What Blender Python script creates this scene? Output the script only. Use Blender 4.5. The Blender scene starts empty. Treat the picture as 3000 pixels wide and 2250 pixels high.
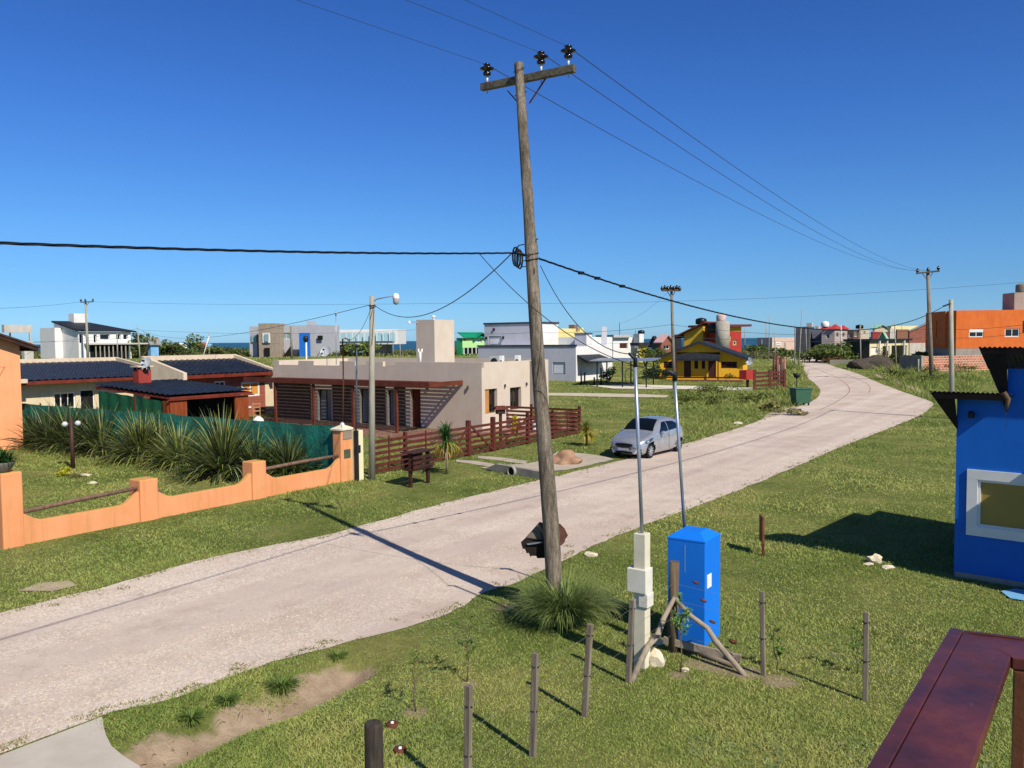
import bpy, math, random
import numpy as np
from math import sin, cos, pi, radians, sqrt, atan2
from mathutils import Vector, Matrix, noise as mnoise
random.seed(7); rng = np.random.default_rng(11)
scene = bpy.context.scene
COL = scene.collection
# ---------------------------------------------------------------- camera
F = 2430.0; CH = 4.9; HV = 996.0
pit = atan2(1125 - HV, F); rol = 0.0092
Rv = Vector((cos(rol), 0, -sin(rol)))
Fv = Vector((0, cos(pit), -sin(pit)))
Rv = (Rv - Fv * Rv.dot(Fv)).normalized()
Uv = Rv.cross(Fv).normalized()
CAM = Vector((0, 0, CH))
cd = bpy.data.cameras.new('camera'); cam = bpy.data.objects.new('camera', cd); COL.objects.link(cam)
cd.sensor_width = 36; cd.lens = F / 3000 * 36; cd.clip_start = 0.05; cd.clip_end = 60000
cam.matrix_world = Matrix(((Rv.x, Uv.x, -Fv.x, CAM.x), (Rv.y, Uv.y, -Fv.y, CAM.y), (Rv.z, Uv.z, -Fv.z, CAM.z), (0, 0, 0, 1)))
scene.camera = cam
# ---------------------------------------------------------------- light
SUN = Vector((0.585, -0.81, 0.90)).normalized()
el = math.asin(SUN.z); az = atan2(SUN.x, SUN.y)
w = bpy.data.worlds.new('World'); scene.world = w; w.use_nodes = True
nt = w.node_tree; bg = nt.nodes['Background']
sky = nt.nodes.new('ShaderNodeTexSky'); sky.sky_type = 'NISHITA'; sky.sun_disc = False
sky.sun_elevation = el; sky.sun_rotation = az; sky.altitude = 0; sky.air_density = 1.0; sky.dust_density = 0.25; sky.ozone_density = 2.6
# deep clear-air blue: the sky's colour corrected by elevation, for every ray alike
_tc = nt.nodes.new('ShaderNodeTexCoord'); _sx = nt.nodes.new('ShaderNodeSeparateXYZ'); nt.links.new(_tc.outputs['Generated'], _sx.inputs[0])
_rp = nt.nodes.new('ShaderNodeValToRGB'); nt.links.new(_sx.outputs[2], _rp.inputs[0]); _e = _rp.color_ramp.elements
for _ in range(4): _e.new(.5)
for _i, (_p, _c) in enumerate([(.012, (.41, .78, 1.42)), (.06, (.35, .67, 1.17)), (.13, (.343, .68, 1.15)), (.255, (.28, .60, 1.17)), (.375, (.235, .53, 1.1)), (.62, (.42, .54, .70))]):
    _e[_i].position = _p; _e[_i].color = (_c[0] / 1.6, _c[1] / 1.6, _c[2] / 1.6, 1)
_mx = nt.nodes.new('ShaderNodeVectorMath'); _mx.operation = 'MULTIPLY'; nt.links.new(sky.outputs[0], _mx.inputs[0]); nt.links.new(_rp.outputs[0], _mx.inputs[1])
_ms = nt.nodes.new('ShaderNodeVectorMath'); _ms.operation = 'SCALE'; _ms.inputs['Scale'].default_value = 1.6; nt.links.new(_mx.outputs[0], _ms.inputs[0])
nt.links.new(_ms.outputs[0], bg.inputs[0]); bg.inputs[1].default_value = 0.084
sl = bpy.data.lights.new('sun', 'SUN'); sl.energy = 4.7; sl.angle = radians(0.53); sl.color = (1.0, 0.925, 0.80)
so = bpy.data.objects.new('sun', sl); COL.objects.link(so)
so.rotation_euler = SUN.to_track_quat('Z', 'Y').to_euler()
vs = scene.view_settings; vs.view_transform = 'Standard'; vs.look = 'None'; vs.exposure = 0.27; vs.gamma = 1
# ---------------------------------------------------------------- terrain and measuring helpers
def sstep(t): t = min(1, max(0, t)); return t * t * (3 - 2 * t)
def ray(u, v): return Fv + Rv * ((u - 1500) / F) - Uv * ((v - 1125) / F)
def P(u, v, D):
    r = ray(u, v); return CAM + r * (D / r.y)
def G0(u, v, h=0.0):
    r = ray(u, v); return CAM + r * ((h - CH) / r.z)
DITCH = [G0(*p) for p in [(330, 2235), (447, 2197), (572, 2143), (671, 2098), (796, 2058), (920, 1999), (1019, 1954)]]
def segd(px, py, a, b):
    dx, dy = b.x - a.x, b.y - a.y; t = ((px - a.x) * dx + (py - a.y) * dy) / (dx * dx + dy * dy)
    t = min(1, max(0, t)); return math.hypot(px - a.x - t * dx, py - a.y - t * dy)
def ditch_d(x, y):
    if x < -7 or x > 1 or y < 6 or y > 15: return 9
    return min(segd(x, y, DITCH[i], DITCH[i + 1]) for i in range(len(DITCH) - 1))
def zt(x, y):
    D = max(1, y); a = x / D
    amp = 2.2 + (1.0 - 2.2) * sstep((a - 0.0) / 0.25)
    z = amp * sstep((y - 65) / 75) - 6.5 * sstep((y - 215) / 60)
    d = ditch_d(x, y)
    if d < 2: z -= 0.34 * math.exp(-(d / 0.42) ** 2)
    return z
def G(u, v):
    r = ray(u, v); D = 4.0
    while D < 600:
        p = CAM + r * (D / r.y)
        if p.z <= zt(p.x, p.y): break
        D *= 1.004
    p.z = zt(p.x, p.y); return p
def onwall(Pt, d, u, v):
    # ray through (u,v) against the vertical plane through Pt along d -> (s, z)
    r = ray(u, v); n = (d[1], -d[0])
    t = ((Pt[0] - CAM.x) * n[0] + (Pt[1] - CAM.y) * n[1]) / (r.x * n[0] + r.y * n[1])
    q = CAM + r * t; return (q.x - Pt[0]) * d[0] + (q.y - Pt[1]) * d[1], q.z
def Hz(p, v, u=None):
    # height of the vertical through p at picture row v
    for k in range(3):
        r = ray(u if u is not None else 1500 + p[0] / p[1] * F, v)
        z = CAM.z + r.z * (p[1] / r.y)
    return z
# ---------------------------------------------------------------- object helpers
def tag(o, label=None, cat=None, group=None, kind=None):
    for k, v in (('label', label), ('category', cat), ('group', group), ('kind', kind)):
        if v: o[k] = v
    return o
def E(name, loc, label, cat, group=None):
    o = bpy.data.objects.new(name, None); COL.objects.link(o); o.location = loc; o.empty_display_size = 0.2
    return tag(o, label, cat, group)
def org(o):
    v = Vector((0, 0, 0))
    while o is not None: v += o.location; o = o.parent
    return v
class Fr:
    def __init__(s, o, ang): s.o = (o[0], o[1]); s.u = (cos(radians(ang)), sin(radians(ang))); s.w = (-s.u[1], s.u[0])
    def __call__(s, a, b, z=0): return Vector((s.o[0] + a * s.u[0] + b * s.w[0], s.o[1] + a * s.u[1] + b * s.w[1], z))
ID = Fr((0, 0), 0)
class MB:
    def __init__(s): s.v = []; s.f = []; s.sm = []; s.col = None
    def add(s, vs, fs, smooth=False):
        n = len(s.v); s.v += [tuple(v) for v in vs]; s.f += [tuple(i + n for i in f) for f in fs]; s.sm += [smooth] * len(fs); return s
    def poly(s, pts): return s.add(pts, [range(len(pts))])
    def box(s, a0, a1, b0, b1, z0, z1, fr=ID):
        vs = [fr(a, b, z) for z in (z0, z1) for a, b in ((a0, b0), (a1, b0), (a1, b1), (a0, b1))]
        return s.add(vs, [(3, 2, 1, 0), (4, 5, 6, 7), (0, 1, 5, 4), (1, 2, 6, 5), (2, 3, 7, 6), (3, 0, 4, 7)])
    def obox(s, c, x, y, z):
        c, x, y, z = map(Vector, (c, x, y, z))
        vs = [c + x * i + y * j + z * k for k in (-1, 1) for i, j in ((-1, -1), (1, -1), (1, 1), (-1, 1))]
        return s.add(vs, [(3, 2, 1, 0), (4, 5, 6, 7), (0, 1, 5, 4), (1, 2, 6, 5), (2, 3, 7, 6), (3, 0, 4, 7)])
    def beam(s, a, b, w, h, up=(0, 0, 1)):
        a, b = Vector(a), Vector(b); d = b - a; L = d.length
        if L < 1e-6: return s
        d /= L; up = Vector(up)
        if abs(d.dot(up)) > 0.98: up = Vector((1, 0, 0)) if abs(d.x) < .9 else Vector((0, 1, 0))
        x = d.cross(up).normalized(); y = x.cross(d)
        return s.obox((a + b) / 2, x * w / 2, d * L / 2, y * h / 2)
    def tube(s, pts, r, n=8, cap=True, smooth=True):
        pts = [Vector(p) for p in pts]; m = len(pts)
        rs = r if isinstance(r, (list, tuple)) else [r] * m
        vs = []; px = None
        for i, p in enumerate(pts):
            d = (pts[min(i + 1, m - 1)] - pts[max(i - 1, 0)]).normalized()
            if px is None:
                up = Vector((0, 0, 1)) if abs(d.z) < .9 else Vector((0, 1, 0)); x = d.cross(up).normalized()
            else: x = (px - d * px.dot(d)).normalized()
            px = x; y = d.cross(x)
            vs += [p + (x * cos(2 * pi * k / n) + y * sin(2 * pi * k / n)) * rs[i] for k in range(n)]
        fs = [(i * n + k, i * n + (k + 1) % n, (i + 1) * n + (k + 1) % n, (i + 1) * n + k) for i in range(m - 1) for k in range(n)]
        s.add(vs, fs, smooth)
        if cap:
            b = len(s.v) - m * n
            s.f += [tuple(b + k for k in reversed(range(n))), tuple(b + (m - 1) * n + k for k in range(n))]; s.sm += [False, False]
        return s
    def lathe(s, c, prof, n=16, ax=(0, 0, 1), smooth=True):
        c = Vector(c); ax = Vector(ax).normalized(); up = Vector((1, 0, 0)) if abs(ax.x) < .9 else Vector((0, 1, 0))
        x = ax.cross(up).normalized(); y = ax.cross(x); vs = []
        for r, z in prof: vs += [c + ax * z + (x * cos(2 * pi * k / n) + y * sin(2 * pi * k / n)) * max(r, 1e-4) for k in range(n)]
        m = len(prof)
        fs = [(i * n + k, i * n + (k + 1) % n, (i + 1) * n + (k + 1) % n, (i + 1) * n + k) for i in range(m - 1) for k in range(n)]
        return s.add(vs, fs, smooth)
    def prism(s, poly, z0, z1):
        n = len(poly); vs = [(p[0], p[1], z0) for p in poly] + [(p[0], p[1], z1) for p in poly]
        return s.add(vs, [tuple(reversed(range(n))), tuple(range(n, 2 * n))] + [(i, (i + 1) % n, n + (i + 1) % n, n + i) for i in range(n)])
    def extr(s, pts, vec):
        # planar polygon in space extruded along vec
        n = len(pts); vec = Vector(vec); vs = [Vector(p) for p in pts] + [Vector(p) + vec for p in pts]
        return s.add(vs, [tuple(range(n)), tuple(reversed(range(n, 2 * n)))] + [(i, n + i, n + (i + 1) % n, (i + 1) % n) for i in range(n)])
    def blob(s, c, r, seed=0, n=2, amp=.25, fl=1.0):
        # lumpy stone
        import bmesh
        bm = bmesh.new(); bmesh.ops.create_icosphere(bm, subdivisions=n, radius=1)
        vs = []; c = Vector(c); rr = Vector(r) if not isinstance(r, (int, float)) else Vector((r, r, r))
        for v in bm.verts:
            k = 1 + amp * mnoise.noise(v.co * 1.6 + Vector((seed * 7.3, 0, 0)))
            vs.append(c + Vector((v.co.x * rr.x * k, v.co.y * rr.y * k, v.co.z * rr.z * k)))
        fs = [[v.index for v in f.verts] for f in bm.faces]; bm.free()
        return s.add(vs, fs, False)
    def build(s, name, mat, parent=None, label=None, bevel=0, normals=False):
        if not s.v: return None
        if parent is not None: o0 = org(parent); loc = Vector((0, 0, 0))
        else:
            A = np.array(s.v); lo = A.min(0); hi = A.max(0)
            o0 = Vector(((lo[0] + hi[0]) / 2, (lo[1] + hi[1]) / 2, lo[2])); loc = o0
        me = bpy.data.meshes.new(name)
        me.from_pydata([(v[0] - o0.x, v[1] - o0.y, v[2] - o0.z) for v in s.v], [], s.f)
        me.polygons.foreach_set('use_smooth', s.sm)
        if s.col is not None:
            ca = me.color_attributes.new('Col', 'FLOAT_COLOR', 'POINT')
            ca.data.foreach_set('color', np.asarray(s.col, dtype=np.float32).ravel())
        me.materials.append(mat); me.update()
        o = bpy.data.objects.new(name, me); COL.objects.link(o); o.location = loc; o.parent = parent
        if label: o['label'] = label
        if bevel:
            b = o.modifiers.new('bevel', 'BEVEL'); b.width = bevel; b.segments = 2; b.limit_method = 'ANGLE'; b.angle_limit = radians(40)
        return o
def struct(o): o['kind'] = 'structure'; return o
def dup(o, parent=None, loc=None, rz=0, sc=1, label=None):
    c = o.copy(); COL.objects.link(c); c.parent = parent
    if parent is None:
        if loc is not None: c.location = loc
        c.rotation_euler = (0, 0, rz); c.scale = (sc, sc, sc)
        if label: c['label'] = label
    for ch in list(o.children): dup(ch, c)
    return c
# ---------------------------------------------------------------- materials
def lin(h):
    if isinstance(h, str):
        h = h.lstrip('#'); h = [int(h[i:i + 2], 16) / 255 for i in (0, 2, 4)]
        h = [c / 12.92 if c <= .04045 else ((c + .055) / 1.055) ** 2.4 for c in h]
    return (h[0], h[1], h[2], 1)
def N(nt, t, **kw):
    n = nt.nodes.new(t)
    for k, v in kw.items(): setattr(n, k, v)
    return n
def base(name):
    m = bpy.data.materials.new(name); m.use_nodes = True; nt = m.node_tree
    return m, nt, nt.nodes['Principled BSDF']
def noise(nt, scale, detail=5, rough=.6, stretch=None, co='Object', dist=0):
    t = N(nt, 'ShaderNodeTexCoord'); mp = N(nt, 'ShaderNodeMapping'); n = N(nt, 'ShaderNodeTexNoise')
    nt.links.new(t.outputs[co], mp.inputs[0]); nt.links.new(mp.outputs[0], n.inputs['Vector'])
    if stretch: mp.inputs['Scale'].default_value = stretch
    n.inputs['Scale'].default_value = scale; n.inputs['Detail'].default_value = detail; n.inputs['Roughness'].default_value = rough
    n.inputs['Distortion'].default_value = dist
    return n
def ramp(nt, src, stops):
    r = N(nt, 'ShaderNodeValToRGB'); nt.links.new(src, r.inputs[0]); e = r.color_ramp.elements
    while len(e) < len(stops): e.new(.5)
    for i, (p, c) in enumerate(stops): e[i].position = p; e[i].color = lin(c) if not (isinstance(c, (int, float))) else (c, c, c, 1)
    return r
def mix(nt, fac, a, b, mode='MIX'):
    m = N(nt, 'ShaderNodeMix', data_type='RGBA', blend_type=mode)
    for s, v in ((0, fac), (6, a), (7, b)):
        if isinstance(v, (int, float)): m.inputs[s].default_value = v
        elif isinstance(v, tuple): m.inputs[s].default_value = v
        else: nt.links.new(v, m.inputs[s])
    return m.outputs[2]
def bump(nt, bs, src, st, dist=.02):
    b = N(nt, 'ShaderNodeBump'); b.inputs['Strength'].default_value = st; b.inputs['Distance'].default_value = dist
    nt.links.new(src, b.inputs['Height']); nt.links.new(b.outputs[0], bs.inputs['Normal']); return b
_mc = {}
def M(name, c1, c2=None, scale=2.0, rough=.85, bp=.25, bs=60, metal=0, stretch=None, lo=.3, hi=.7, stain=None, spec=.3, streak=0):
    if name in _mc: return _mc[name]
    m, nt, b = base(name); b.inputs['Roughness'].default_value = rough; b.inputs['Metallic'].default_value = metal
    b.inputs['Specular IOR Level'].default_value = spec
    c2 = c2 or c1
    n = noise(nt, scale, 6, .62, stretch); r = ramp(nt, n.outputs[0], [(lo, c1), (hi, c2)]); col = r.outputs[0]
    if stain:
        n2 = noise(nt, .7, 8, .7, (1, 1, .35)); r2 = ramp(nt, n2.outputs[0], [(.45, 0.0), (.75, 1.0)])
        mm = N(nt, 'ShaderNodeMath', operation='MULTIPLY'); nt.links.new(r2.outputs[0], mm.inputs[0]); mm.inputs[1].default_value = .55
        col = mix(nt, mm.outputs[0], col, lin(stain))
    if streak:
        n3 = noise(nt, 6, 4, .6, (1, 1, .06)); r3 = ramp(nt, n3.outputs[0], [(.5, 1.0), (.8, 1.0 - streak)])
        col = mix(nt, 1.0, col, r3.outputs[0], 'MULTIPLY')
    nt.links.new(col, b.inputs['Base Color'])
    if bp:
        n4 = noise(nt, bs, 4, .6, stretch); bump(nt, b, n4.outputs[0], bp, .01)
    _mc[name] = m; return m
def Mcol(name, rough=.6, trans=0, var=.12, scale=3):
    # colour comes from the per-blade attribute
    m, nt, b = base(name); a = N(nt, 'ShaderNodeAttribute', attribute_name='Col')
    b.inputs['Roughness'].default_value = rough; b.inputs['Specular IOR Level'].default_value = .25
    nt.links.new(a.outputs[0], b.inputs['Base Color'])
    if trans:
        out = nt.nodes['Material Output']; t = N(nt, 'ShaderNodeBsdfTranslucent'); nt.links.new(a.outputs[0], t.inputs[0])
        x = N(nt, 'ShaderNodeMixShader'); x.inputs[0].default_value = trans
        nt.links.new(b.outputs[0], x.inputs[1]); nt.links.new(t.outputs[0], x.inputs[2]); nt.links.new(x.outputs[0], out.inputs[0])
    return m
def Mbrick(name, c1, c2, mortar, w=.25, h=.075, ms=.012):
    m, nt, b = base(name); b.inputs['Roughness'].default_value = .9
    g = N(nt, 'ShaderNodeNewGeometry'); sx = N(nt, 'ShaderNodeSeparateXYZ'); nt.links.new(g.outputs['Position'], sx.inputs[0])
    def mul(k, o):
        q = N(nt, 'ShaderNodeMath', operation='MULTIPLY'); nt.links.new(o, q.inputs[0]); q.inputs[1].default_value = k; return q.outputs[0]
    ad = N(nt, 'ShaderNodeMath', operation='SUBTRACT'); nt.links.new(mul(1.25, sx.outputs[0]), ad.inputs[0]); nt.links.new(mul(.35, sx.outputs[1]), ad.inputs[1])
    cb = N(nt, 'ShaderNodeCombineXYZ'); nt.links.new(ad.outputs[0], cb.inputs[0]); nt.links.new(sx.outputs[2], cb.inputs[1])
    bt = N(nt, 'ShaderNodeTexBrick'); nt.links.new(cb.outputs[0], bt.inputs[0])
    bt.inputs['Scale'].default_value = 1; bt.inputs['Brick Width'].default_value = w; bt.inputs['Row Height'].default_value = h
    bt.inputs['Mortar Size'].default_value = ms; bt.inputs['Color1'].default_value = lin(c1); bt.inputs['Color2'].default_value = lin(c2); bt.inputs['Mortar'].default_value = lin(mortar)
    n = noise(nt, 1.3, 5); r = ramp(nt, n.outputs[0], [(.3, .75), (.7, 1.0)])
    nt.links.new(mix(nt, 1.0, bt.outputs[0], r.outputs[0], 'MULTIPLY'), b.inputs['Base Color'])
    bump(nt, b, bt.outputs['Fac'], -.4, .01); return m
def Mglass(name, col='#0a0f14', rough=.04):
    m, nt, b = base(name); b.inputs['Base Color'].default_value = lin(col); b.inputs['Roughness'].default_value = rough
    b.inputs['Specular IOR Level'].default_value = .6; return m
GLASS = Mglass('window_glass'); GLASSP = Mglass('pale_glass', '#7e98a0', .08)
WOODG = M('weathered_wood', '#6a5f52', '#958878', 1.2, .85, .8, 18, stretch=(14, 14, 1.0), lo=.35, hi=.65, streak=.45)
WOODB = M('stained_wood', '#472019', '#653228', 2.0, .6, .3, 30, stretch=(6, 6, 1))
WOODR = M('red_stained_wood', '#5a2014', '#7a3223', 1.5, .6, .35, 30)
WOODD = M('dark_wood', '#2a1a12', '#40291c', 3, .75, .4, 30)
METD = M('dark_steel', '#15171b', '#24272c', 3, .5, .1, 30)
GALV = M('galvanised_steel', '#8f9aa8', '#aab4c0', 4, .38, .05, 40, metal=.55)
CONC = M('concrete', '#8a857a', '#a7a296', 2.5, .9, .35, 60, stain='#6d6a60')
CONCP = M('pole_concrete', '#8b887a', '#aaa797', 4, .9, .35, 50, stain='#716f60', stretch=(1, 1, .3))
WHITE = M('white_paint', '#d8d8d4', '#e6e6e2', 2, .6, .05, 30)
CABLE = M('cable_black', '#0a0b0d', '#15161a', 5, .5, .1, 60)
WIRE = M('aluminium_wire', '#2c3542', '#3a4452', 5, .5, 0, 10)
RUST = M('rusty_iron', '#4a2518', '#6b3d2a', 8, .85, .4, 60)
# wall helpers
def wallface(mb, A, B, z0, z1, ops=(), depth=.15):
    A = Vector((A[0], A[1], 0)); B = Vector((B[0], B[1], 0)); L = (B - A).length; d = (B - A) / L; n = Vector((d.y, -d.x, 0))
    q = lambda s, z, k=0: A + d * s - n * k + Vector((0, 0, z))
    S = sorted({0, L} | {min(L, max(0, o[i])) for o in ops for i in (0, 1)}); Z = sorted({z0, z1} | {min(z1, max(z0, o[i])) for o in ops for i in (2, 3)})
    for i in range(len(S) - 1):
        for j in range(len(Z) - 1):
            sm, zm = (S[i] + S[i + 1]) / 2, (Z[j] + Z[j + 1]) / 2
            if any(o[0] < sm < o[1] and o[2] < zm < o[3] for o in ops): continue
            mb.poly([q(S[i], Z[j]), q(S[i + 1], Z[j]), q(S[i + 1], Z[j + 1]), q(S[i], Z[j + 1])])
    for o in ops:
        a, b, c, e = o[:4]
        for p1, p2 in (((a, c), (b, c)), ((b, c), (b, e)), ((b, e), (a, e)), ((a, e), (a, c))):
            mb.poly([q(*p1), q(*p1, depth), q(*p2, depth), q(*p2)])
def opx(A, B, u0, v0, u1, v1):
    d = Vector((B[0] - A[0], B[1] - A[1])).normalized()
    s0, zt_ = onwall(A, d, u0, v0); _, zb = onwall(A, d, u0, v1); s1, _ = onwall(A, d, u1, (v0 + v1) / 2)
    return (min(s0, s1), max(s0, s1), min(zb, zt_), max(zb, zt_))
def win(root, A, B, op, depth=.12, fm=None, gm=None, nv=1, nh=0, fw=.06, name='window', sub='pane', label=None, proud=0):
    A3 = Vector((A[0], A[1], 0)); d = Vector((B[0] - A[0], B[1] - A[1], 0)).normalized(); n = Vector((d.y, -d.x, 0))
    a, b, c, e = op[:4]; q = lambda s, z, k: A3 + d * s - n * k + Vector((0, 0, z)); k = depth - proud
    f = MB(); up = (n.x, n.y, 0)
    for p1, p2 in (((a, c + fw / 2), (b, c + fw / 2)), ((a, e - fw / 2), (b, e - fw / 2)), ((a + fw / 2, c + fw), (a + fw / 2, e - fw)), ((b - fw / 2, c + fw), (b - fw / 2, e - fw))):
        f.beam(q(*p1, k), q(*p2, k), fw, .05, up)
    for i in range(nv): s = a + (b - a) * (i + 1) / (nv + 1); f.beam(q(s, c + fw, k), q(s, e - fw, k), fw * .7, .04, up)
    for i in range(nh): z = c + (e - c) * (i + 1) / (nh + 1); f.beam(q(a + fw, z, k), q(b - fw, z, k), fw * .7, .03, up)
    o = f.build(name, fm or WHITE, root, label)
    p = MB().obox(q((a + b) / 2, (c + e) / 2, k + .012), d * ((b - a) / 2 - .01), n * .004, Vector((0, 0, (e - c) / 2 - .01))).build(sub, gm or GLASS, o)
    return o
def outline(fr, a, b): # CCW footprint
    return [fr(0, 0), fr(a, 0), fr(a, b), fr(0, b)]
# ================================================================ SETTING
def densify(pts, step, jit, seed, close=True):
    out = []; n = len(pts)
    for i in range(n if close else n - 1):
        a, b = pts[i], pts[(i + 1) % n]; L = math.hypot(b[0] - a[0], b[1] - a[1])
        st = step * max(1.0, min(a[1], b[1]) / 25) if min(a[1], b[1]) > 0 else step
        k = max(1, int(L / st))
        for j in range(k):
            t = j / k; x = a[0] + (b[0] - a[0]) * t; y = a[1] + (b[1] - a[1]) * t
            q = Vector((x * 1.3, y * 1.3, seed)); q2 = Vector((x * 5, y * 5, seed + 9))
            x += jit * (mnoise.noise(q) + .6 * mnoise.noise(q2)); y += jit * (mnoise.noise(q + Vector((31, 7, 0))) + .6 * mnoise.noise(q2 + Vector((5, 31, 0))))
            out.append((x, y))
    return out
def smooth_line(pts, k=2):
    for _ in range(k):
        q = [pts[0]]
        for i in range(len(pts) - 1):
            a, b = pts[i], pts[i + 1]
            q.append((a[0] * .75 + b[0] * .25, a[1] * .75 + b[1] * .25)); q.append((a[0] * .25 + b[0] * .75, a[1] * .25 + b[1] * .75))
        q.append(pts[-1]); pts = q
    return pts
g2 = lambda L: [(p.x, p.y) for p in (G(u, v) for u, v in L)]
e1 = (cos(radians(55)), sin(radians(55)))
far_edge = g2([(0, 1796), (348, 1712), (547, 1652), (746, 1607), (945, 1573), (1094, 1533), (1203, 1501), (1407, 1448), (1582, 1407), (1700, 1378), (1814, 1352), (2007, 1302), (2100, 1275), (2181, 1250), (2303, 1202), (2385, 1178), (2409, 1145), (2385, 1122), (2362, 1104), (2352, 1070), (2325, 1056), (2270, 1046)])
near_edge = g2([(2401, 1048), (2425, 1071), (2507, 1092), (2588, 1128), (2670, 1157), (2735, 1178), (2731, 1192), (2698, 1218), (2618, 1250), (2466, 1310), (2385, 1344), (2250, 1403), (2060, 1478), (1920, 1528), (1685, 1622), (1583, 1681), (1407, 1745), (1346, 1782), (1244, 1826), (1094, 1864), (945, 1904), (771, 1949), (622, 2009), (497, 2053), (348, 2088), (298, 2098), (0, 2217)])
a0, a1 = far_edge[0], near_edge[-1]
far_edge = [(a0[0] - e1[0] * 40, a0[1] - e1[1] * 40)] + far_edge
near_edge = near_edge + [(a1[0] - e1[0] * 40, a1[1] - e1[1] * 40)]
ROAD = densify(smooth_line(far_edge) + smooth_line(near_edge), .16, .085, 1.0)
# concrete driveway beside the ditch
DRIVE = [(p.x, p.y) for p in (G0(*q) for q in [(298, 2104), (303, 2135), (310, 2160), (325, 2190), (358, 2218), (410, 2250)])] + [(-3.0, 5.0), (-6.5, 4.2), (-7.4, 6.2)] + g2([(0, 2219)])
DRIVE = densify(DRIVE, .3, .015, 3.0)
# driveway over the culvert
CULV = densify(g2([(1410, 1372), (1470, 1364), (1530, 1362), (1600, 1350), (1632, 1325), (1680, 1326), (1770, 1340), (1800, 1348), (1740, 1362), (1660, 1378), (1560, 1388), (1480, 1384)]), .25, .1, 5.0)
PATHS = [densify(g2([(1340, 1348), (1400, 1352), (1470, 1365), (1450, 1372), (1380, 1360), (1335, 1354)]), .25, .06, 6.0),
         densify(g2([(1400, 1337), (1470, 1341), (1545, 1352), (1540, 1362), (1465, 1351), (1400, 1344)]), .25, .06, 8.0)]
SIDE = densify(g2([(1560, 1152), (1700, 1153), (1900, 1157), (1960, 1160), (1950, 1166), (1800, 1164), (1600, 1160), (1400, 1158), (1400, 1150)]), .8, .15, 9.0)
PAVE = densify(g2([(1730, 1131), (1850, 1128), (2100, 1133), (2205, 1138), (2205, 1146), (2000, 1142), (1800, 1140)]), 1, .08, 10.0)
DIRT = [densify(g2(L), .25, .12, 12.0 + i) for i, L in enumerate([[(60, 1735), (110, 1712), (200, 1705), (225, 1715), (150, 1735)],
        [(2240, 1215), (2290, 1200), (2330, 1190), (2340, 1205), (2290, 1215), (2235, 1228)],
        [(2720, 1160), (2640, 1130), (2560, 1100), (2570, 1096), (2680, 1135), (2760, 1165)]])]
EDGE_STRIPS = []
def pip(X, Y, poly):
    # vectorised point in polygon
    poly = np.asarray(poly); ins = np.zeros(X.shape, bool); n = len(poly); j = n - 1
    lo = poly.min(0); hi = poly.max(0); cand = np.nonzero((X >= lo[0]) & (X <= hi[0]) & (Y >= lo[1]) & (Y <= hi[1]))[0]
    x = X[cand]; y = Y[cand]; c = np.zeros(x.shape, bool)
    for i in range(n):
        xi, yi = poly[i]; xj, yj = poly[j]; j = i
        if yi == yj: continue
        c ^= ((yi > y) != (yj > y)) & (x < (xj - xi) * (y - yi) / (yj - yi) + xi)
    ins[cand] = c; return ins
# ---- ground sheet
def lines(lo, hi, a, b, fine):
    L = [a]
    while L[-1] < b: L.append(L[-1] + fine)
    st = fine; x = L[-1]
    while x < hi: st = min(st * 1.13, 60); x += st; L.append(x)
    st = fine; x = a; R = []
    while x > lo: st = min(st * 1.13, 60); x -= st; R.append(x)
    return np.array(R[::-1] + L)
xs = lines(-700, 700, -6.6, 4.4, .09); ys = lines(-60, 330, 7.2, 14.0, .09)
xs2 = []
zg = np.array([[zt(x, y) for x in xs] for y in ys])
for j, y in enumerate(ys):
    for i, x in enumerate(xs):
        pass
V = np.zeros((len(ys), len(xs), 3)); V[..., 0] = xs[None, :]; V[..., 1] = ys[:, None]; V[..., 2] = zg
def flat_under(V, poly, drop=.03):
    X = V[..., 0].ravel(); Y = V[..., 1].ravel(); m = pip(X, Y, poly).reshape(V.shape[:2]); V[..., 2][m] -= drop
nx, ny = len(xs), len(ys)
ii = (np.arange(ny - 1)[:, None] * nx + np.arange(nx - 1)[None, :]).ravel()
FQ = np.stack([ii, ii + 1, ii + nx + 1, ii + nx], 1)
dirt = np.array([[ditch_d(x, y) for x in xs] for y in ys])
dm = np.zeros((ny, nx)); BARE = [(*g2([(u, v)])[0], r) for u, v, r in ((2060, 1945, .35), (2130, 1965, .35), (2190, 1975, .3), (2280, 1995, .3), (1215, 2090, .22), (1368, 2003, .15), (1990, 1978, .2), (1480, 1780, .3))]
for j, y in enumerate(ys):
    for i, x in enumerate(xs):
        d = dirt[j, i]
        for bx_, by_, br_ in BARE:
            q_ = math.hypot(x - bx_, y - by_)
            if q_ < br_ * 1.6: dm[j, i] = max(dm[j, i], .75 * sstep((br_ * (1 + .6 * mnoise.noise(Vector((x * 3, y * 3, 7)))) - q_) / (br_ * .5)))
        if d < 1.2: dm[j, i] = sstep((.44 + .34 * mnoise.noise(Vector((x * 2.2, y * 2.2, 4))) + .12 * mnoise.noise(Vector((x * 7, y * 7, 4))) - d) / .08)
gm = MB(); gm.v = [tuple(p) for p in V.reshape(-1, 3)]; gm.f = [tuple(f) for f in FQ.tolist()]; gm.sm = [True] * len(gm.f)
gm.col = np.stack([dm.ravel(), dm.ravel() * 0, dm.ravel() * 0, dm.ravel() * 0 + 1], 1)
mg, nt, b = base('grass_ground'); b.inputs['Roughness'].default_value = 1; b.inputs['Specular IOR Level'].default_value = .05
n1 = noise(nt, .35, 8, .65); r1 = ramp(nt, n1.outputs[0], [(.32, '#56622f'), (.5, '#757c44'), (.68, '#948d56')])
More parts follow.
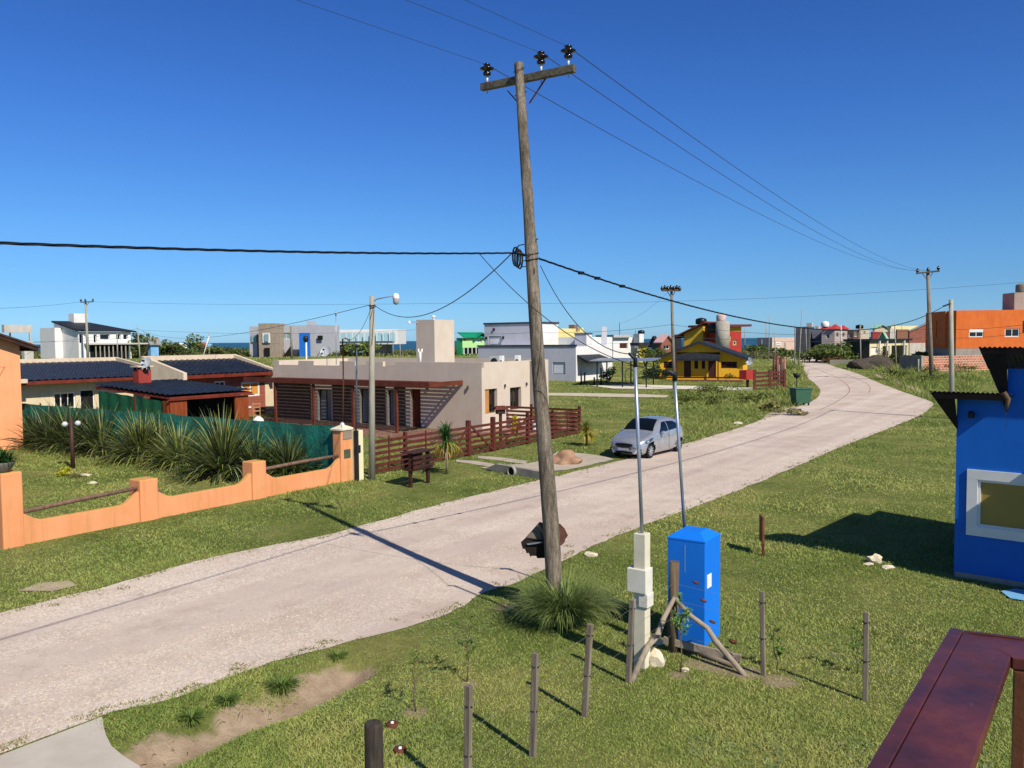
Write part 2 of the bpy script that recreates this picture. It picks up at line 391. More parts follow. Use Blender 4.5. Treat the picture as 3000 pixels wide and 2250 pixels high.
n2 = noise(nt, 9, 8, .7); r2 = ramp(nt, n2.outputs[0], [(.3, .62), (.7, 1.15)])
c = mix(nt, 1.0, r1.outputs[0], r2.outputs[0], 'MULTIPLY')
n5 = noise(nt, 1.6, 6, .7); r5 = ramp(nt, n5.outputs[0], [(.62, 0.0), (.72, 1.0)]); k5 = N(nt, 'ShaderNodeMath', operation='MULTIPLY'); nt.links.new(r5.outputs[0], k5.inputs[0]); k5.inputs[1].default_value = .5
c = mix(nt, k5.outputs[0], c, lin('#8d7b55'))
n3 = noise(nt, 3, 7, .7); r3 = ramp(nt, n3.outputs[0], [(.3, '#8e7a66'), (.7, '#b5a18a')])
at = N(nt, 'ShaderNodeAttribute', attribute_name='Col'); sp = N(nt, 'ShaderNodeSeparateColor'); nt.links.new(at.outputs[0], sp.inputs[0])
nt.links.new(mix(nt, sp.outputs[0], c, r3.outputs[0]), b.inputs['Base Color'])
n4 = noise(nt, 22, 8, .75); bump(nt, b, n4.outputs[0], .8, .06)
struct(gm.build('ground', mg))
# ---- road material
def Mroad(name, c1, c2, pale, k=1.0):
    m, nt, b = base(name); b.inputs['Roughness'].default_value = .95; b.inputs['Specular IOR Level'].default_value = .15
    n1 = noise(nt, .22, 7, .6, co='Object'); r1 = ramp(nt, n1.outputs[0], [(.35, c1), (.65, c2)])
    n2 = noise(nt, 14, 6, .75); r2 = ramp(nt, n2.outputs[0], [(.3, .86), (.7, 1.08)])
    c = mix(nt, 1.0, r1.outputs[0], r2.outputs[0], 'MULTIPLY')
    n6 = noise(nt, .9, 6, .7); r6 = ramp(nt, n6.outputs[0], [(.5, 0.0), (.72, 1.0)]); k6 = N(nt, 'ShaderNodeMath', operation='MULTIPLY'); nt.links.new(r6.outputs[0], k6.inputs[0]); k6.inputs[1].default_value = .62
    c = mix(nt, k6.outputs[0], c, lin('#a38f80'))
    n7 = noise(nt, 6, 4, .6); r7 = ramp(nt, n7.outputs[0], [(.70, 0.0), (.76, 1.0)]); k7 = N(nt, 'ShaderNodeMath', operation='MULTIPLY'); nt.links.new(r7.outputs[0], k7.inputs[0]); k7.inputs[1].default_value = .5
    c = mix(nt, k7.outputs[0], c, lin('#8a7768'))
    # wheel-worn bands run along the road: noise drawn out along it
    t = N(nt, 'ShaderNodeTexCoord'); mp = N(nt, 'ShaderNodeMapping'); mp.inputs['Rotation'].default_value = (0, 0, radians(-55)); mp2 = N(nt, 'ShaderNodeMapping'); mp2.inputs['Scale'].default_value = (.05, 1.0, 1)
    nt.links.new(t.outputs['Object'], mp.inputs[0]); nt.links.new(mp.outputs[0], mp2.inputs[0]); nb = N(nt, 'ShaderNodeTexNoise'); nb.inputs['Scale'].default_value = .9; nb.inputs['Detail'].default_value = 4; nt.links.new(mp2.outputs[0], nb.inputs[0])
    rb = ramp(nt, nb.outputs[0], [(.42, 0.0), (.62, 1.0)])
    vo = N(nt, 'ShaderNodeTexVoronoi'); vo.inputs['Scale'].default_value = 30; t2 = N(nt, 'ShaderNodeTexCoord'); nt.links.new(t2.outputs['Object'], vo.inputs['Vector'])
    rv = ramp(nt, vo.outputs['Color'], [(.45, 0.0), (.7, 1.0)]); mm = N(nt, 'ShaderNodeMath', operation='MULTIPLY'); nt.links.new(rb.outputs[0], mm.inputs[0]); nt.links.new(rv.outputs[0], mm.inputs[1])
    m2 = N(nt, 'ShaderNodeMath', operation='MULTIPLY'); nt.links.new(mm.outputs[0], m2.inputs[0]); m2.inputs[1].default_value = .7 * k
    c = mix(nt, m2.outputs[0], c, lin(pale))
    nt.links.new(c, b.inputs['Base Color'])
    n4 = noise(nt, 35, 7, .75); bump(nt, b, n4.outputs[0], .5, .02); return m
MROAD = Mroad('road_dirt', '#baa89d', '#ccbcae', '#e2d6c6')
MPATH = M('path_concrete', '#a59a8a', '#b9ae9e', 1.5, .95, .3, 40, stain='#9a8873')
MDIRT = M('dirt', '#9a8873', '#b3a28c', 2.5, 1, .6, 30)
def sheet(name, poly, z, mat, flat=False):
    # a thin sheet that follows the terrain: triangulate the outline together with an inner grid
    import bmesh
    bm = bmesh.new(); vs = [bm.verts.new((p[0], p[1], 0)) for p in poly]; bm.faces.new(vs)
    bmesh.ops.triangulate(bm, faces=bm.faces[:])
    P_ = np.array(poly); y0, y1 = P_[:, 1].min(), P_[:, 1].max(); x0, x1 = P_[:, 0].min(), P_[:, 0].max()
    ycuts = [y for y in np.arange(math.ceil(y0 / 6) * 6, y1, 6)] if y1 > 66 else []
    for y in ycuts: bmesh.ops.bisect_plane(bm, geom=bm.verts[:] + bm.edges[:] + bm.faces[:], plane_co=(0, y, 0), plane_no=(0, 1, 0))
    for v in bm.verts: v.co.z = (0 if flat else zt(v.co.x, v.co.y)) + z + .00012 * max(0, v.co.y - 20)
    me = bpy.data.meshes.new(name); bm.normal_update(); bm.to_mesh(me); bm.free(); me.materials.append(mat)
    o = bpy.data.objects.new(name, me); COL.objects.link(o); return struct(o)
sheet('road', ROAD, .010, MROAD)
sheet('driveway', DRIVE, .020, M('driveway_concrete', '#b0a79b', '#c3bbae', 1.2, .9, .2, 50, stain='#a3968a'), True)
sheet('driveway', CULV, .022, MPATH)
for p_ in PATHS: sheet('path', p_, .014, MPATH)
sheet('side_road', SIDE, .03, M('side_road_dirt', '#b3a58e', '#c8bda8', 1.5, 1, .2, 20))
sheet('pavement', PAVE, .04, M('pale_paving', '#c9c0ae', '#ddd5c6', 1.5, 1, .2, 20))
for p_ in DIRT: sheet('dirt_patch', p_, .014, MDIRT)
# ---- tyre marks and road-edge gravel are part of the road surface
def track(pts, w_, nm='tyre_track'):
    pts = smooth_line(g2(pts), 2); L = []; R = []
    for i, p in enumerate(pts):
        a = pts[max(0, i - 1)]; b_ = pts[min(len(pts) - 1, i + 1)]; dx, dy = b_[0] - a[0], b_[1] - a[1]; l = math.hypot(dx, dy); wv = w_ * (1 + .4 * mnoise.noise(Vector((p[0], p[1], 3))))
        L.append((p[0] - dy / l * wv, p[1] + dx / l * wv)); R.append((p[0] + dy / l * wv, p[1] - dx / l * wv))
    sheet(nm, L + R[::-1], .0145, M('tyre_track_dirt', '#93796e', '#a78d82', 3, 1, .2, 30))
track([(2350, 1068), (2420, 1092), (2470, 1116), (2488, 1135), (2490, 1150), (2450, 1180), (2400, 1203)], .045)
track([(2480, 1098), (2530, 1118), (2552, 1134), (2545, 1152)], .035)
# ---- water
wm, nt, b = base('sea_water'); b.inputs['Roughness'].default_value = .35
nw = noise(nt, .002, 6, .6, (1, 6, 1)); rw = ramp(nt, nw.outputs[0], [(.3, '#133f49'), (.7, '#1b4f58')]); nt.links.new(rw.outputs[0], b.inputs['Base Color']); b.inputs['Specular IOR Level'].default_value = .25
nw2 = noise(nt, .15, 6, .6, (1, 2.5, 1)); bump(nt, b, nw2.outputs[0], .9, 1.5)
wmb = MB(); W = 30000
for x0, x1, y0, y1 in ((-W, W, 240, 1500), (-W, W, 1500, W)): wmb.poly([(x0, y0, -3), (x1, y0, -3), (x1, y1, -3), (x0, y1, -3)])
struct(wmb.build('sea', wm))
# ================================================================ GRASS AND GRAVEL
HF = CH * F
def sn(X, Y, s, sd):
    r = np.random.default_rng(sd); o = np.zeros_like(X)
    for k in range(7):
        a = r.uniform(0, 2 * pi); f = s * r.uniform(.6, 2.2); o += np.sin(X * cos(a) * f + Y * sin(a) * f + r.uniform(0, 6.28))
    return o / 2.65
TALL = [(g2([(1880, 1200), (2300, 1130), (2400, 1165), (2290, 1210), (2030, 1296)]), 2.0),
        (g2([(1960, 1150), (2100, 1143), (2230, 1142), (2330, 1120), (2385, 1180), (2290, 1208), (2200, 1240), (2050, 1245)]), 4.0),
        (g2([(2290, 1060), (2340, 1060), (2372, 1098), (2350, 1118), (2290, 1098)]), 4.5),
        (g2([(2560, 1080), (2640, 1085), (2760, 1100), (2900, 1105), (2860, 1150), (2740, 1180), (2640, 1140), (2590, 1112)]), 5.0),
        (g2([(2440, 1048), (2600, 1050), (2620, 1080), (2560, 1090), (2450, 1066)]), 4.0),
        (g2([(80, 1290), (960, 1440), (960, 1480), (60, 1330)]), 1.6)]
NOG = [ROAD, DRIVE, CULV, SIDE, PAVE] + PATHS
def vzt(X, Y):
    return np.array([zt(x, y) for x, y in zip(X, Y)])
def sample(n, dy0, dy1, u0=-450, u1=3800, pw=1.0):
    dy = dy0 + (dy1 - dy0) * rng.random(n) ** pw; D = HF / dy; return (rng.uniform(u0, u1, n) - 1500) / F * D, D
def ddv(X, Y):
    m = np.full(X.shape, 9.0)
    for i in range(len(DITCH) - 1):
        a, b = DITCH[i], DITCH[i + 1]; dx, dy = b.x - a.x, b.y - a.y
        t = np.clip(((X - a.x) * dx + (Y - a.y) * dy) / (dx * dx + dy * dy), 0, 1); m = np.minimum(m, np.hypot(X - a.x - t * dx, Y - a.y - t * dy))
    return m
def tris(name, X, Y, Z, Wd, H, col, mat, lean=.5, parent=None):
    n = len(X); a = rng.uniform(0, 2 * pi, n); la = rng.uniform(0, 2 * pi, n); l = H * lean * rng.random(n) * 1.5
    v = np.zeros((n, 3, 3)); c, s = np.cos(a) * Wd / 2, np.sin(a) * Wd / 2
    v[:, 0] = np.stack([X - c, Y - s, Z], 1); v[:, 1] = np.stack([X + c, Y + s, Z], 1); v[:, 2] = np.stack([X + np.cos(la) * l, Y + np.sin(la) * l, Z + H], 1)
    me = bpy.data.meshes.new(name); me.vertices.add(3 * n); me.vertices.foreach_set('co', v.ravel()); me.loops.add(3 * n); me.loops.foreach_set('vertex_index', np.arange(3 * n))
    me.polygons.add(n); me.polygons.foreach_set('loop_start', np.arange(n) * 3); me.polygons.foreach_set('loop_total', np.full(n, 3))
    # blades are shaded like the turf they make up: normals turned upward
    ca = me.color_attributes.new('Col', 'FLOAT_COLOR', 'POINT'); cc = np.ones((n, 3, 4)); cc[:, :, :3] = col[:, None, :]; ca.data.foreach_set('color', cc.ravel())
    me.materials.append(mat); me.update(); me.validate()
    o = bpy.data.objects.new(name, me); COL.objects.link(o); o.parent = parent; return o
GR = Mcol('grass_blade', .7, .35)
def turf(n, dy0, dy1, nm='grass'):
    X, Y = sample(n, dy0, dy1)
    jx = rng.normal(0, .05, n) * np.where(rng.random(n) < .2, 4.0, 1.0); keep = np.ones(n, bool)
    for pl in NOG: keep &= ~pip(X + jx * .6, Y + jx, pl)
    for pl in DIRT: keep &= ~(pip(X + jx * 4, Y + jx * 4, pl) & (rng.random(n) < .6))
    dd = ddv(X, Y); keep &= ~(dd < .44 + .16 * sn(X, Y, 3.0, 5) + jx)
    bare = sn(X, Y, 1.3, 8) + .5 * sn(X, Y, 4.5, 9); keep &= ~((bare > 1.75) & (rng.random(n) < .6))
    for bx_, by_, br_ in BARE: keep &= ~((np.hypot(X - bx_, Y - by_) < br_ * .8) & (rng.random(n) < .8))
    X, Y = X[keep], Y[keep]; m = len(X)
    mul = np.ones(m)
    for pl, k in TALL: q = pip(X, Y, pl); mul[q] = np.maximum(mul[q], k)
    mul *= np.clip(1 + .45 * sn(X, Y, 1.1, 3), .4, 2)
    W = .004 + .0011 * Y; H = (.019 + .0009 * Y) * rng.uniform(.5, 1.5, m) * mul
    t = .5 + .28 * sn(X, Y, .35, 1) + .22 * sn(X, Y, 1.7, 2) + .13 * sn(X, Y, 6, 4) + rng.normal(0, .13, m) ; t = np.clip(t, 0, 1)[:, None]
    g = np.array(lin('#758a42')[:3]); y = np.array(lin('#b3b56a')[:3]); k = np.array(lin('#98a858')[:3])
    col = np.where(t < .5, g + (k - g) * t * 2, k + (y - k) * (t - .5) * 2)
    dry = rng.random(m) < .04; col[dry] = np.array(lin('#b3a06e')[:3])
    col *= rng.uniform(.84, 1.2, m)[:, None]
    dk = mul > 2; col[dk] = col[dk] * .7 + np.array(lin('#75803c')[:3]) * .2
    Z = vzt(X, Y) - .005
    o = tris(nm, X, Y, Z, W * rng.uniform(.7, 1.5, m), H, col, GR, 1.3); return tag(o, kind='stuff')
turf(690000, 150, 1330)
turf(92000, 55, 150, 'far_grass')
# weeds creeping over the road edges
n = 420000; X, Y = sample(n, 200, 1330); k = pip(X, Y, ROAD); X, Y = X[k], Y[k]
def edge(d):
    m_ = np.zeros(X.shape, bool)
    for a_ in (-1, 1): m_ |= ~pip(X + .83 * d * a_, Y - .56 * d * a_, ROAD)
    return m_
k = (edge(.22) & (sn(X, Y, 5, 41) > .15)) | (edge(.55) & (sn(X, Y, 7, 42) + .5 * sn(X, Y, 2, 43) > 1.25)); k &= ~pip(X, Y, DRIVE) & (rng.random(len(X)) < .8)
X, Y = X[k], Y[k]; m = len(X); col = np.array(lin('#7f8745')[:3]) * rng.uniform(.6, 1.35, m)[:, None]; dry = rng.random(m) < .25; col[dry] = np.array(lin('#a3906a')[:3])
tag(tris('edge_weeds', X, Y, np.full(m, .005), .004 + .0011 * Y, (.02 + .0012 * Y) * rng.uniform(.5, 1.6, m), col, GR, 1.4), kind='stuff')
# broad-leaved lawn weeds in patches
n = 420000; X, Y = sample(n, 480, 1330); k = (sn(X, Y, 1.0, 51) + .6 * sn(X, Y, 3.2, 52) > .95)
for pl in NOG: k &= ~pip(X, Y, pl)
k &= ddv(X, Y) > .6; k &= rng.random(n) < .45; X, Y = X[k], Y[k]; m = len(X)
cl = sn(X * 3, Y * 3, 6, 53) > -.2; X, Y = X[cl], Y[cl]; m = len(X)
col = np.array(lin('#8fa06a')[:3]) * rng.uniform(.65, 1.25, m)[:, None]
tag(tris('lawn_weeds', X, Y, vzt(X, Y) + rng.uniform(.005, .03, m), rng.uniform(.014, .03, m), rng.uniform(.008, .022, m), col, GR, 2.2), kind='stuff')
# gravel lying on the road
n = 430000; X, Y = sample(n, 230, 1330)
keep = pip(X, Y, ROAD); along = X * e1[0] + Y * e1[1]; across = -X * e1[1] + Y * e1[0]
band = sn(across * 2.2, along * .12, 1.4, 21) + .5 * sn(X, Y, 2.5, 22)
nsh = lambda d: pip(X + .83 * d, Y - .56 * d, ROAD)
wob = sn(X, Y, .8, 24)
near_b = nsh(.55) & ~nsh(2.1); far_e = ~pip(X - .83 * .85, Y + .56 * .85, ROAD)
pr = np.clip((band - .1) * .35, .02, .22); pr[near_b] = np.maximum(pr[near_b], .30 + .22 * wob[near_b]); pr[far_e] = .45 + .2 * wob[far_e]
keep &= rng.random(n) < pr
X, Y = X[keep], Y[keep]; m = len(X); r = rng.uniform(.005, .015, m) * (1 + Y * .025)
st = np.array([(1, 0, 0), (-.5, .87, 0), (-.5, -.87, 0), (.1, .1, .7)]); fs = np.array([(0, 1, 3), (1, 2, 3), (2, 0, 3)])
a = rng.uniform(0, 6.28, m); ca_, sa_ = np.cos(a), np.sin(a)
v = np.zeros((m, 4, 3))
for k in range(4):
    sx_, sy_, sz_ = st[k]; jx = rng.uniform(.6, 1.3, m)
    v[:, k, 0] = X + r * jx * (sx_ * ca_ - sy_ * sa_); v[:, k, 1] = Y + r * jx * (sx_ * sa_ + sy_ * ca_); v[:, k, 2] = .009 + r * sz_ * jx
me = bpy.data.meshes.new('gravel'); me.vertices.add(4 * m); me.vertices.foreach_set('co', v.ravel())
ix = (np.arange(m)[:, None, None] * 4 + fs[None]).ravel(); me.loops.add(9 * m); me.loops.foreach_set('vertex_index', ix)
me.polygons.add(3 * m); me.polygons.foreach_set('loop_start', np.arange(3 * m) * 3); me.polygons.foreach_set('loop_total', np.full(3 * m, 3))
ca = me.color_attributes.new('Col', 'FLOAT_COLOR', 'POINT'); cc = np.ones((m, 4, 4)); base_ = np.array(lin('#d2c1ac')[:3])
cc[:, :, :3] = (base_ * rng.uniform(.5, 1.22, m)[:, None])[:, None, :]; ca.data.foreach_set('color', np.clip(cc, 0, .92).ravel())
me.materials.append(Mcol('gravel_stone', .9)); me.update(); o = bpy.data.objects.new('gravel', me); COL.objects.link(o); tag(o, kind='stuff')
# ================================================================ PLANT BUILDERS
LEAF = Mcol('leaf_blade', .55, .3)
def strap(mb, cols, c, az_, el_, L, W, droop, col, seg=5, tipcol=None):
    # one strap leaf: ribbon arching under its own weight
    d = Vector((cos(az_), sin(az_), 0)); side = Vector((-sin(az_), cos(az_), 0)); p = Vector(c); e = el_; vs = []; cs = []
    for i in range(seg + 1):
        t = i / seg; w_ = W * (1 - t ** 2.2) * (0.55 + .9 * t if t < .5 else 1) + .002
        fold = Vector((0, 0, w_ * .12))
        vs += [p - side * w_ / 2 + fold, p + side * w_ / 2 + fold]
        cc = col if tipcol is None else tuple(col[k] * (1 - t) + tipcol[k] * t for k in range(3)); cs += [(*cc[:3], 1)] * 2
        p = p + (d * cos(e) + Vector((0, 0, sin(e)))) * (L / seg); e -= droop / seg * (1 + t)
    mb.add(vs, [(2 * i, 2 * i + 1, 2 * i + 3, 2 * i + 2) for i in range(seg)], True); cols += cs
def jit(c, a=.2):
    k = random.uniform(1 - a, 1 + a); return tuple(x * k for x in c[:3])
def flax(pos, R, H, label, yellow=.4, n=170, name='flax_plant'):
    root = E(name, pos, label, 'plant', 'flax plants along the green net fence'); mb = MB(); cols = []
    g = lin('#46552f'); gy = lin('#8a9648'); gd = lin('#39462c'); pale = lin('#8d9672')
    for i in range(n):
        a = random.uniform(0, 2 * pi); rr = random.random() ** .7; c = Vector(pos) + Vector((cos(a) * .28 * rr, sin(a) * .28 * rr, 0))
        e = radians(86 - 62 * rr + random.uniform(-8, 8)); L = H * random.uniform(.75, 1.12) * (1 - .12 * rr)
        q = random.random(); col = gy if q < yellow * .6 else (pale if q < yellow * .6 + .15 else (g if q < .85 else gd))
        strap(mb, cols, c, a + random.uniform(-.3, .3), e, L, random.uniform(.045, .075), random.uniform(.25, 1.35) * (.4 + rr), jit(col), 6, jit(lin('#a5a35a')) if random.random() < yellow * .5 else None)
    for i in range(int(n * .12)):  # dead lower leaves
        a = random.uniform(0, 2 * pi); strap(mb, cols, Vector(pos), a, radians(random.uniform(15, 40)), R * 1.1, .04, 1.4, jit(lin('#8f8258')), 5)
    mb.col = cols; mb.build('leaves', LEAF, root)
    MB().lathe(pos, [(.2, -.05), (.26, .05), (.2, .22), (.02, .3)], 9).build('crown_base', M('flax_base', '#3a3a22', '#55502f', 6), root)
    return root
def tussock(pos, R, H, n, label, cat='grass clump', name='pampas_grass', c1='#4f6a30', c2='#8f9c5a', w_=.012, droop=1.6):
    root = E(name, pos, label, cat); mb = MB(); cols = []
    for i in range(n):
        a = random.uniform(0, 2 * pi); rr = random.random() ** .6; c = Vector(pos) + Vector((cos(a) * R * .3 * rr, sin(a) * R * .3 * rr, 0))
        t = random.random(); A, B = lin(c1), lin(c2); col = tuple(A[k] * (1 - t) + B[k] * t for k in range(3))
        strap(mb, cols, c, a + random.uniform(-.5, .5), radians(88 - 34 * rr), H * random.uniform(.6, 1.15), w_, droop * random.uniform(.4, 1.3), jit(col), 6)
    mb.col = cols; mb.build('leaves', LEAF, root); return root
def leafcloud(mb, cols, c, r, n, ls, c1, c2, flat=1.0):
    c = Vector(c); A, B = lin(c1), lin(c2)
    # a few sub-clumps, leaves near their shells: uneven outline with gaps
    K = max(3, int(n / 90)); cl = []
    for k in range(K):
        v = Vector((random.gauss(0, 1), random.gauss(0, 1), random.gauss(0, .9))).normalized() * random.uniform(.25, .78)
        cl.append((Vector((c.x + v.x * r[0], c.y + v.y * r[1], c.z + v.z * r[2])), random.uniform(.28, .5), random.uniform(.75, 1.2)))
    for i in range(n):
        cc, s, b = random.choice(cl); v = Vector((random.gauss(0, 1), random.gauss(0, 1), random.gauss(0, 1))).normalized() * (random.random() ** .35) * s
        p = Vector((cc.x + v.x * r[0], cc.y + v.y * r[1], cc.z + v.z * r[2]))
        if p.z < c.z - r[2] * 1.02: continue
        x = Vector((random.gauss(0, 1), random.gauss(0, 1), random.gauss(0, .6))).normalized(); y = x.cross(Vector((random.gauss(0, 1), random.gauss(0, 1), random.gauss(0, 1)))).normalized()
        l = ls * random.uniform(.6, 1.4); t = random.random(); col = jit(tuple((A[k] * (1 - t) + B[k] * t) * b for k in range(3)), .2)
        mb.add([p - x * l, p + y * l * .45, p + x * l, p - y * l * .45], [(0, 1, 2, 3)]); cols += [(*col, 1)] * 4
def bush(pos, r, n, ls, c1, c2, label, cat='bush', name='bush', group=None, trunk=True):
    root = E(name, pos, label, cat, group); mb = MB(); cols = []
    leafcloud(mb, cols, (pos[0], pos[1], pos[2] + r[2] * .92), r, n, ls, c1, c2); mb.col = cols; mb.build('foliage', LEAF, root)
    if trunk:
        t = MB()
        for k in range(4):
            a = random.uniform(0, 6.28); q = Vector(pos)
            t.tube([q, q + Vector((cos(a) * r[0] * .3, sin(a) * r[1] * .3, r[2] * .8)), q + Vector((cos(a) * r[0] * .5, sin(a) * r[1] * .5, r[2] * 1.3))], [.04 * r[2] + .02, .03 * r[2] + .01, .01], 5)
        t.build('stem', M('bark', '#4a3c2e', '#6a5844', 5), root)
    return root
def sapling(pos, H, label, n=26, c1='#4d6a2c', c2='#7f9a45', ls=.05, bare=.35, name='sapling'):
    root = E(name, pos, label, 'sapling'); s = MB(); q = Vector(pos); pts = [q + Vector((random.uniform(-.02, .02) * k, random.uniform(-.02, .02) * k, H * k / 5)) for k in range(6)]
    s.tube(pts, [.011, .010, .008, .007, .005, .003], 6); mb = MB(); cols = []; A, B = lin(c1), lin(c2)
    for k in range(9):
        z = random.uniform(bare, .95); p = q + Vector((0, 0, H * z)); a = random.uniform(0, 6.28); L = H * random.uniform(.1, .24)
        tip = p + Vector((cos(a) * L, sin(a) * L, L * .8)); s.tube([p, tip], [.004, .002], 4)
        for j in range(n // 2):
            t = random.uniform(.3, 1); col = jit(tuple(A[i] + (B[i] - A[i]) * random.random() for i in range(3)), .25)
            strap(mb, cols, p.lerp(tip, t), random.uniform(0, 6.28), radians(random.uniform(-10, 60)), ls * random.uniform(.8, 1.6), ls * .38, .6, col, 3)
    s.build('stem', M('sapling_bark', '#5a4a3a', '#7a6a50', 8), root); mb.col = cols; mb.build('leaves', LEAF, root); return root
# ================================================================ NEAR OBJECTS
def V3(p, z): return Vector((p[0], p[1], z))
# ---- big utility pole
pb = G0(1622, 1806); PD = pb.y
def PDv(v): return PD + 1.4 * (max(0, 1806 - v) / 1620) ** 1.4
root = E('utility_pole', pb, 'tall weathered wooden power pole leaning left beside the gravel road, nearest the camera', 'utility pole', 'wooden power poles')
ctr = [(1627, 1850), (1625, 1770), (1622, 1675), (1616, 1560), (1606, 1430), (1598, 1340), (1588, 1215), (1578, 1085), (1568, 930), (1556, 746), (1548, 600), (1534, 407), (1524, 260), (1519, 186)]
wid = [49, 49, 48, 47, 46, 44, 42, 40, 37, 34, 32, 29, 27, 26]
pts = [P(u, v, PDv(v)) for u, v in ctr]; rad = [w_ / F * PDv(c_[1]) / 2 for w_, c_ in zip(wid, ctr)]
import bisect
dp = []; dr = []
for i in range(len(pts) - 1):
    for k in range(6): t = k / 6; dp.append(pts[i].lerp(pts[i + 1], t)); dr.append(rad[i] * (1 - t) + rad[i + 1] * t)
dp.append(pts[-1]); dr.append(rad[-1])
ms = MB(); ms.tube(dp, dr, 20)
for i, v in enumerate(ms.v):
    x, y, z = v; k = i // 20; a = i % 20
    nz = mnoise.noise(Vector((a * .9, z * .35, 3))) * .012 + mnoise.noise(Vector((a * 2.7, z * .8, 9))) * .006
    nz += .03 * math.exp(-((z - 6.55) / .22) ** 2) * (1 if 4 < a < 14 else .2)
    c_ = dp[min(k, len(dp) - 1)]; dx, dy = x - c_.x, y - c_.y; l = math.hypot(dx, dy) or 1
    ms.v[i] = (x + dx / l * nz, y + dy / l * nz, z)
def Mpole():
    m, nt, b = base('pole_wood'); b.inputs['Roughness'].default_value = .88; b.inputs['Specular IOR Level'].default_value = .2
    n1 = noise(nt, 1.4, 7, .7, (9, 9, .5)); r1 = ramp(nt, n1.outputs[0], [(.30, '#544c43'), (.48, '#867a6b'), (.7, '#aa9e8d')])
    n2 = noise(nt, 3.2, 6, .65, (14, 14, .35)); r2 = ramp(nt, n2.outputs[0], [(.47, 1.0), (.53, .35), (.56, 1.0)])
    n3 = noise(nt, .6, 3, .5); r3 = ramp(nt, n3.outputs[0], [(.35, '#6f7468'), (.65, '#ffffff')])
    c = mix(nt, 1.0, r1.outputs[0], r2.outputs[0], 'MULTIPLY'); c = mix(nt, .45, c, r3.outputs[0], 'MULTIPLY')
    vo = N(nt, 'ShaderNodeTexVoronoi'); vo.inputs['Scale'].default_value = 1.0; t = N(nt, 'ShaderNodeTexCoord'); mp = N(nt, 'ShaderNodeMapping'); mp.inputs['Scale'].default_value = (4, 4, 1.3)
    nt.links.new(t.outputs['Object'], mp.inputs[0]); nt.links.new(mp.outputs[0], vo.inputs['Vector']); rv = ramp(nt, vo.outputs['Distance'], [(.06, .3), (.13, 1.0)])
    c = mix(nt, 1.0, c, rv.outputs[0], 'MULTIPLY'); nt.links.new(c, b.inputs['Base Color'])
    bump(nt, b, n2.outputs[0], .9, .02); return m
MPOLE = Mpole()
ms.build('shaft', MPOLE, root)
PT = PDv(220); aL, aR = P(1396, 250, PT + .58), P(1670, 193, PT - .62); ad = (aR - aL).normalized()
ab = MB(); off = Vector((-.57, -.82, 0)).normalized() * -.13
aL2, aR2 = aL + off * .0, aR + off * .0
sh = Vector((e1[0], e1[1], 0)) * .17
ab.beam(aL + sh, aR + sh, .11, .135).build('crossarm', M('crossarm_wood', '#3d3a30', '#77705f', 3, .9, .7, 20, stretch=(5, 5, 5), streak=.5), root, bevel=.006)
for (u0, v0, u1, v1) in ((1478, 262, 1513, 300), (1597, 215, 1545, 300)):
    b_ = MB(); b_.beam(P(u0, v0, PT + (1519 - u0) / 110 * .25) + sh * .6, P(u1, v1, PT) + sh * .4, .035, .012, ad); b_.build('brace', RUST, root)
INS = M('brown_porcelain', '#120c0a', '#1d1310', 4, .18, 0, 10, spec=.6)
tops = []
for t in (.062, .655, .935):
    c_ = (aL + sh).lerp(aR + sh, t) + Vector((0, 0, .0675)); k = MB().tube([c_ - Vector((0, 0, .21)), c_ + Vector((0, 0, .2))], .012, 8)
    pin = k.build('insulator_pin', GALV, root); MB().tube([c_, c_ + Vector((0, 0, .13))], .022, 8).build('pin_sleeve', WHITE, pin)
    z0 = .13; q = MB().lathe(c_ + Vector((0, 0, z0)), [(.02, 0), (.075, .01), (.08, .06), (.055, .075), (.06, .10), (.145, .125), (.14, .145), (.07, .175), (.045, .19), (.07, .2), (.07, .225), (.03, .245), (0, .25)], 18)
    q.build('insulator', INS, root); tops.append(c_ + Vector((0, 0, z0 + .215)))
def RG(c, r, tw, tl):
    w_ = MB(); ring(w_, c, r, tw, tl); w_.build('wire_wrap', CABLE, root)
def ring(mb, c, r, tw=.012, tilt=.0, n=16): mb.tube([Vector(c) + Vector((cos(i * 2 * pi / n) * r, sin(i * 2 * pi / n) * r, sin(i * 2 * pi / n + 1) * tilt)) for i in range(n + 1)], tw, 5, cap=False)
RG(P(1520, 205, PT), .105, .006, .05); RG(P(1525, 275, PT), .115, .006, .05); PM = PDv(745); RG(P(1556, 745, PM), .14, .008, .03); RG(P(1558, 760, PM), .145, .01, .03)
pass
# cable dead-end loops on the pole
lp = MB(); hk = P(1535, 742, PM - .1)
for k in range(3):
    c_ = P(1510 + k * 3, 742 + k * 4, PM - .12); lp.tube([c_ + Vector((.05 * cos(a) + .02 * k, 0, .17 * sin(a) - .06)) for a in np.linspace(0, 6.28, 14)], .016, 6, cap=False)
lp.tube([P(1535, 716, PM - .1), P(1520, 719, PM - .15), P(1513, 728, PM - .15), P(1508, 742, PM - .15)], .012, 6)
lp.tube([P(1537, 748, PM - .1), P(1520, 742, PM - .15), P(1505, 740, PM - .15)], .028, 6)
lp.tube([P(1524, 750, PM - .1), P(1526, 775, PM - .2), P(1532, 782, PM - .2), P(1541, 780, PM - .1)], .009, 6)
lp.build('cable_loops', CABLE, root)
MB().tube([P(1568, 702, PM), P(1576, 700, PM - .1)], .012, 5).build('step_bolt', RUST, root)
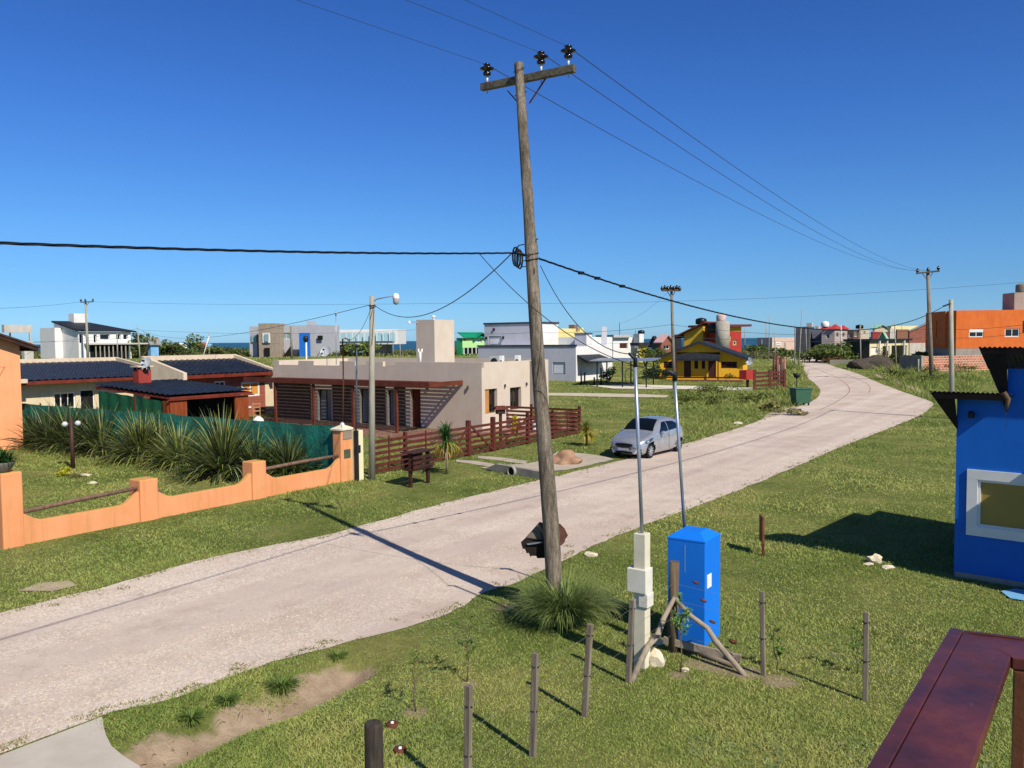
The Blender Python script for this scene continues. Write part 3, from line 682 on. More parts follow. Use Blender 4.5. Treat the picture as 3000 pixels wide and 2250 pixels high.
# ---- broken box fixed behind the pole near its foot
bxr = E('broken_box', P(1590, 1640, PD + .2), 'dark broken wooden box hung behind the foot of the leaning power pole', 'box')
O = P(1592, 1585, PD + .34)
ux, uy, uz = (Rv * cos(.66) + Uv * sin(.66)), (Uv * cos(.66) - Rv * sin(.66)), Vector((.15, .98, -.1))
q = lambda u, v, d: P(u, v, PD + .22 + d)
lid = MB(); lid.extr([q(1537, 1580, .1), q(1578, 1534, .1), q(1586, 1536, .1), q(1597, 1578, .0), q(1586, 1582, -.05)], (0.02, .06, .02)); lid.build('lid', M('grey_board', '#5a5044', '#857a68', 4, .9, .5, 30), bxr)
side = MB(); side.extr([q(1597, 1534, .12), q(1641, 1536, .12), q(1655, 1550, .15), q(1664, 1569, .18), q(1656, 1580, .18), q(1655, 1588, .18), q(1645, 1598, .15), q(1620, 1605, .1), q(1597, 1580, .05)], (0, .05, 0)); side.build('side_board', M('brown_board', '#4f332b', '#6f4a40', 4, .9, .5, 30), bxr)
fr_ = MB(); fr_.extr([q(1526, 1588, 0), q(1537, 1578, 0), q(1596, 1582, -.06), q(1622, 1600, 0), q(1618, 1636, .05), q(1590, 1635, 0), q(1574, 1636, 0), q(1571, 1629, 0), q(1556, 1628, 0), q(1554, 1632, 0), q(1549, 1620, 0), q(1543, 1621, 0), q(1538, 1608, 0), q(1531, 1608, 0)], (.05, .16, 0)); fr_.build('front_board', M('near_black_board', '#15110e', '#2a211b', 4, .9, .5, 30), bxr)  # front board coloured nearly black, darker than lid and side
MB().extr([q(1543, 1593, -.04), q(1588, 1587, -.09), q(1589, 1590, -.09), q(1546, 1597, -.04)], (0, .02, 0)).build('edge_strip', GALV, bxr)
MB().beam(q(1577, 1536, -.02), q(1600, 1574, -.06), .05, .04).build('rail', M('grey_board', '#5a5044'), bxr)
# ---- tussock at the pole foot
tussock(G0(1655, 1828), .85, 1.0, 2400, 'big tussock of long green grass at the foot of the leaning power pole', w_=.010, c1='#4a652e', c2='#a3b06a', droop=1.2)
tussock(G0(1745, 1800), .6, .62, 420, 'loose pale wisps of long grass just right of the big tussock', w_=.009, c1='#6f7a45', c2='#a8a873')
# ---- cream meter column
b0 = G0(1890, 1962); fr = Fr((b0.x, b0.y), 55)
root = E('meter_column', b0, 'cream painted concrete meter column with a tall steel conduit on top', 'meter column')
CREAM = M('cream_paint', '#cbc4ac', '#dcd6c0', 3, .8, .25, 50, stain='#a79f88')
MB().box(0, .18, 0, .19, 0, 2.02, fr).build('column', CREAM, root, bevel=.008)
MB().box(-.04, .20, -.03, .28, 1.14, 1.50, fr).box(-.02, .19, -.05, .10, .93, 1.138, fr).build('meter_box', M('cream_paint_chalky', '#cfcabc', '#dedacf', 3, .8, .3, 40, stain='#9d9a92'), root, bevel=.01)
pc = fr(.09, .09, 2.02); tp = P(1861, 1075, pc.y)
cz = MB().tube([pc - Vector((0, 0, .05)), pc.lerp(tp, .5), tp], .027, 12).build('conduit', GALV, root)
MB().tube([tp, tp + Vector((0, 0, .12)), tp + Vector((-.1, -.05, .2))], [.032, .032, .02], 8).build('weatherhead', METD, cz)
PIPE1 = tp + Vector((-.08, -.04, .19))
# ---- blue pillar
b0 = G0(2065, 1897); fr = Fr((b0.x, b0.y), 55)
root = E('meter_pillar', b0, 'bright blue masonry meter pillar with a hipped top and steel conduit', 'meter pillar')
def Mpaint(name, c1, c2, rough=.55, stain=None): return M(name, c1, c2, 1.3, rough, .12, 45, stain=stain, spec=.4)
BLUE = Mpaint('bright_blue_paint', '#0870da', '#0a78e4')
MB().box(0, .66, 0, .64, 0, 1.66, fr).build('body', BLUE, root, bevel=.012)
cp = MB(); A = [fr(-.004, -.004, 1.66), fr(.664, -.004, 1.66), fr(.664, .644, 1.66), fr(-.004, .644, 1.66)]; B = [p + Vector((0, 0, .035)) for p in A]; C = [fr(.17, .15, 1.80), fr(.49, .15, 1.80), fr(.49, .50, 1.80), fr(.17, .50, 1.80)]
cp.add(A + B + C, [(0, 1, 5, 4), (1, 2, 6, 5), (2, 3, 7, 6), (3, 0, 4, 7), (4, 5, 9, 8), (5, 6, 10, 9), (6, 7, 11, 10), (7, 4, 8, 11), (8, 9, 10, 11), (3, 2, 1, 0)]); cp.build('cap', BLUE, root, bevel=.006)
s0, s1, z0, z1 = opx(fr(0, 0), fr(1, 0), 2071, 1686, 2083, 1725); MB().box(s0, s1, -.012, .02, z0, z1, fr).build('meter_window', WHITE, root, bevel=.004)
MB().box(-.004, .03, .335, .345, 1.15, 1.6, fr).build('paint_drip', M('pale_blue_mark', '#6fa0d8'), root)
pc = fr(.5, .56, 1.70); tp = P(1977, 1115, pc.y)
cz = MB().tube([pc, pc.lerp(tp, .55), tp], .026, 12).build('conduit', GALV, root)
MB().tube([tp, tp + Vector((0, 0, .1)), tp + Vector((-.12, -.02, .16)), tp + Vector((-.16, -.02, .08))], [.045, .05, .04, .03], 8).build('weatherhead', METD, cz)
PIPE2 = tp + Vector((-.1, -.02, .14))
# ---- wire fence of the near plot
cpst = G0(1972, 1908)
froot = E('wire_fence', cpst, 'thin wooden post and wire fence with a braced corner post round the near lawn', 'fence')
posts = []
def fpost(base_, H, w_=.07, lean=(0, 0), mat=WOODG, nm='post'):
    q = MB(); t = V3(base_, H) + Vector((lean[0], lean[1], 0)); q.beam(V3(base_, -.05), t, w_, w_ * .75, (e1[0], e1[1], 0)); o = q.build(nm, mat, froot, bevel=.006); posts.append((V3(base_, 0), t)); return o
GW = WOODG
Cb, Bb, Db = G0(1712, 2100), G0(1560, 2216), G0(1840, 2000)
dd_ = (Cb - Bb); Ab = Bb - dd_ * 1.02
for b_, top in ((Db, (1853, 1757)), (Cb, (1729, 1828)), (Bb, (1569, 1913)), (Ab, (1373, 2008))):
    tpz = Hz(b_, top[1], top[0]); x_ = P(top[0], top[1], b_.y); fpost(b_, tpz, .075, (x_.x - b_.x, 0))
posts_l = posts[:]
rb = Ab - dd_ * 1.02; rb = Vector((P(1094, 2120, rb.y).x, rb.y, 0))
o = MB().tube([V3(rb, -.05), V3(rb, .6), V3(rb, Hz(rb, 2122, 1094) - .01), V3(rb, Hz(rb, 2122, 1094) + .02)], [.088, .09, .086, .07], 14).build('round_post', M('tarred_wood', '#26211d', '#4c443b', 3, .9, .8, 14, stretch=(8, 8, .8)), froot)
posts_l.append((V3(rb, 0), V3(rb, Hz(rb, 2122, 1094))))
posts = []
for b_, top in ((G0(2237, 1979), (2232, 1732)), (G0(2535, 2054), (2538, 1793))):
    x_ = P(top[0], top[1], b_.y); fpost(b_, Hz(b_, top[1], top[0]), .065, (x_.x - b_.x, 0))
e3 = posts[-1][0] + (posts[-1][0] - posts[0][0]); posts.append((e3, e3 + Vector((0, 0, 1.2))))
posts_r = posts[:]
ct = P(1976, 1645, cpst.y); MB().tube([V3(cpst, -.1), V3(cpst, .6), ct], [.085, .08, .075], 12).build('corner_post', M('old_post_wood', '#4a3e30', '#756550', 2, .9, .7, 20, stretch=(10, 10, .7)), froot)
bl = MB(); jn = P(1975, 1752, cpst.y - .08)
for (u, v, kx) in ((1846, 1998, 1), (2188, 1980, 0)):
    g_ = G0(u, v); m1 = jn.lerp(g_, .45) + Vector((.03, 0, -.03 if kx else .05)); m2 = jn.lerp(g_, .6) + Vector((-.02, 0, .0 if kx else .04))
    MB().tube([jn, jn.lerp(g_, .25), m1, m2, g_ - Vector((0, 0, .03))], [.035, .042, .05, .045, .05] if kx else [.03, .038, .04, .045, .04], 9).build('brace', M('pale_log', '#7f7263', '#a39786', 2, .9, .7, 15, stretch=(5, 5, 2)), froot)
MB().beam(P(1944, 1874, 12.8), P(2171, 1930, 12.25), .05, .115).build('rail', M('pale_log', '#7f7263'), froot, bevel=.006)
wz = [.28, .55, .82, 1.08]
wm_ = M('fence_wire_steel', '#8f8a80', '#a8a398', 5, .5, 0, 10, metal=.4)
ch = [(V3(cpst, 0), ct)] + posts_l
for z in wz:
    for L_ in (ch, [(V3(cpst, 0), ct)] + posts_r):
        L2 = [a.lerp(b_, min(.96, z / max(.5, b_.z))) for a, b_ in L_]
        MB().tube([p_ for i in range(len(L2) - 1) for p_ in (L2[i], L2[i].lerp(L2[i + 1], .5) - Vector((0, 0, .015)))] + [L2[-1]], .0016, 4, cap=False).build('wire', wm_, froot)
for (u, v, D_) in ((2038, 1707, 12.7), (2061, 1760, 12.7), (2087, 1822, 12.65)):
    MB().tube([P(u - 9, v - 4, D_), P(u, v, D_ - .01), P(u + 8, v + 3, D_)], [.014, .026, .018], 8).build('wire_tensioner', RUST, froot)
MB().tube([P(2136, 1874, 12.8), P(2145, 1879, 12.78), P(2155, 1883, 12.8)], [.02, .04, .03], 8).build('wire_tensioner', RUST, froot)
for L_ in (posts_l, posts_r[:2]):
    for a, b_ in L_:
        for z in wz[1::2]: c_ = a.lerp(b_, min(.96, z / b_.z)); MB().box(c_.x - .043, c_.x + .043, c_.y - .035, c_.y + .035, c_.z - .004, c_.z + .006).build('wire_tie', METD, froot)
# ---- logs and boards lying by the corner post
r_ = MB(); r_.tube([G0(1990, 1905) + Vector((0, 0, .04)), G0(2060, 1925) + Vector((0, 0, .05)), G0(2150, 1958) + Vector((0, 0, .04))], [.04, .045, .03], 8)
tag(r_.build('branch', M('grey_branch', '#5e5346', '#83776a', 3, .9, .5, 30)), 'grey branch lying on the grass in front of the blue pillar', 'branch')
# ---- stones
STONE = M('pale_stone', '#c2b59c', '#d9cfba', 4, .9, .5, 25, stain='#8d7c63')
for (u, v, r, sd, lb) in ((1917, 1950, (.13, .11, .16), 1, 'large cream stone leaning on the foot of the meter column'), (1930, 1890, (.09, .07, .07), 2, 'brown and cream stone behind the large one at the meter column'),
        (2563, 1648, (.17, .12, .12), 3, 'large white stone on the lawn by the shadow of the blue house'), (2545, 1657, (.12, .06, .04), 4, 'flat white stone left of the large one near the blue house'), (2600, 1668, (.14, .07, .05), 5, 'low flat stone right of the large white one near the blue house'),
        (1728, 1632, (.16, .08, .07), 6, 'pale broken stone at the road edge right of the leaning pole'), (2008, 1968, (.06, .05, .04), 7, 'small grey stone under the sapling by the corner post'),
        (245, 1395, (.26, .14, .06), 8, 'flat pink stone sunk in the lawn near the twin globe lamp'), (272, 1418, (.18, .12, .06), 9, 'smaller grey stone sunk in the lawn below the pink one'), (2162, 1244, (.25, .16, .12), 10, 'lone pale stone at the road edge beyond the silver car')):
    p = G(u, v); s = MB(); s.blob((p.x, p.y, p.z + r[2] * .45), r, sd, 2, .5); tag(s.build('stone', STONE), lb, 'stone', 'loose stones')
for i, (u, v, lb) in enumerate(((1149, 2128, 'round brown cap lying on the lawn, the one farther from the camera'), (1172, 2203, 'round brown cap lying on the lawn, the one nearer the round post'))):
    p = G0(u, v); rt = E('ground_cap', p, lb, 'cap', 'round brown caps in the grass'); MB().lathe((p.x, p.y, .0), [(.075, 0), (.08, .035), (.07, .05), (.045, .042), (0, .042)], 14).build('rim', RUST, rt); MB().lathe((p.x, p.y, .043), [(.022, 0), (.02, .02), (0, .025)], 8).build('knob', WHITE, rt)
# ---- saplings
sapling(G0(1218, 2085), .95, 'small spindly sapling on the near lawn, nearer the round dark post', 22, '#6d8038', '#93a24c')
sapling(G0(1368, 1998), .85, 'small dark-leaved sapling on the near lawn, nearer the tussock', 34, '#3f5726', '#66803a')
sapling(G0(1994, 1970), 1.0, 'young leafy sapling tied beside the braced corner post', 50, '#4a7a38', '#86b060', ls=.07, bare=.5)
sapling(G0(2276, 1962), .62, 'low leafy sapling right of the first post of the right-hand fence line', 40, '#44602c', '#7b9440', ls=.06, bare=.15)
sapling(G0(2512, 1975), .7, 'low leafy sapling just left of the last post of the right-hand fence line', 34, '#44602c', '#7b9440', ls=.055, bare=.15)
for u, v, R_, H_, n_, lb in ((825, 1995, .36, .26, 420, 'green grass tuft on the ditch bank, nearest the leaning pole side'), (664, 2045, .26, .2, 260, 'green grass tuft on the ditch bank, middle one'), (560, 2090, .3, .2, 260, 'green grass tuft on the ditch bank, nearest the driveway'), (990, 1915, .3, .14, 200, 'short weedy tuft at the upper end of the ditch')):
    p = G0(u, v); p.z = zt(p.x, p.y) - .02; tussock(p, R_, H_, n_, lb, 'grass clump', 'grass_tuft', '#4f6a2c', '#86994c', .012, 1.5)
rr = E('ditch_roots', G0(700, 2085), 'thin dark roots and twigs sticking out of the ditch bank', 'roots'); rr.location.z = -.1
for k in range(16):
    i_ = random.randrange(1, 5); t = random.random(); a = DITCH[i_].lerp(DITCH[i_ + 1], t); a = Vector((a.x - .1 + random.uniform(-.25, .1), a.y + random.uniform(.05, .4), 0)); a.z = zt(a.x, a.y) - .01; an = random.uniform(3.6, 5.6); L_ = random.uniform(.06, .22)
    MB().tube([a, a + Vector((cos(an) * L_ * .5, sin(an) * L_ * .5, random.uniform(.0, .07))), a + Vector((cos(an) * L_, sin(an) * L_, random.uniform(-.03, .08)))], [.004, .003, .001], 4).build('root', M('root_dark', '#2f241b', '#4a3a2b', 6), rr)
# ---- small wooden sign seen edge-on
p = G0(2236, 1628); rt = E('wooden_sign', p, 'small brown wooden sign board on a stake, seen edge-on on the lawn', 'sign')
t_ = P(2231, 1520, p.y); fr = Fr((p.x, p.y), 83)
MB().beam(V3(p, -.05), Vector((p.x - .02, p.y, Hz(p, 1527, 2234))), .05, .05).build('stake', WOODB, rt)
MB().box(-.03, .42, -.02, .02, .28, .86, fr).build('board', M('sign_wood', '#5a3420', '#8a5a3c', 3, .8, .4, 30), rt)
# ---- balcony railing
z_ = CH - .75; rl = lambda u, v, h=z_: G0(u, v, h)
rt = E('balcony_railing', (0.9, 1.4, 3.0), 'dark red varnished wooden balcony railing corner in front of the camera', 'railing')
def Mrail():
    m, nt, b = base('varnished_wood'); b.inputs['Roughness'].default_value = .36; b.inputs['Specular IOR Level'].default_value = .45
    n1 = noise(nt, 5, 7, .65); r1 = ramp(nt, n1.outputs[0], [(.35, '#3c2022'), (.55, '#582a28'), (.75, '#733a2e')])
    n2 = noise(nt, 70, 3, .6); r2 = ramp(nt, n2.outputs[0], [(.69, 0.0), (.73, 1.0)]); k = N(nt, 'ShaderNodeMath', operation='MULTIPLY'); nt.links.new(r2.outputs[0], k.inputs[0]); k.inputs[1].default_value = .5
    nt.links.new(mix(nt, k.outputs[0], r1.outputs[0], lin('#8a5f52')), b.inputs['Base Color'])
    n3 = noise(nt, 12, 5, .6); r3 = ramp(nt, n3.outputs[0], [(.3, .26), (.7, .5)]); nt.links.new(r3.outputs[0], b.inputs['Roughness']); n4 = noise(nt, 60, 4, .6); bump(nt, b, n4.outputs[0], .12, .004); return m
MR = Mrail()
c0 = rl(2784, 1838); c1_ = rl(2961, 1921); dL = (rl(2538, 2250) - c0); dL.z = 0; dL.normalize(); dR = rl(3000, 1864) - c0; dR.z = 0; dR.normalize()
jl = c0 + dL * .0; gap = rl(2814, 1840)  # joint between narrow outer strip and the wide board
sd = Vector((-dL.y, dL.x, 0)); sd = sd if sd.x > 0 else -sd
wL = (c1_ - c0).dot(sd); wo = .03
th = .028
def plank(name, a, b_, s0, s1, z1, th=th):
    q = MB(); P4 = [a + sd * s0, b_ + sd * s0, b_ + sd * s1, a + sd * s1]; q.add([Vector((v.x, v.y, z1 - th)) for v in P4] + [Vector((v.x, v.y, z1)) for v in P4], [(0, 3, 2, 1), (4, 5, 6, 7), (0, 1, 5, 4), (1, 2, 6, 5), (2, 3, 7, 6), (3, 0, 4, 7)])
    import bmesh
    o = q.build(name, MR, rt, bevel=.002); bm = bmesh.new(); bm.from_mesh(o.data); bmesh.ops.recalc_face_normals(bm, faces=bm.faces[:]); bm.to_mesh(o.data); bm.free(); return o
plank('outer_trim', c0, c0 + dL * 2.2, 0, wo, z_, .05)
# handrail boards, butted at the corner on the diagonal
nR = Vector((-dR.y, dR.x, 0)); nR = nR if nR.y < 0 else -nR
cI = c1_; cO = c0 + sd * (wo + .0015)
def board(name, P4, z1, th=th):
    q = MB(); q.add([Vector((v.x, v.y, z1 - th)) for v in P4] + [Vector((v.x, v.y, z1)) for v in P4], [(0, 3, 2, 1), (4, 5, 6, 7), (0, 1, 5, 4), (1, 2, 6, 5), (2, 3, 7, 6), (3, 0, 4, 7)])
    import bmesh
    o = q.build(name, MR, rt, bevel=.002); bm = bmesh.new(); bm.from_mesh(o.data); bmesh.ops.recalc_face_normals(bm, faces=bm.faces[:]); bm.to_mesh(o.data); bm.free(); return o
board('handrail_board', [cO, c0 + dL * 2.2 + sd * (wo + .0015), c0 + dL * 2.2 + sd * wL, cI], z_ - .002)
o2 = cO + nR * .012 + sd * .0; g_ = (cI - cO).normalized()
board('handrail_board', [cO + dR * .004 + nR * .014, cI + dR * .004, cI + dR * 2.5, cO + dR * 2.5 + nR * .014], z_ - .004)
board('outer_trim', [c0 + sd * (wo + .002), cO + nR * .012, cO + dR * 2.5 + nR * .012, c0 + dR * 2.5 + sd * wo * .6], z_)
pw = .07; pc_ = c1_ + dR * .02 - dL * .0 + nR * 0
pf = lambda a, b_, z: Vector(((pc_ + dR * a - nR * b_).x, (pc_ + dR * a - nR * b_).y, z))
q = MB(); q.add([pf(a, b_, z) for z in (2.9, z_ - .035) for a, b_ in ((-.012, -.012), (.010, -.012), (.010, .02), (-.012, .02))], [(3, 2, 1, 0), (4, 5, 6, 7), (0, 1, 5, 4), (1, 2, 6, 5), (2, 3, 7, 6), (3, 0, 4, 7)]); q.build('post', M('post_varnish', '#4a2a1c', '#6f4630', 3, .5, .3, 30), rt)
q = MB(); a_ = c0 + sd * .03; q.add([Vector((v.x, v.y, z)) for z in (z_ - .17, z_ - .055) for v in (a_ , a_ + dL * 2.2, a_ + dL * 2.2 + sd * .03, a_ + sd * .03)], [(3, 2, 1, 0), (4, 5, 6, 7), (0, 1, 5, 4), (1, 2, 6, 5), (2, 3, 7, 6), (3, 0, 4, 7)])
q.build('under_rail', MR, rt)
q = MB(); a_ = c1_ + dR * .03 - nR * .005; q.add([Vector((v.x, v.y, z)) for z in (z_ - .13, z_ - .034) for v in (a_, a_ + dR * 2, a_ + dR * 2 - nR * .03, a_ - nR * .03)], [(3, 2, 1, 0), (4, 5, 6, 7), (0, 1, 5, 4), (1, 2, 6, 5), (2, 3, 7, 6), (3, 0, 4, 7)]); q.build('under_rail', M('rail_shade_dark', '#2a1614', '#3c201c', 3, .5, .3, 30), rt)  # right under rail coloured darker to carry the shade below the board
# ================================================================ HOUSES: GENERIC BUILDER
def plaster(name, c1, c2=None, stain=None, streak=.18): return M(name, c1, c2 or c1, 1.1, .92, .15, 50, stain=stain, streak=streak)
def upt(u, D, v=1000): return P(u, v, D)
def bcorner(u, D): p = P(u, 1000, D); return (p.x, p.y)
def walls(mb, fr, La, Lb, z0, z1, opsL=(), opsR=(), depth=.15, back=True, top=True):
    wallface(mb, fr(0, Lb), fr(0, 0), z0, z1, opsL, depth); wallface(mb, fr(0, 0), fr(La, 0), z0, z1, opsR, depth)
    if back: wallface(mb, fr(La, 0), fr(La, Lb), z0, z1); wallface(mb, fr(La, Lb), fr(0, Lb), z0, z1)
    if top: mb.poly([fr(0, 0, z1), fr(La, 0, z1), fr(La, Lb, z1), fr(0, Lb, z1)])
def lens(fr, uL, uR):
    d = fr.w; s, _ = onwall(fr(0, 0), d, uL, 1000) if uL is not None else (4, 0)
    t, _ = onwall(fr(0, 0), fr.u, uR, 1000) if uR is not None else (4, 0)
    return t, s
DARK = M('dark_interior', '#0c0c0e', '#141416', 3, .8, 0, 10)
def fhouse(name, label, uc, uL, uR, D, vt, mat, L=(), R=(), ang=55, z0=None, cap=None, capm=None, La=None, Lb=None, cat='house', group=None, fm=None, gm=None, depth=.15):
    c = bcorner(uc, D); fr = Fr(c, ang); t, s = lens(fr, uL, uR); La = La or t; Lb = Lb or s
    zb = zt(*c) - .4 if z0 is None else z0; z1 = Hz(c, vt, uc)
    root = E(name, (c[0], c[1], zb + .4), label, cat, group); mb = MB()
    oL = [opx(fr(0, Lb), fr(0, 0), *o[:4]) for o in L]; oR = [opx(fr(0, 0), fr(La, 0), *o[:4]) for o in R]
    walls(mb, fr, La, Lb, zb, z1, oL, oR, depth); wl = mb.build('wall', mat, root)
    for A, B, oo, src in ((fr(0, Lb), fr(0, 0), oL, L), (fr(0, 0), fr(La, 0), oR, R)):
        for o, s_ in zip(oo, src):
            k = s_[4] if len(s_) > 4 else {}
            win(root, A, B, o, depth, k.get('fm', fm), k.get('gm', gm), k.get('nv', 1), k.get('nh', 0), k.get('fw', .08), k.get('name', 'window'), k.get('sub', 'pane'), k.get('label'))
    if cap:
        MB().box(-.1, La + .1, -.1, Lb + .1, z1 + .004, z1 + cap, fr).build('roof', capm or CONC, root)
    return root, fr, La, Lb, zb, z1
def tiled(mb, fr, a0, a1, b0, b1, zf, wl=.42, rows=.38, amp=.035, ns=6):
    # pressed tile sheet: waves across a, steps down the slope b; zf(b) roof height
    na = max(2, int((a1 - a0) / wl * ns)); rb = max(2, int(abs(b1 - b0) / rows)); vs = []; fs = []; lines_ = []
    for j in range(rb):
        for t, st in ((j / rb, 0.0), ((j + 1) / rb - .001, .03)): lines_.append((b0 + (b1 - b0) * t, st))
    for b, st in lines_:
        for i in range(na + 1):
            a = a0 + (a1 - a0) * i / na; vs.append(fr(a, b, zf(b) + .05 - st + amp * sin(2 * pi * (a - a0) / wl)))
    n = na + 1
    for j in range(len(lines_) - 1):
        for i in range(na): fs.append((j * n + i, j * n + i + 1, (j + 1) * n + i + 1, (j + 1) * n + i))
    mb.add(vs, fs, False)
TILE = M('black_roof_sheet', '#14171e', '#232833', 1.5, .38, .1, 30, spec=.5)
# ================================================================ LEFT SIDE
# ---- low orange garden wall
ORNG = M('orange_wall_paint', '#dc8e5e', '#e69e70', .9, .9, .25, 40, stain='#a98a4c', streak=.22)
def lichen(m):
    nt = m.node_tree; b = nt.nodes['Principled BSDF']; src = b.inputs['Base Color'].links[0].from_socket; g = N(nt, 'ShaderNodeNewGeometry'); sx = N(nt, 'ShaderNodeSeparateXYZ'); nt.links.new(g.outputs['Normal'], sx.inputs[0])
    n = noise(nt, 3.5, 6, .7); ad = N(nt, 'ShaderNodeMath', operation='MULTIPLY'); nt.links.new(sx.outputs[2], ad.inputs[0]); nt.links.new(ramp(nt, n.outputs[0], [(.35, 0.0), (.55, 1.0)]).outputs[0], ad.inputs[1])
    k = N(nt, 'ShaderNodeMath', operation='MULTIPLY'); nt.links.new(ad.outputs[0], k.inputs[0]); k.inputs[1].default_value = .8; k.use_clamp = True
    n2 = noise(nt, 2.2, 7, .75); r2 = ramp(nt, n2.outputs[0], [(.62, 0.0), (.75, .5)]); mx = N(nt, 'ShaderNodeMath', operation='MAXIMUM'); nt.links.new(k.outputs[0], mx.inputs[0]); nt.links.new(r2.outputs[0], mx.inputs[1])
    nt.links.new(mix(nt, mx.outputs[0], src, lin('#b89445')), b.inputs['Base Color'])
lichen(ORNG)
w2, w4 = G0(410, 1531), G0(1001, 1413.5); wa = math.degrees(atan2(w4.y - w2.y, w4.x - w2.x)); WF = Fr((w2.x, w2.y), wa)
root = E('garden_wall', w2, 'low orange plastered garden wall with stepped pillars and log rails', 'wall')
def au(u): return onwall(WF(0, 0), WF.u, u, 1400)[0]
pil = [(au(2), au(66), 1388, 34), (au(410), au(463), 1408, 436), (au(741), au(781), 1355, 760), (au(1001), au(1035), 1262, 1015)]
hts = []
for i, (a, b_, vtop, um) in enumerate(pil):
    h = Hz(WF(a, 0), vtop, um - 14); hts.append(h); q = MB()
    q.box(a, b_, 0, b_ - a if i != 3 else .42, -.1, h, WF); q.build('pillar', ORNG, root, bevel=.03)
for i in range(3):
    s0, s1 = pil[i][1], pil[i + 1][0]; hl, hm = .54, min(hts[i] if i else 1.2, 1.16) * .68
    prof = [(s0 + .0, -.1), (s0, hm), (s0 + .14, hm - .09), (s0 + .3, hl + .06), (s0 + .48, hl), (s1 - .5, hl), (s1 - .34, hl + .05), (s1 - .17, hl + .17), (s1, hm + .05), (s1, -.1)]
    MB().extr([WF(s, .07, z) for s, z in prof], WF(0, .17) - WF(0, 0)).build('panel', ORNG, root, bevel=.012)
LOG = M('log_rail', '#5a4436', '#84695a', 2, .85, .6, 18, stretch=(6, 6, 3))
def logr(s0, z0, s1, z1, b=.16): MB().tube([WF(s0, b, z0), WF((s0 + s1) / 2, b + .01, (z0 + z1) / 2 + .015), WF(s1, b, z1)], [.055, .06, .05], 9).build('log_rail', LOG, root)
logr(pil[0][1] - .02, .80, pil[1][0] + .02, .93); logr(pil[2][1] - .02, .88, pil[3][0] + .02, .93)
MB().tube([WF(pil[1][1] - .02, .2, .90), WF(pil[1][1] + .5, .55, .5), WF(pil[1][1] + 1.0, .8, .12)], [.05, .055, .05], 8).build('log_rail', LOG, root, 'broken log rail hanging down behind the wall')
p = pil[3]; cp = MB(); h = hts[3]; c_ = (p[0] + p[1]) / 2; A = [WF(p[0] - .05, -.05, h), WF(p[1] + .05, -.05, h), WF(p[1] + .05, .47, h), WF(p[0] - .05, .47, h)]
cp.add(A + [v + Vector((0, 0, .05)) for v in A] + [WF(c_, .21, h + .2)], [(0, 1, 5, 4), (1, 2, 6, 5), (2, 3, 7, 6), (3, 0, 4, 7), (4, 5, 8), (5, 6, 8), (6, 7, 8), (7, 4, 8), (3, 2, 1, 0)]); cp.build('pillar_cap', CREAM, root)
MB().lathe(WF(c_, .21, h + .12), [(.09, 0), (.07, .1), (.0, .16)], 8).build('finial', WHITE, root)
z1 = h - .05; q = MB(); q.box(p[0] + .1, p[1] - .05, -.02, .0, h - .32, h - .03, WF); q.build('number_plaque', M('mosaic_plaque', '#6f6358', '#a09080', 40, .8, .3, 80), root)
MB().box(p[0] + .13, p[1] - .13, -.02, .0, h - .98, h - .68, WF).build('meter_door', M('green_metal', '#3a4f3c', '#4a604a', 5, .6, .2, 30), root)
t_ = upt(1005, (WF(c_, .2)).y, 991); ruz = Hz(WF(c_, .2), 991, 1004)
pp = MB(); b3 = WF(c_ + .05, .25, h + .08); t3 = P(1004, 993, b3.y); pp.tube([b3, b3.lerp(t3, .5) + Vector((.03, 0, 0)), t3, t3 + Vector((.1, -.02, .03)), t3 + Vector((.22, -.05, -.05))], .024, 8); pp.build('conduit', RUST, root)
PIPE3 = t3 + Vector((.22, -.05, -.05))
# pot on the first pillar
pc = WF((pil[0][0] + pil[0][1]) / 2 - .12, .25, hts[0]); root = E('flower_pot', pc, 'wide dark bowl of green strap leaves on the near orange wall pillar', 'flower pot')
MB().lathe(pc, [(.16, 0), (.2, .02), (.27, .16), (.3, .22), (.3, .25), (.26, .24), (.05, .2), (0, .2)], 20).build('bowl', M('stone_bowl', '#4a4a48', '#77736a', 4, .7, .3, 30), root)
mb = MB(); cols = []
for i in range(260): strap(mb, cols, Vector(pc) + Vector((random.gauss(0, .09), random.gauss(0, .09), .2)), random.uniform(0, 6.28), radians(random.uniform(35, 88)), random.uniform(.35, .6), .03, random.uniform(.8, 1.9), jit(lin(random.choice(['#2f5022', '#3f6a2a', '#24401c'])), .25), 5)
mb.col = cols; mb.build('leaves', LEAF, root)
# ---- cream meter pillar with conduit next to the orange one
b0 = G0(1046, 1409); fr = Fr((b0.x, b0.y), wa); root = E('meter_pillar', b0, 'slim cream meter pillar with a black channel, between orange pillar and concrete lamp pole', 'meter pillar')
h = Hz(b0, 1262, 1046); MB().box(0, .34, 0, .3, -.1, h, fr).build('body', M('pale_cream_paint', '#d6cfa6', '#e4ddb8', 3, .85, .15, 40, streak=.1), root, bevel=.01)
ch_ = MB(); ch_.box(-.02, .07, -.045, .1, -.05, h + .01, fr); ch_.build('channel', M('black_channel', '#1c1d22', '#2b2d33', 4, .5, .1, 30), root)
MB().box(.09, .18, -.03, .0, h - .78, h - .52, fr).build('meter_box', METD, root)
b3 = fr(.02, .02, h); t3 = P(1045, 1020, b3.y); cz = MB().tube([b3, t3], .03, 10).build('conduit', M('blue_grey_conduit', '#39424f', '#4a5563', 5, .5, .1, 30), root)
MB().lathe(t3, [(.03, 0), (.06, .05), (.05, .12), (0, .16)], 10).build('weatherhead', METD, cz)
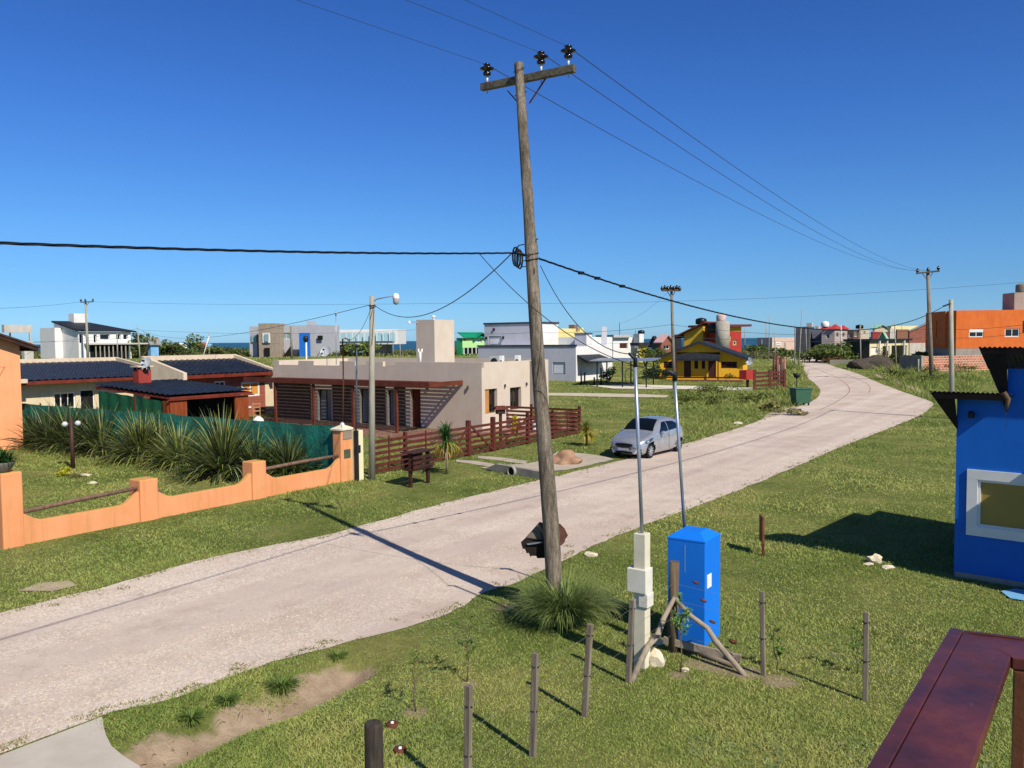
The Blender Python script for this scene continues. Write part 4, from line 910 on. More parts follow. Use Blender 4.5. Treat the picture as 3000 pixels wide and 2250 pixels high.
# ---- concrete lamp pole
b0 = G0(1089, 1404); root = E('lamp_pole', b0, 'short round concrete pole carrying a white street lamp beside the slatted fence', 'street lamp'); PLP = b0.copy()
tz = P(1090, 868, b0.y); MB().tube([b0 - Vector((0, 0, .1)), b0.lerp(tz, .5), tz], [.125, .105, .088], 16).build('pole', CONCP, root)
ar = MB().tube([P(1094, 883, b0.y), P(1105, 876, b0.y - .1), P(1150, 867, b0.y - .5)], .02, 8).build('arm', GALV, root)
lc = P(1160, 874, b0.y - .6)
MB().lathe(lc + Vector((0, 0, -.02)), [(.0, .2), (.06, .19), (.11, .12), (.12, .02), (.11, 0)], 16).build('lamp_hood', WHITE, root)
MB().lathe(lc + Vector((0, 0, -.02)), [(.1, 0), (.11, -.06), (.09, -.16), (.03, -.2), (0, -.2)], 16).build('lamp_globe', M('globe_glass', '#8e9698', '#a0a8aa', 5, .15, 0, 10), root)
q = MB(); ring(q, P(1090, 895, b0.y), .1, .02, .02); ring(q, P(1092, 900, b0.y), .11, .014, .03); q.build('cable_wrap', CABLE, root)
LPT = P(1096, 893, b0.y - .08)
# ---- slatted wooden fence with gates
f0, f1 = G0(1098, 1392), G0(1706, 1269); fa = math.degrees(atan2(f1.y - f0.y, f1.x - f0.x)); FF = Fr((f0.x, f0.y), fa); FL = (f1 - f0).length
root = E('slatted_fence', f0, 'long red brown slatted wooden fence with crossed gates before the beige house', 'fence')
fu = lambda u: onwall(FF(0, 0), FF.u, u, 1300)[0]
FH = 1.32
def rail(s0, s1, z, b=-.03, fr_=FF, o=root): MB().beam(fr_(s0, b, z), fr_(s1, b, z + random.uniform(-.006, .006)), .03, .115, (0, 0, 1)).build('rail', WOODB, o)
secs = [-.1] + [fu(u) for u in (1190, 1309)]; 
gates = [fu(u) for u in (1309, 1372, 1444, 1549)]; rest = [fu(u) for u in (1549, 1622, 1700)]
for L_ in (secs, rest):
    for i in range(len(L_) - 1):
        for k in range(6): rail(L_[i] + .0, L_[i + 1] - .0 + .002, .14 + k * .215)
for s in [-.1] + secs[1:-1] + rest[1:]: MB().box(s - .06, s + .06, -.015, .11, -.1, FH + .1, FF).build('post', WOODB, root, bevel=.006)
for u in (1309, 1549): s = fu(u); MB().box(s - .07, s + .07, -.015, .12, -.1, FH + .16, FF).build('post', WOODB, root, bevel=.006)
for u in (1136, 1244, 1586, 1659): s = fu(u); MB().box(s - .03, s + .03, -.08, -.047, .05, FH + .06, FF).build('batten', WOODB, root)
for i in range(3):
    s0, s1 = gates[i], gates[i + 1]; g = E('_', (0, 0, 0), 'x', 'x'); bpy.data.objects.remove(g)
    gm_ = MB().box(s0 + .02, s0 + .12, -.06, .03, .02, FH + .1, FF).box(s1 - .12, s1 - .02, -.06, .03, .02, FH + .1, FF)
    for k in range(6): z = .14 + k * .215; gm_.box(s0 + .121, s1 - .121, -.045, -.015, z - .055, z + .055, FF)
    d0, d1 = ((s0 + .1, .1), (s1 - .1, FH - .05)) if i % 2 == 0 else ((s0 + .1, FH - .05), (s1 - .1, .1))
    gm_.beam(FF(d0[0], -.075, d0[1]), FF(d1[0], -.075, d1[1]), .03, .1, (0, 0, 1)); gm_.build('gate', WOODB, root)
for u in (1372, 1444): s = fu(u); MB().box(s - .08, s + .08, -.1, .08, -.1, FH + .2, FF).build('post', WOODB, root, bevel=.006)
# return leg running back from the road
RF = Fr(tuple(FF(rest[-1] + .08, .1))[:2], fa + 90)
for k in range(6):
    for j in range(3): MB().beam(RF(j * 3.0, 0, .14 + k * .215), RF(j * 3.0 + 2.998, 0, .14 + k * .215), .03, .115).build('rail', WOODB, root)
for j in range(4): MB().box(j * 3.0 - .06, j * 3.0 + .06, -.1, -.017, -.1, FH + .1, RF).build('post', WOODB, root)
# ---- raised slatted rubbish rack
b0 = G0(1203, 1428); b1_ = G0(1254, 1415); ra = math.degrees(atan2(b1_.y - b0.y, b1_.x - b0.x)); fr = Fr((b0.x, b0.y), ra); L_ = (b1_ - b0).length
root = E('rubbish_rack', b0, 'raised dark slatted wooden rubbish rack on two posts before the slatted fence', 'rubbish rack'); D2 = M('rack_wood', '#2e1a16', '#4a2a22', 3, .7, .4, 30)
for s in (0, L_): MB().box(s - .055, s + .055, -.05, .05, -.1, 1.15, fr).build('leg', D2, root, bevel=.005)
for k, z in enumerate((.62, .78, .94)):
    for b_ in (-.2, .3): MB().box(-.1, L_ + .1, b_ - .012, b_ + .012, z, z + .11, fr).build('slat', D2, root)
MB().box(-.12, L_ + .12, -.24, .34, 1.152, 1.18, fr).build('lid', D2, root); MB().box(-.08, L_ + .08, -.18, .28, .56, .6, fr).build('floor', D2, root)
# ---- cordylines
def cord(u, v, vtop, vtr, R, n, label, ygreen, drop):
    p = G0(u, v); H = Hz(p, vtop, u); ht = Hz(p, vtr, u); root = E('cordyline', p, label, 'plant')
    MB().tube([p, p + Vector((.02, 0, ht * .5)), p + Vector((0, 0, ht))], [.05, .04, .045], 8).build('trunk', M('cordyline_trunk', '#6f6252', '#94866f', 8), root)
    mb = MB(); cols = []
    for i in range(n):
        t = i / n; e = radians(88 - t * drop); c = lin('#3f6430') if t < ygreen else lin(random.choice(['#b7a544', '#c8b54c', '#a0803a', '#8c9a40']))
        strap(mb, cols, p + Vector((0, 0, ht + (H - ht) * .25 * (1 - t))), random.uniform(0, 6.28), e, R * random.uniform(.85, 1.15), .05, random.uniform(.5, 1.4) * (1 + t), jit(c, .25), 6)
    mb.col = cols; mb.build('leaves', LEAF, root)
cord(1309, 1389, 1232, 1308, .85, 190, 'cordyline with green top and yellow drooping leaves before the slatted fence', .6, 100)
cord(1718, 1306, 1236, 1275, .72, 170, 'short bright yellow cordyline at the far end of the slatted fence', .12, 85)
# ---- mail box shaped like a little house
p = G0(1467, 1300); H = Hz(p, 1190, 1467); fr = Fr((p.x, p.y), 20); root = E('mailbox', p, 'dark wooden mailbox shaped like a little house on a post inside the fence', 'mailbox')
MB().box(-.06, .06, -.06, .06, -.1, H - .36, fr).build('post', WOODD, root); MB().box(-.2, .2, -.14, .14, H - .36, H - .14, fr).build('box', WOODD, root)
MB().extr([fr(-.34, -.22, H - .16), fr(.34, -.22, H - .16), fr(.22, 0, H), fr(-.22, 0, H)], (0, 0, .025)).extr([fr(-.34, .22, H - .16), fr(.34, .22, H - .16), fr(.22, 0, H + .001), fr(-.22, 0, H + .001)], (0, 0, .025)).build('roof', M('mailbox_roof', '#4a231c', '#653429', 4), root)
bush(G0(1513, 1278), (.45, .45, .75), 420, .07, '#b8a628', '#e0cf3c', 'yellow leaved shrub behind the crossed gate', trunk=True)
p = G0(1568, 1262); root = E('potted_plant', p, 'tall white pot of yellow and red leaves beside the beige house wall', 'potted plant')
MB().lathe(p, [(.14, 0), (.17, .5), (.18, .55), (.14, .54), (0, .5)], 14).build('pot', WHITE, root); mb = MB(); cols = []; leafcloud(mb, cols, p + Vector((0, 0, .85)), (.3, .3, .3), 150, .06, '#b59a2a', '#a5502c'); mb.col = cols; mb.build('foliage', LEAF, root)
# ---- culvert headwall, soil heap
a_, b_ = G0(1420, 1378), G0(1590, 1405); ca2 = math.degrees(atan2(b_.y - a_.y, b_.x - a_.x)); fr = Fr((a_.x, a_.y), ca2); L_ = (b_ - a_).length
root = E('culvert', a_, 'concrete culvert headwall with a round black pipe mouth at the road edge', 'culvert')
hw = MB(); hw.extr([fr(0, 0, .06), fr(L_ * .5, 0, -.05), fr(L_, 0, -.05), fr(L_, 0, .26), fr(L_ * .45, 0, .3), fr(L_ * .2, 0, .3)], fr(0, .2) - fr(0, 0)); hw.build('headwall', CONC, root)
pcx = fr(L_ * .5, -.02, .13); ax_ = fr(0, -1) - fr(0, 0)
MB().lathe(pcx, [(.155, -.06), (.155, .08), (.2, .08), (.2, -.06)], 20, ax_).build('pipe', CONC, root); MB().lathe(pcx, [(.154, .02), (0, .02)], 20, ax_).build('pipe_mouth', DARK, root)
p = G0(1655, 1357); q = MB(); q.blob((p.x, p.y, .02), (.72, .5, .42), 4, 4, .5); tag(q.build('soil_heap', M('red_soil', '#8c6a52', '#a98870', 3, 1, .9, 14)), 'small heap of reddish soil on the driveway behind the leaning pole', 'soil heap')
# ---- twin globe lamp, shrub
p = G0(214, 1372); H = Hz(p, 1225, 210); root = E('garden_lamp', p, 'dark brown garden post with two clear glass globes on the lawn', 'garden lamp')
MB().tube([V3(p, -.1), V3(p, H)], [.08, .07], 12).build('post', M('brown_metal', '#3a2420', '#4f332c', 4, .6, .2, 30), root)
for s, u, v in ((-1, 190, 1243), (1, 228, 1240)):
    c_ = P(u, v, p.y); MB().tube([P(210, v + 4, p.y), c_ - Vector((0, 0, .1))], .018, 6).build('arm', METD, root)
    g = MB(); g.lathe(c_, [(.0, -.11), (.06, -.095), (.1, -.05), (.115, 0), (.1, .05), (.06, .095), (0, .11)], 14); g.build('globe', M('clear_globe', '#b9c0c4', '#cfd5d8', 4, .08, 0, 10, spec=.8), root)
bush(G0(190, 1396), (.42, .35, .22), 420, .045, '#a8a82c', '#cfc93e', 'small yellow green shrub at the foot of the twin globe lamp', trunk=False)
tussock(G0(222, 1400), .5, .3, 260, 'sparse dry grass tuft beside the yellow shrub', 'grass clump', 'grass_tuft', '#7d7a48', '#a39c68', .008, 1.4)
# ---- flax
for i, (u, v, vt_, yl, n, lb) in enumerate(((140, 1308, 1190, .15, 150, 'dark flax clump nearest the orange house'), (205, 1318, 1172, .15, 170, 'tall grey green flax clump behind the twin globe lamp'), (300, 1330, 1190, .15, 180, 'grey green flax clump right of the twin globe lamp'),
        (415, 1350, 1204, .6, 200, 'large yellow edged flax clump in the middle of the row'), (525, 1368, 1240, .9, 170, 'smaller yellowish flax clump left of the tallest one'), (655, 1396, 1212, .45, 230, 'tallest flax clump, above the second log rail'), (845, 1402, 1262, .2, 200, 'upright dark flax clump nearest the orange meter pillar'),
        (105, 1300, 1200, .1, 130, 'dark flax clump half hidden at the corner of the orange house'), (255, 1316, 1195, .3, 140, 'flax clump wedged between the two grey green ones'), (470, 1350, 1225, .5, 150, 'flax clump wedged right of the large yellow edged one'), (752, 1396, 1262, .25, 130, 'smaller flax clump between the tallest one and the pillar one'))):
    p = G0(u, v); H = Hz(p, vt_, u); flax(p, H * .55, H * 1.15, lb, yl, int(n * 2.6))
for i, (u, v) in enumerate(((880, 1410), (930, 1405), (830, 1418))):
    bush(G0(u, v), (.45, .3, .22), 200, .06, '#2f4a24', '#4f7038', ('low dark plant behind the last log rail', 'low dark plant against the orange meter pillar', 'low dark plant left of the others behind the log rail')[i], trunk=False)
# ---- green shade-net fence
nm_, nt, b = base('green_shade_net'); b.inputs['Roughness'].default_value = .8; n1 = noise(nt, 1.4, 6, .7, (1, 1, .6)); r1 = ramp(nt, n1.outputs[0], [(.3, '#07564b'), (.7, '#12806f')]); nt.links.new(r1.outputs[0], b.inputs['Base Color'])
n2 = noise(nt, 5, 5, .7); bump(nt, b, n2.outputs[0], .9, .08)
out = nt.nodes['Material Output']; tr = N(nt, 'ShaderNodeBsdfTransparent'); x = N(nt, 'ShaderNodeMixShader'); n3 = noise(nt, 260, 1, .5); r3 = ramp(nt, n3.outputs[0], [(.24, 0.0), (.28, 1.0)])
nt.links.new(r3.outputs[0], x.inputs[0]); nt.links.new(tr.outputs[0], x.inputs[1]); nt.links.new(b.outputs[0], x.inputs[2]); nt.links.new(x.outputs[0], out.inputs[0])
p4 = WF(pil[3][0] + .2, .45); NFr = Fr((p4.x, p4.y), 145.5); root = E('net_fence', p4, 'green shade net fence behind the row of flax plants', 'fence'); vs = []; m_ = 110
for i in range(m_ + 1):
    s = 26.5 * i / m_
    for z in (0, .5, 1.0, 1.5, 1.93 + .02 * sin(s * 2.1) - .03 * abs(sin(s * pi / 2.5))): vs.append(NFr(s, .06 * mnoise.noise(Vector((s * .9, z, 0))) + .03 * sin(s * 5), z))
MB().add(vs, [(i * 5 + k, i * 5 + k + 1, i * 5 + k + 6, i * 5 + k + 5) for i in range(m_) for k in range(4)], True).build('net', nm_, root)
for i in range(11): s = .1 + i * 2.6; MB().tube([NFr(s, -.1, -.1), NFr(s, -.1, 1.98)], .04, 7).build('post', WOODD, root)
# ---- orange house at the left edge
OH = plaster('orange_house_paint', '#ea9a6a', '#f0a677', streak=.08); c = G0(69, 1312); hA = (c.x - e1[0] * 12, c.y - e1[1] * 12); root = E('orange_house', (c.x, c.y, 0), 'tall orange plastered house with a brown sloping roof at the left edge', 'house')
fr = Fr(hA, 55); zc = Hz(c, 1012, 66); sl_ = .36; zz = lambda a: zc + (12 - a) * sl_
q = MB(); q.poly([fr(0, 0, -.1), fr(12, 0, -.1), fr(12, 0, zz(12)), fr(0, 0, zz(0))]); q.poly([fr(12, 0, -.1), fr(12, 7, -.1), fr(12, 7, zz(12)), fr(12, 0, zz(12))]); q.poly([fr(12, 7, -.1), fr(0, 7, -.1), fr(0, 7, zz(0)), fr(12, 7, zz(12))]); q.poly([fr(0, 7, -.1), fr(0, 0, -.1), fr(0, 0, zz(0)), fr(0, 7, zz(0))]); q.build('wall', OH, root)
def slab(fr, a0, a1, b0, b1, z, th):
    q = MB(); vs = [fr(a, b_, z(a, b_) + t) for t in (0, th) for a, b_ in ((a0, b0), (a1, b0), (a1, b1), (a0, b1))]; return q.add(vs, [(3, 2, 1, 0), (4, 5, 6, 7), (0, 1, 5, 4), (1, 2, 6, 5), (2, 3, 7, 6), (3, 0, 4, 7)])
slab(fr, -.6, 12.7, -.55, 7.5, lambda a, b_: zz(a) + .12, .08).build('roof', M('brown_roof', '#3a2c26', '#574238', 3, .8, .4, 20), root)
slab(fr, -.5, 12.6, -.5, -.44, lambda a, b_: zz(a) - .06, .155).build('fascia', WOODD, root); slab(fr, 12.55, 12.62, -.43, 7.4, lambda a, b_: zz(12.6) - .06, .155).build('fascia', WOODD, root)
for i in range(6): slab(fr, 2 * i + .4, 2 * i + .5, -.43, -.003, lambda a, b_: zz(a) - .02, .115).build('rafter', WOODD, root)
# ---- house with black tile roofs (left wing, right wing)
BRICK = Mbrick('red_brick', '#b8573c', '#9c4630', '#7f6355'); CREAMW = plaster('cream_house_paint', '#cbb99a', '#d8c8a8'); CREAMP = plaster('parapet_paint', '#c9b59b', '#d9c8b0')
c = P(65, 1118, 1); A1 = G0(65, 1118, 2.7); B1 = G0(506, 1099.5, 2.7); h1 = Fr((A1.x, A1.y), math.degrees(atan2(B1.y - A1.y, B1.x - A1.x))); L1 = (B1 - A1).length
root = E('tiled_house', (B1.x, B1.y, 0), 'long cream and brick house with two black tiled roofs and cream parapets', 'house'); TH = root
z1f = lambda b_: 2.72 + .115 * b_
q = MB(); tiled(q, h1, -3, L1, -.1, 7.8, z1f); q.build('roof', TILE, root)
slab(h1, -3, L1, -.1, 7.8, lambda a, b_: z1f(b_) - .16, .12).build('roof_deck', WOODD, root); slab(h1, -3, L1, -.16, -.103, lambda a, b_: 2.50, .2).build('fascia', WOODR, root)
q = MB(); q.extr([h1(L1 + .003, -.3, 2.6), h1(L1 + .003, -.3, z1f(0) + .12), h1(L1 + .003, 8, z1f(8) + .26), h1(L1 + .003, 8, 2.6)], h1(.22, 0) - h1(0, 0)); q.build('parapet', CREAMP, root)
MB().box(-3, L1, 7.803, 8.0, 2.5, z1f(8) + .26, h1).build('parapet', CREAMP, root)
MB().box(-.6, .1, -.5, -.17, 2.62, 2.86, h1).build('beam_end', CREAMP, root)
A_, B_ = h1(-3, .75), h1(L1 - .2, .75)
o1 = opx(A_, B_, 157, 1151, 222, 1200); o2 = opx(A_, B_, 234, 1142, 278, 1205)
q = MB(); wallface(q, A_, B_, -.1, 2.55, [o1, o2], .12); wallface(q, B_, h1(L1 - .2, 8), -.1, 2.6); q.build('wall', CREAMW, root)
win(root, A_, B_, o1, .1, nv=2, fw=.09); win(root, A_, B_, o2, .1, nv=0, fw=.07, gm=DARK)
A2 = G0(542, 1100, 2.9); B2 = G0(796, 1088, 2.9); h2 = Fr((A2.x, A2.y), math.degrees(atan2(B2.y - A2.y, B2.x - A2.x))); L2 = (B2 - A2).length; z2f = lambda b_: 2.92 + .215 * b_
q = MB(); tiled(q, h2, .0, L2, -.1, 3.9, z2f); q.build('roof', TILE, root); slab(h2, 0, L2, -.1, 3.9, lambda a, b_: z2f(b_) - .16, .12).build('roof_deck', WOODD, root)
slab(h2, 0, L2 + .2, -.16, -.103, lambda a, b_: 2.68, .22).build('fascia', WOODR, root)
for a in (-.253, L2 + .003): q = MB(); q.extr([h2(a, -.2, 2.4), h2(a, -.2, z2f(0) + .14), h2(a, 4, z2f(4) + .3), h2(a, 4, 2.4)], h2(.25, 0) - h2(0, 0)); q.build('parapet', CREAMP, root)
MB().box(0, L2, 3.903, 4.1, 2.4, z2f(4) + .3, h2).build('parapet', CREAMP, root)
A_, B_ = h2(-.2, .6), h2(L2 + .2, .6); o1 = opx(A_, B_, 706, 1120, 760, 1163); o2 = opx(A_, B_, 628, 1118, 660, 1142)
q = MB(); wallface(q, A_, B_, -.1, 2.75, [o1, o2], .12); wallface(q, h2(-.2, 4), A_, -.1, 2.8); q.build('wall', BRICK, root)
win(root, A_, B_, o1, .02, nv=1, fw=.12, gm=M('orange_curtain', '#c07a30', '#d89a48', 4, .8, .3, 8, stretch=(6, 6, .3))); win(root, A_, B_, o2, .05, nv=1, fw=.08)
s0, _ = onwall(A_, h2.u, 777, 1180); s1, _ = onwall(A_, h2.u, 797, 1180); q = MB(); q.box(s0 - .2, s1 + .4, .56, .597, -.1, 2.6, h2); q.build('pilaster', CREAMW, root)
s0, z0, = onwall(A_, h2.u, 708, 1195); s1, _ = onwall(A_, h2.u, 734, 1195); MB().box(s0 - .2, s1 - .2, .52, .6, z0 - .06, z0 + .06, h2).build('sill', WHITE, root)
# quincho (open barbecue shelter)
q0 = G0(495, 1163, 2.4); qf = Fr((q0.x, q0.y), 56); zq = lambda a, b_: 2.42 + .06 * b_
root = E('shelter', (q0.x, q0.y, 0), 'open wooden garden shelter with a low black roof and green net side', 'shelter'); q = MB(); tiled(q, Fr((qf(4.7, 0).x, qf(4.7, 0).y), 146), -.1, 6.3, 0, 4.75, lambda b_: 2.47, .42, .38)
import copy
qm = MB(); qm.v = []; 
for v in q.v:
    d_ = Vector((v[0] - q0.x, v[1] - q0.y)); b_ = d_.x * qf.w[0] + d_.y * qf.w[1]; qm.v.append((v[0], v[1], v[2] + .06 * b_))
qm.f = q.f; qm.sm = q.sm; qm.build('roof', TILE, root)
slab(qf, .0, 4.7, -.05, 6.2, lambda a, b_: zq(a, b_) - .14, .1).build('roof_deck', WOODR, root)
for b_ in (-.03, 6.18): slab(qf, -.1, 4.8, b_ - .05, b_ + .02, lambda a, bb: zq(a, bb) - .2, .05).build('beam', WOODR, root)
RW = M('orange_board', '#6b2f17', '#94491f', 2, .6, .4, 14, stretch=(5, 5, .5))
for a0_, a1_ in ((.05, .95), (3.7, 4.5)): MB().box(a0_, a1_, .02, .12, -.1, 2.2, qf).build('board_panel', RW, root)
MB().box(.0, .1, .14, .5, -.1, 2.2, qf).build('board_panel', RW, root)
q = MB(); vs = []
for i in range(30):
    b_ = .5 + 5.5 * i / 29
    for z in (0, 1.2, 2.28 + .06 * b_ - .12): vs.append(qf(.03 + .04 * sin(i * 1.3) * (z > 1), b_, z))
q.add(vs, [(i * 3 + k, i * 3 + k + 1, i * 3 + k + 4, i * 3 + k + 3) for i in range(29) for k in range(2)], True); q.build('net_wall', M('dark_green_net', '#0e4a34', '#14603f', 2, .8, .4, 8), root)
MB().box(.0, .06, 2.8, 2.92, -.1, 2.3, qf).build('post', WOODR, root)
MB().box(4.5, 4.7, .3, 6, -.1, 2.2, qf).build('shade_back_wall', DARK, root); MB().box(1.0, 3.7, 3.0, 3.1, -.1, 2.3, qf).build('shade_back_wall', DARK, root)  # near-black walls put the shade inside the shelter into colour
for i in range(7): MB().box(2.55, 2.6, 2.4 - .0, 2.9, .5 + i * .2, .6 + i * .2, qf).build('shutter_slat', WHITE if i > 6 else M('grey_slat', '#8a8f94', '#9aa0a4', 4), root)
# red chimney on the shelter
D_ = qf(2.6, 4.3).y; c_ = bcorner(403, D_); fr = Fr(c_, 55); root = E('chimney', (c_[0], c_[1], 2.5), 'red painted square chimney with a raised cream cap above the shelter roof', 'chimney')
zb, ztp = Hz(c_, 1134, 403), Hz(c_, 1084, 403); t, s = lens(fr, 386, 440); MB().box(0, t, 0, s, zb, ztp, fr).build('shaft', plaster('red_chimney_paint', '#8a342c', '#9c4036'), root, bevel=.01)
for a, b_ in ((.08, .08), (t - .08, .08), (.08, s - .08), (t - .08, s - .08)): MB().box(a - .05, a + .05, b_ - .05, b_ + .05, ztp, ztp + .14, fr).build('cap_leg', WOODD, root)
MB().box(-.08, t + .1, -.08, s + .08, ztp + .142, ztp + .21, fr).build('cap_slab', CREAMP, root)
def dish(u, v, D, r, label, face=None, mount=.7, group=None, g0=None):
    c_ = P(u, v, D); ax = Vector(face or (-.25, -.85, .45)).normalized(); root = E('satellite_dish', c_ - Vector((0, 0, mount)), label, 'satellite dish')
    q = MB(); prof = [(r * k / 6, .28 * r * (k / 6) ** 2) for k in range(7)]; q.lathe(c_, prof[::-1] + [(r * k / 6, .28 * r * (k / 6) ** 2 - .02) for k in range(7)], 22, ax); q.build('reflector', M('dish_grey', '#a5aaae', '#b9bec2', 4, .4, .05, 20), root)
    MB().tube([c_ - Vector((0, 0, r * .6)) + ax * .1, c_ + ax * r * .95], .012, 5).build('feed_arm', METD, root); MB().obox(c_ + ax * r * .95, (.05, 0, 0), (0, .07, 0), (0, 0, .05)).build('feed_horn', METD, root)
    MB().tube([c_ - ax * .1, c_ - ax * .12 - Vector((0, 0, r * .8)), c_ - Vector((0, 0, mount)) - ax * .12], .022, 6).build('mast', GALV, root); return root
dish(430, 1064, D_ + .2, .31, 'grey satellite dish on the red chimney', mount=.45)
# ---- beige house
BEI = plaster('beige_plaster', '#c2b3a2', '#ccbfae', streak=.06); C0 = G0(1410.7, 1063.4, 3.7); bf = Fr((C0.x, C0.y), 55.2)
_, BL = lens(bf, 797.6, 1549); BA = 6.6; ZP = 3.72
root = E('beige_house', (C0.x, C0.y, 0), 'single storey beige flat roofed house with a crenellated parapet and brown pergola', 'house'); BH = root
WA, WB = bf(0, BL), bf(0, 0); z2 = lambda x: 700 + x / 2.765
Z2 = lambda x, y: (700 + x / 2.765, 850 + y / 2.765)
def op2(x0, y0, x1, y1, A, B): a = Z2(x0, y0); b_ = Z2(x1, y1); return opx(A, B, a[0], a[1], b_[0], b_[1])
ops = [op2(635, 800, 750, 1075, WA, WB), op2(975, 800, 1052, 1090, WA, WB), op2(1200, 810, 1255, 1105, WA, WB), op2(1385, 800, 1472, 1125, WA, WB)]
ops = [(o[0], o[1], .05 if i < 3 else -.02, o[3]) for i, o in enumerate(ops)]
_, zN = onwall(WA, (-bf.w[0], -bf.w[1]), z2(400), 850 + 603 / 2.765); zN = ZP - .27
RA, RB = bf(0, 0), bf(BA, 0); opr = [opx(RA, RB, 1421, 1141, 1457, 1213), opx(RA, RB, 1494, 1136, 1527, 1202)]
q = MB(); wallface(q, WA, WB, -.1, zN, ops, .25); wallface(q, RA, RB, -.1, ZP, opr, .22); wallface(q, bf(BA, 0), bf(BA, BL), -.1, ZP); wallface(q, bf(BA, BL), bf(0, BL), -.1, ZP); q.build('wall', BEI, root)
# parapet: merlons along the front, plain wall round the rest
nt_ = [s for x0, x1 in ((325, 480), (605, 815), (940, 1030), (1165, 1265)) for s in (onwall(WA, (-bf.w[0], -bf.w[1]), z2(x0), 1060)[0], onwall(WA, (-bf.w[0], -bf.w[1]), z2(x1), 1060)[0])]
ed = [0] + nt_ + [BL]
pr = MB()
for i in range(0, len(ed), 2): pr.box(0, .2, BL - ed[i + 1], BL - ed[i], zN, ZP, bf)
for i in range(1, len(ed) - 1, 2): pr.box(.003, .197, BL - ed[i + 1], BL - ed[i], zN - .35, zN + .002, bf)
pr.box(.203, BA - .003, .004, .2, ZP - .45, ZP + .003, bf); pr.box(BA - .2, BA - .003, .203, BL - .2, ZP - .5, ZP + .05, bf); pr.box(.21, BA, BL - .197, BL, ZP - .5, ZP + .006, bf); pr.build('parapet', BEI, root)
MB().box(.21, BA - .21, .21, BL - .2, 3.0, 3.2, bf).build('roof', CONC, root)
MB().box(4.6, 4.85, -.45, -.003, -.1, ZP - .02, bf).build('wing_wall', plaster('shaded_plaster_grey', '#8d8782', '#9a948e'), root)  # fin in shade: the shade is put into the grey, house is beige
win(root, WA, WB, ops[0], .2, METD, M('curtain_glass', '#5e6872', '#8a959c', 3, .12, .2, 12, stretch=(8, 8, .4)), 1, fw=.07, name='glass_door'); win(root, WA, WB, ops[1], .2, METD, M('curtain_glass'  , '#5e6872'), 0, fw=.07, name='glass_door'); win(root, WA, WB, ops[2], .2, METD, M('curtain_glass', '#5e6872'), 0, fw=.06, name='glass_door')
win(root, WA, WB, ops[3], .22, WOODR, WOODR, 0, fw=.08, name='door', sub='door_panel')
for i, o in enumerate(opr): w_ = win(root, RA, RB, o, .2, M('bronze_frame', '#4a3a2c', '#5f4b38', 4, .5), GLASS, 1, fw=.06)
o = opr[0]; MB().box(o[0] + .02, o[0] + .45, .08, .12, o[2] + .02, o[3] - .02, bf).build('shutter', M('shutter_wood', '#a8703c', '#c08a50', 3, .6, .4, 20), root)
for A_, d_, n_, pts_ in ((WA, (-bf.w[0], -bf.w[1]), (-bf.u[0], -bf.u[1]), ((1535, 790), (1860, 790))),):
    for x, y in pts_:
        u, v = Z2(x, y); s, z = onwall(A_, d_, u, v); c_ = Vector((A_[0] + d_[0] * s, A_[1] + d_[1] * s, z)) + Vector((n_[0], n_[1], 0)) * .07
        MB().lathe(c_ - Vector((0, 0, .1)), [(.045, 0), (.045, .2), (0, .2)], 10).build('wall_lamp', METD, root)
for x, y in ((490, 775), (665, 760)):
    s, z = onwall(RA, bf.u, 1300 + x / 2.765, 850 + y / 2.765); MB().lathe(bf(s, -.07, z - .09), [(.045, 0), (.045, .18), (0, .18)], 10).build('wall_lamp', METD, root)
# panels beside the glass doors, pergola shade put into their dark colour
for x0, x1 in ((310, 585), (760, 935), (1060, 1190), (1262, 1350)):
    s0 = onwall(WA, (-bf.w[0], -bf.w[1]), z2(x0), 1150)[0]; s1 = onwall(WA, (-bf.w[0], -bf.w[1]), z2(x1), 1150)[0]
    MB().box(-.035, -.004, BL - s1, BL - s0, .05, 2.42, bf).build('shade_panel', M('pergola_shade_grey', '#4f443c', '#65584c', 3, .8, .3, 20), root)
# pergola
PA = -2.75; _, pR = lens(Fr(tuple(bf(PA, 0))[:2], 55.2), 1257, None); _, pL = lens(Fr(tuple(bf(PA, 0))[:2], 55.2), 712, None)
ZG = 2.62; PG = M('pergola_wood', '#55271a', '#6d3728', 2, .6, .35, 25)
MB().box(PA - .06, PA, pR, pL, ZG - .12, ZG + .17, bf).build('pergola_beam', PG, root)
MB().box(PA, -.004, pR, pR + .06, ZG - .10, ZG + .14, bf).build('pergola_beam', PG, root)
bs_ = [onwall(bf(PA, 0), bf.w, z2(x), 1200)[0] for x in (290, 598, 918, 1270)]
for b_ in bs_: MB().box(PA + .005, PA + .125, b_ - .07, b_ + .07, -.1, ZG - .122, bf).build('pergola_post', PG, root)
nr = 2
for i in range(nr): b_ = pR + .5 + (pL - pR - .8) * i / (nr - 1); MB().box(PA + .01, -.005, b_ - .025, b_ + .025, ZG - .1, ZG + .03, bf).build('rafter', PG, root)
k = 0; a = PA + .02
slm = MB()
while a < -.1: MB().box(a, a + .056, pR + .07, pL, ZG + .033, ZG + .040, bf).build('slat', PG, root); a += .076; k += 1
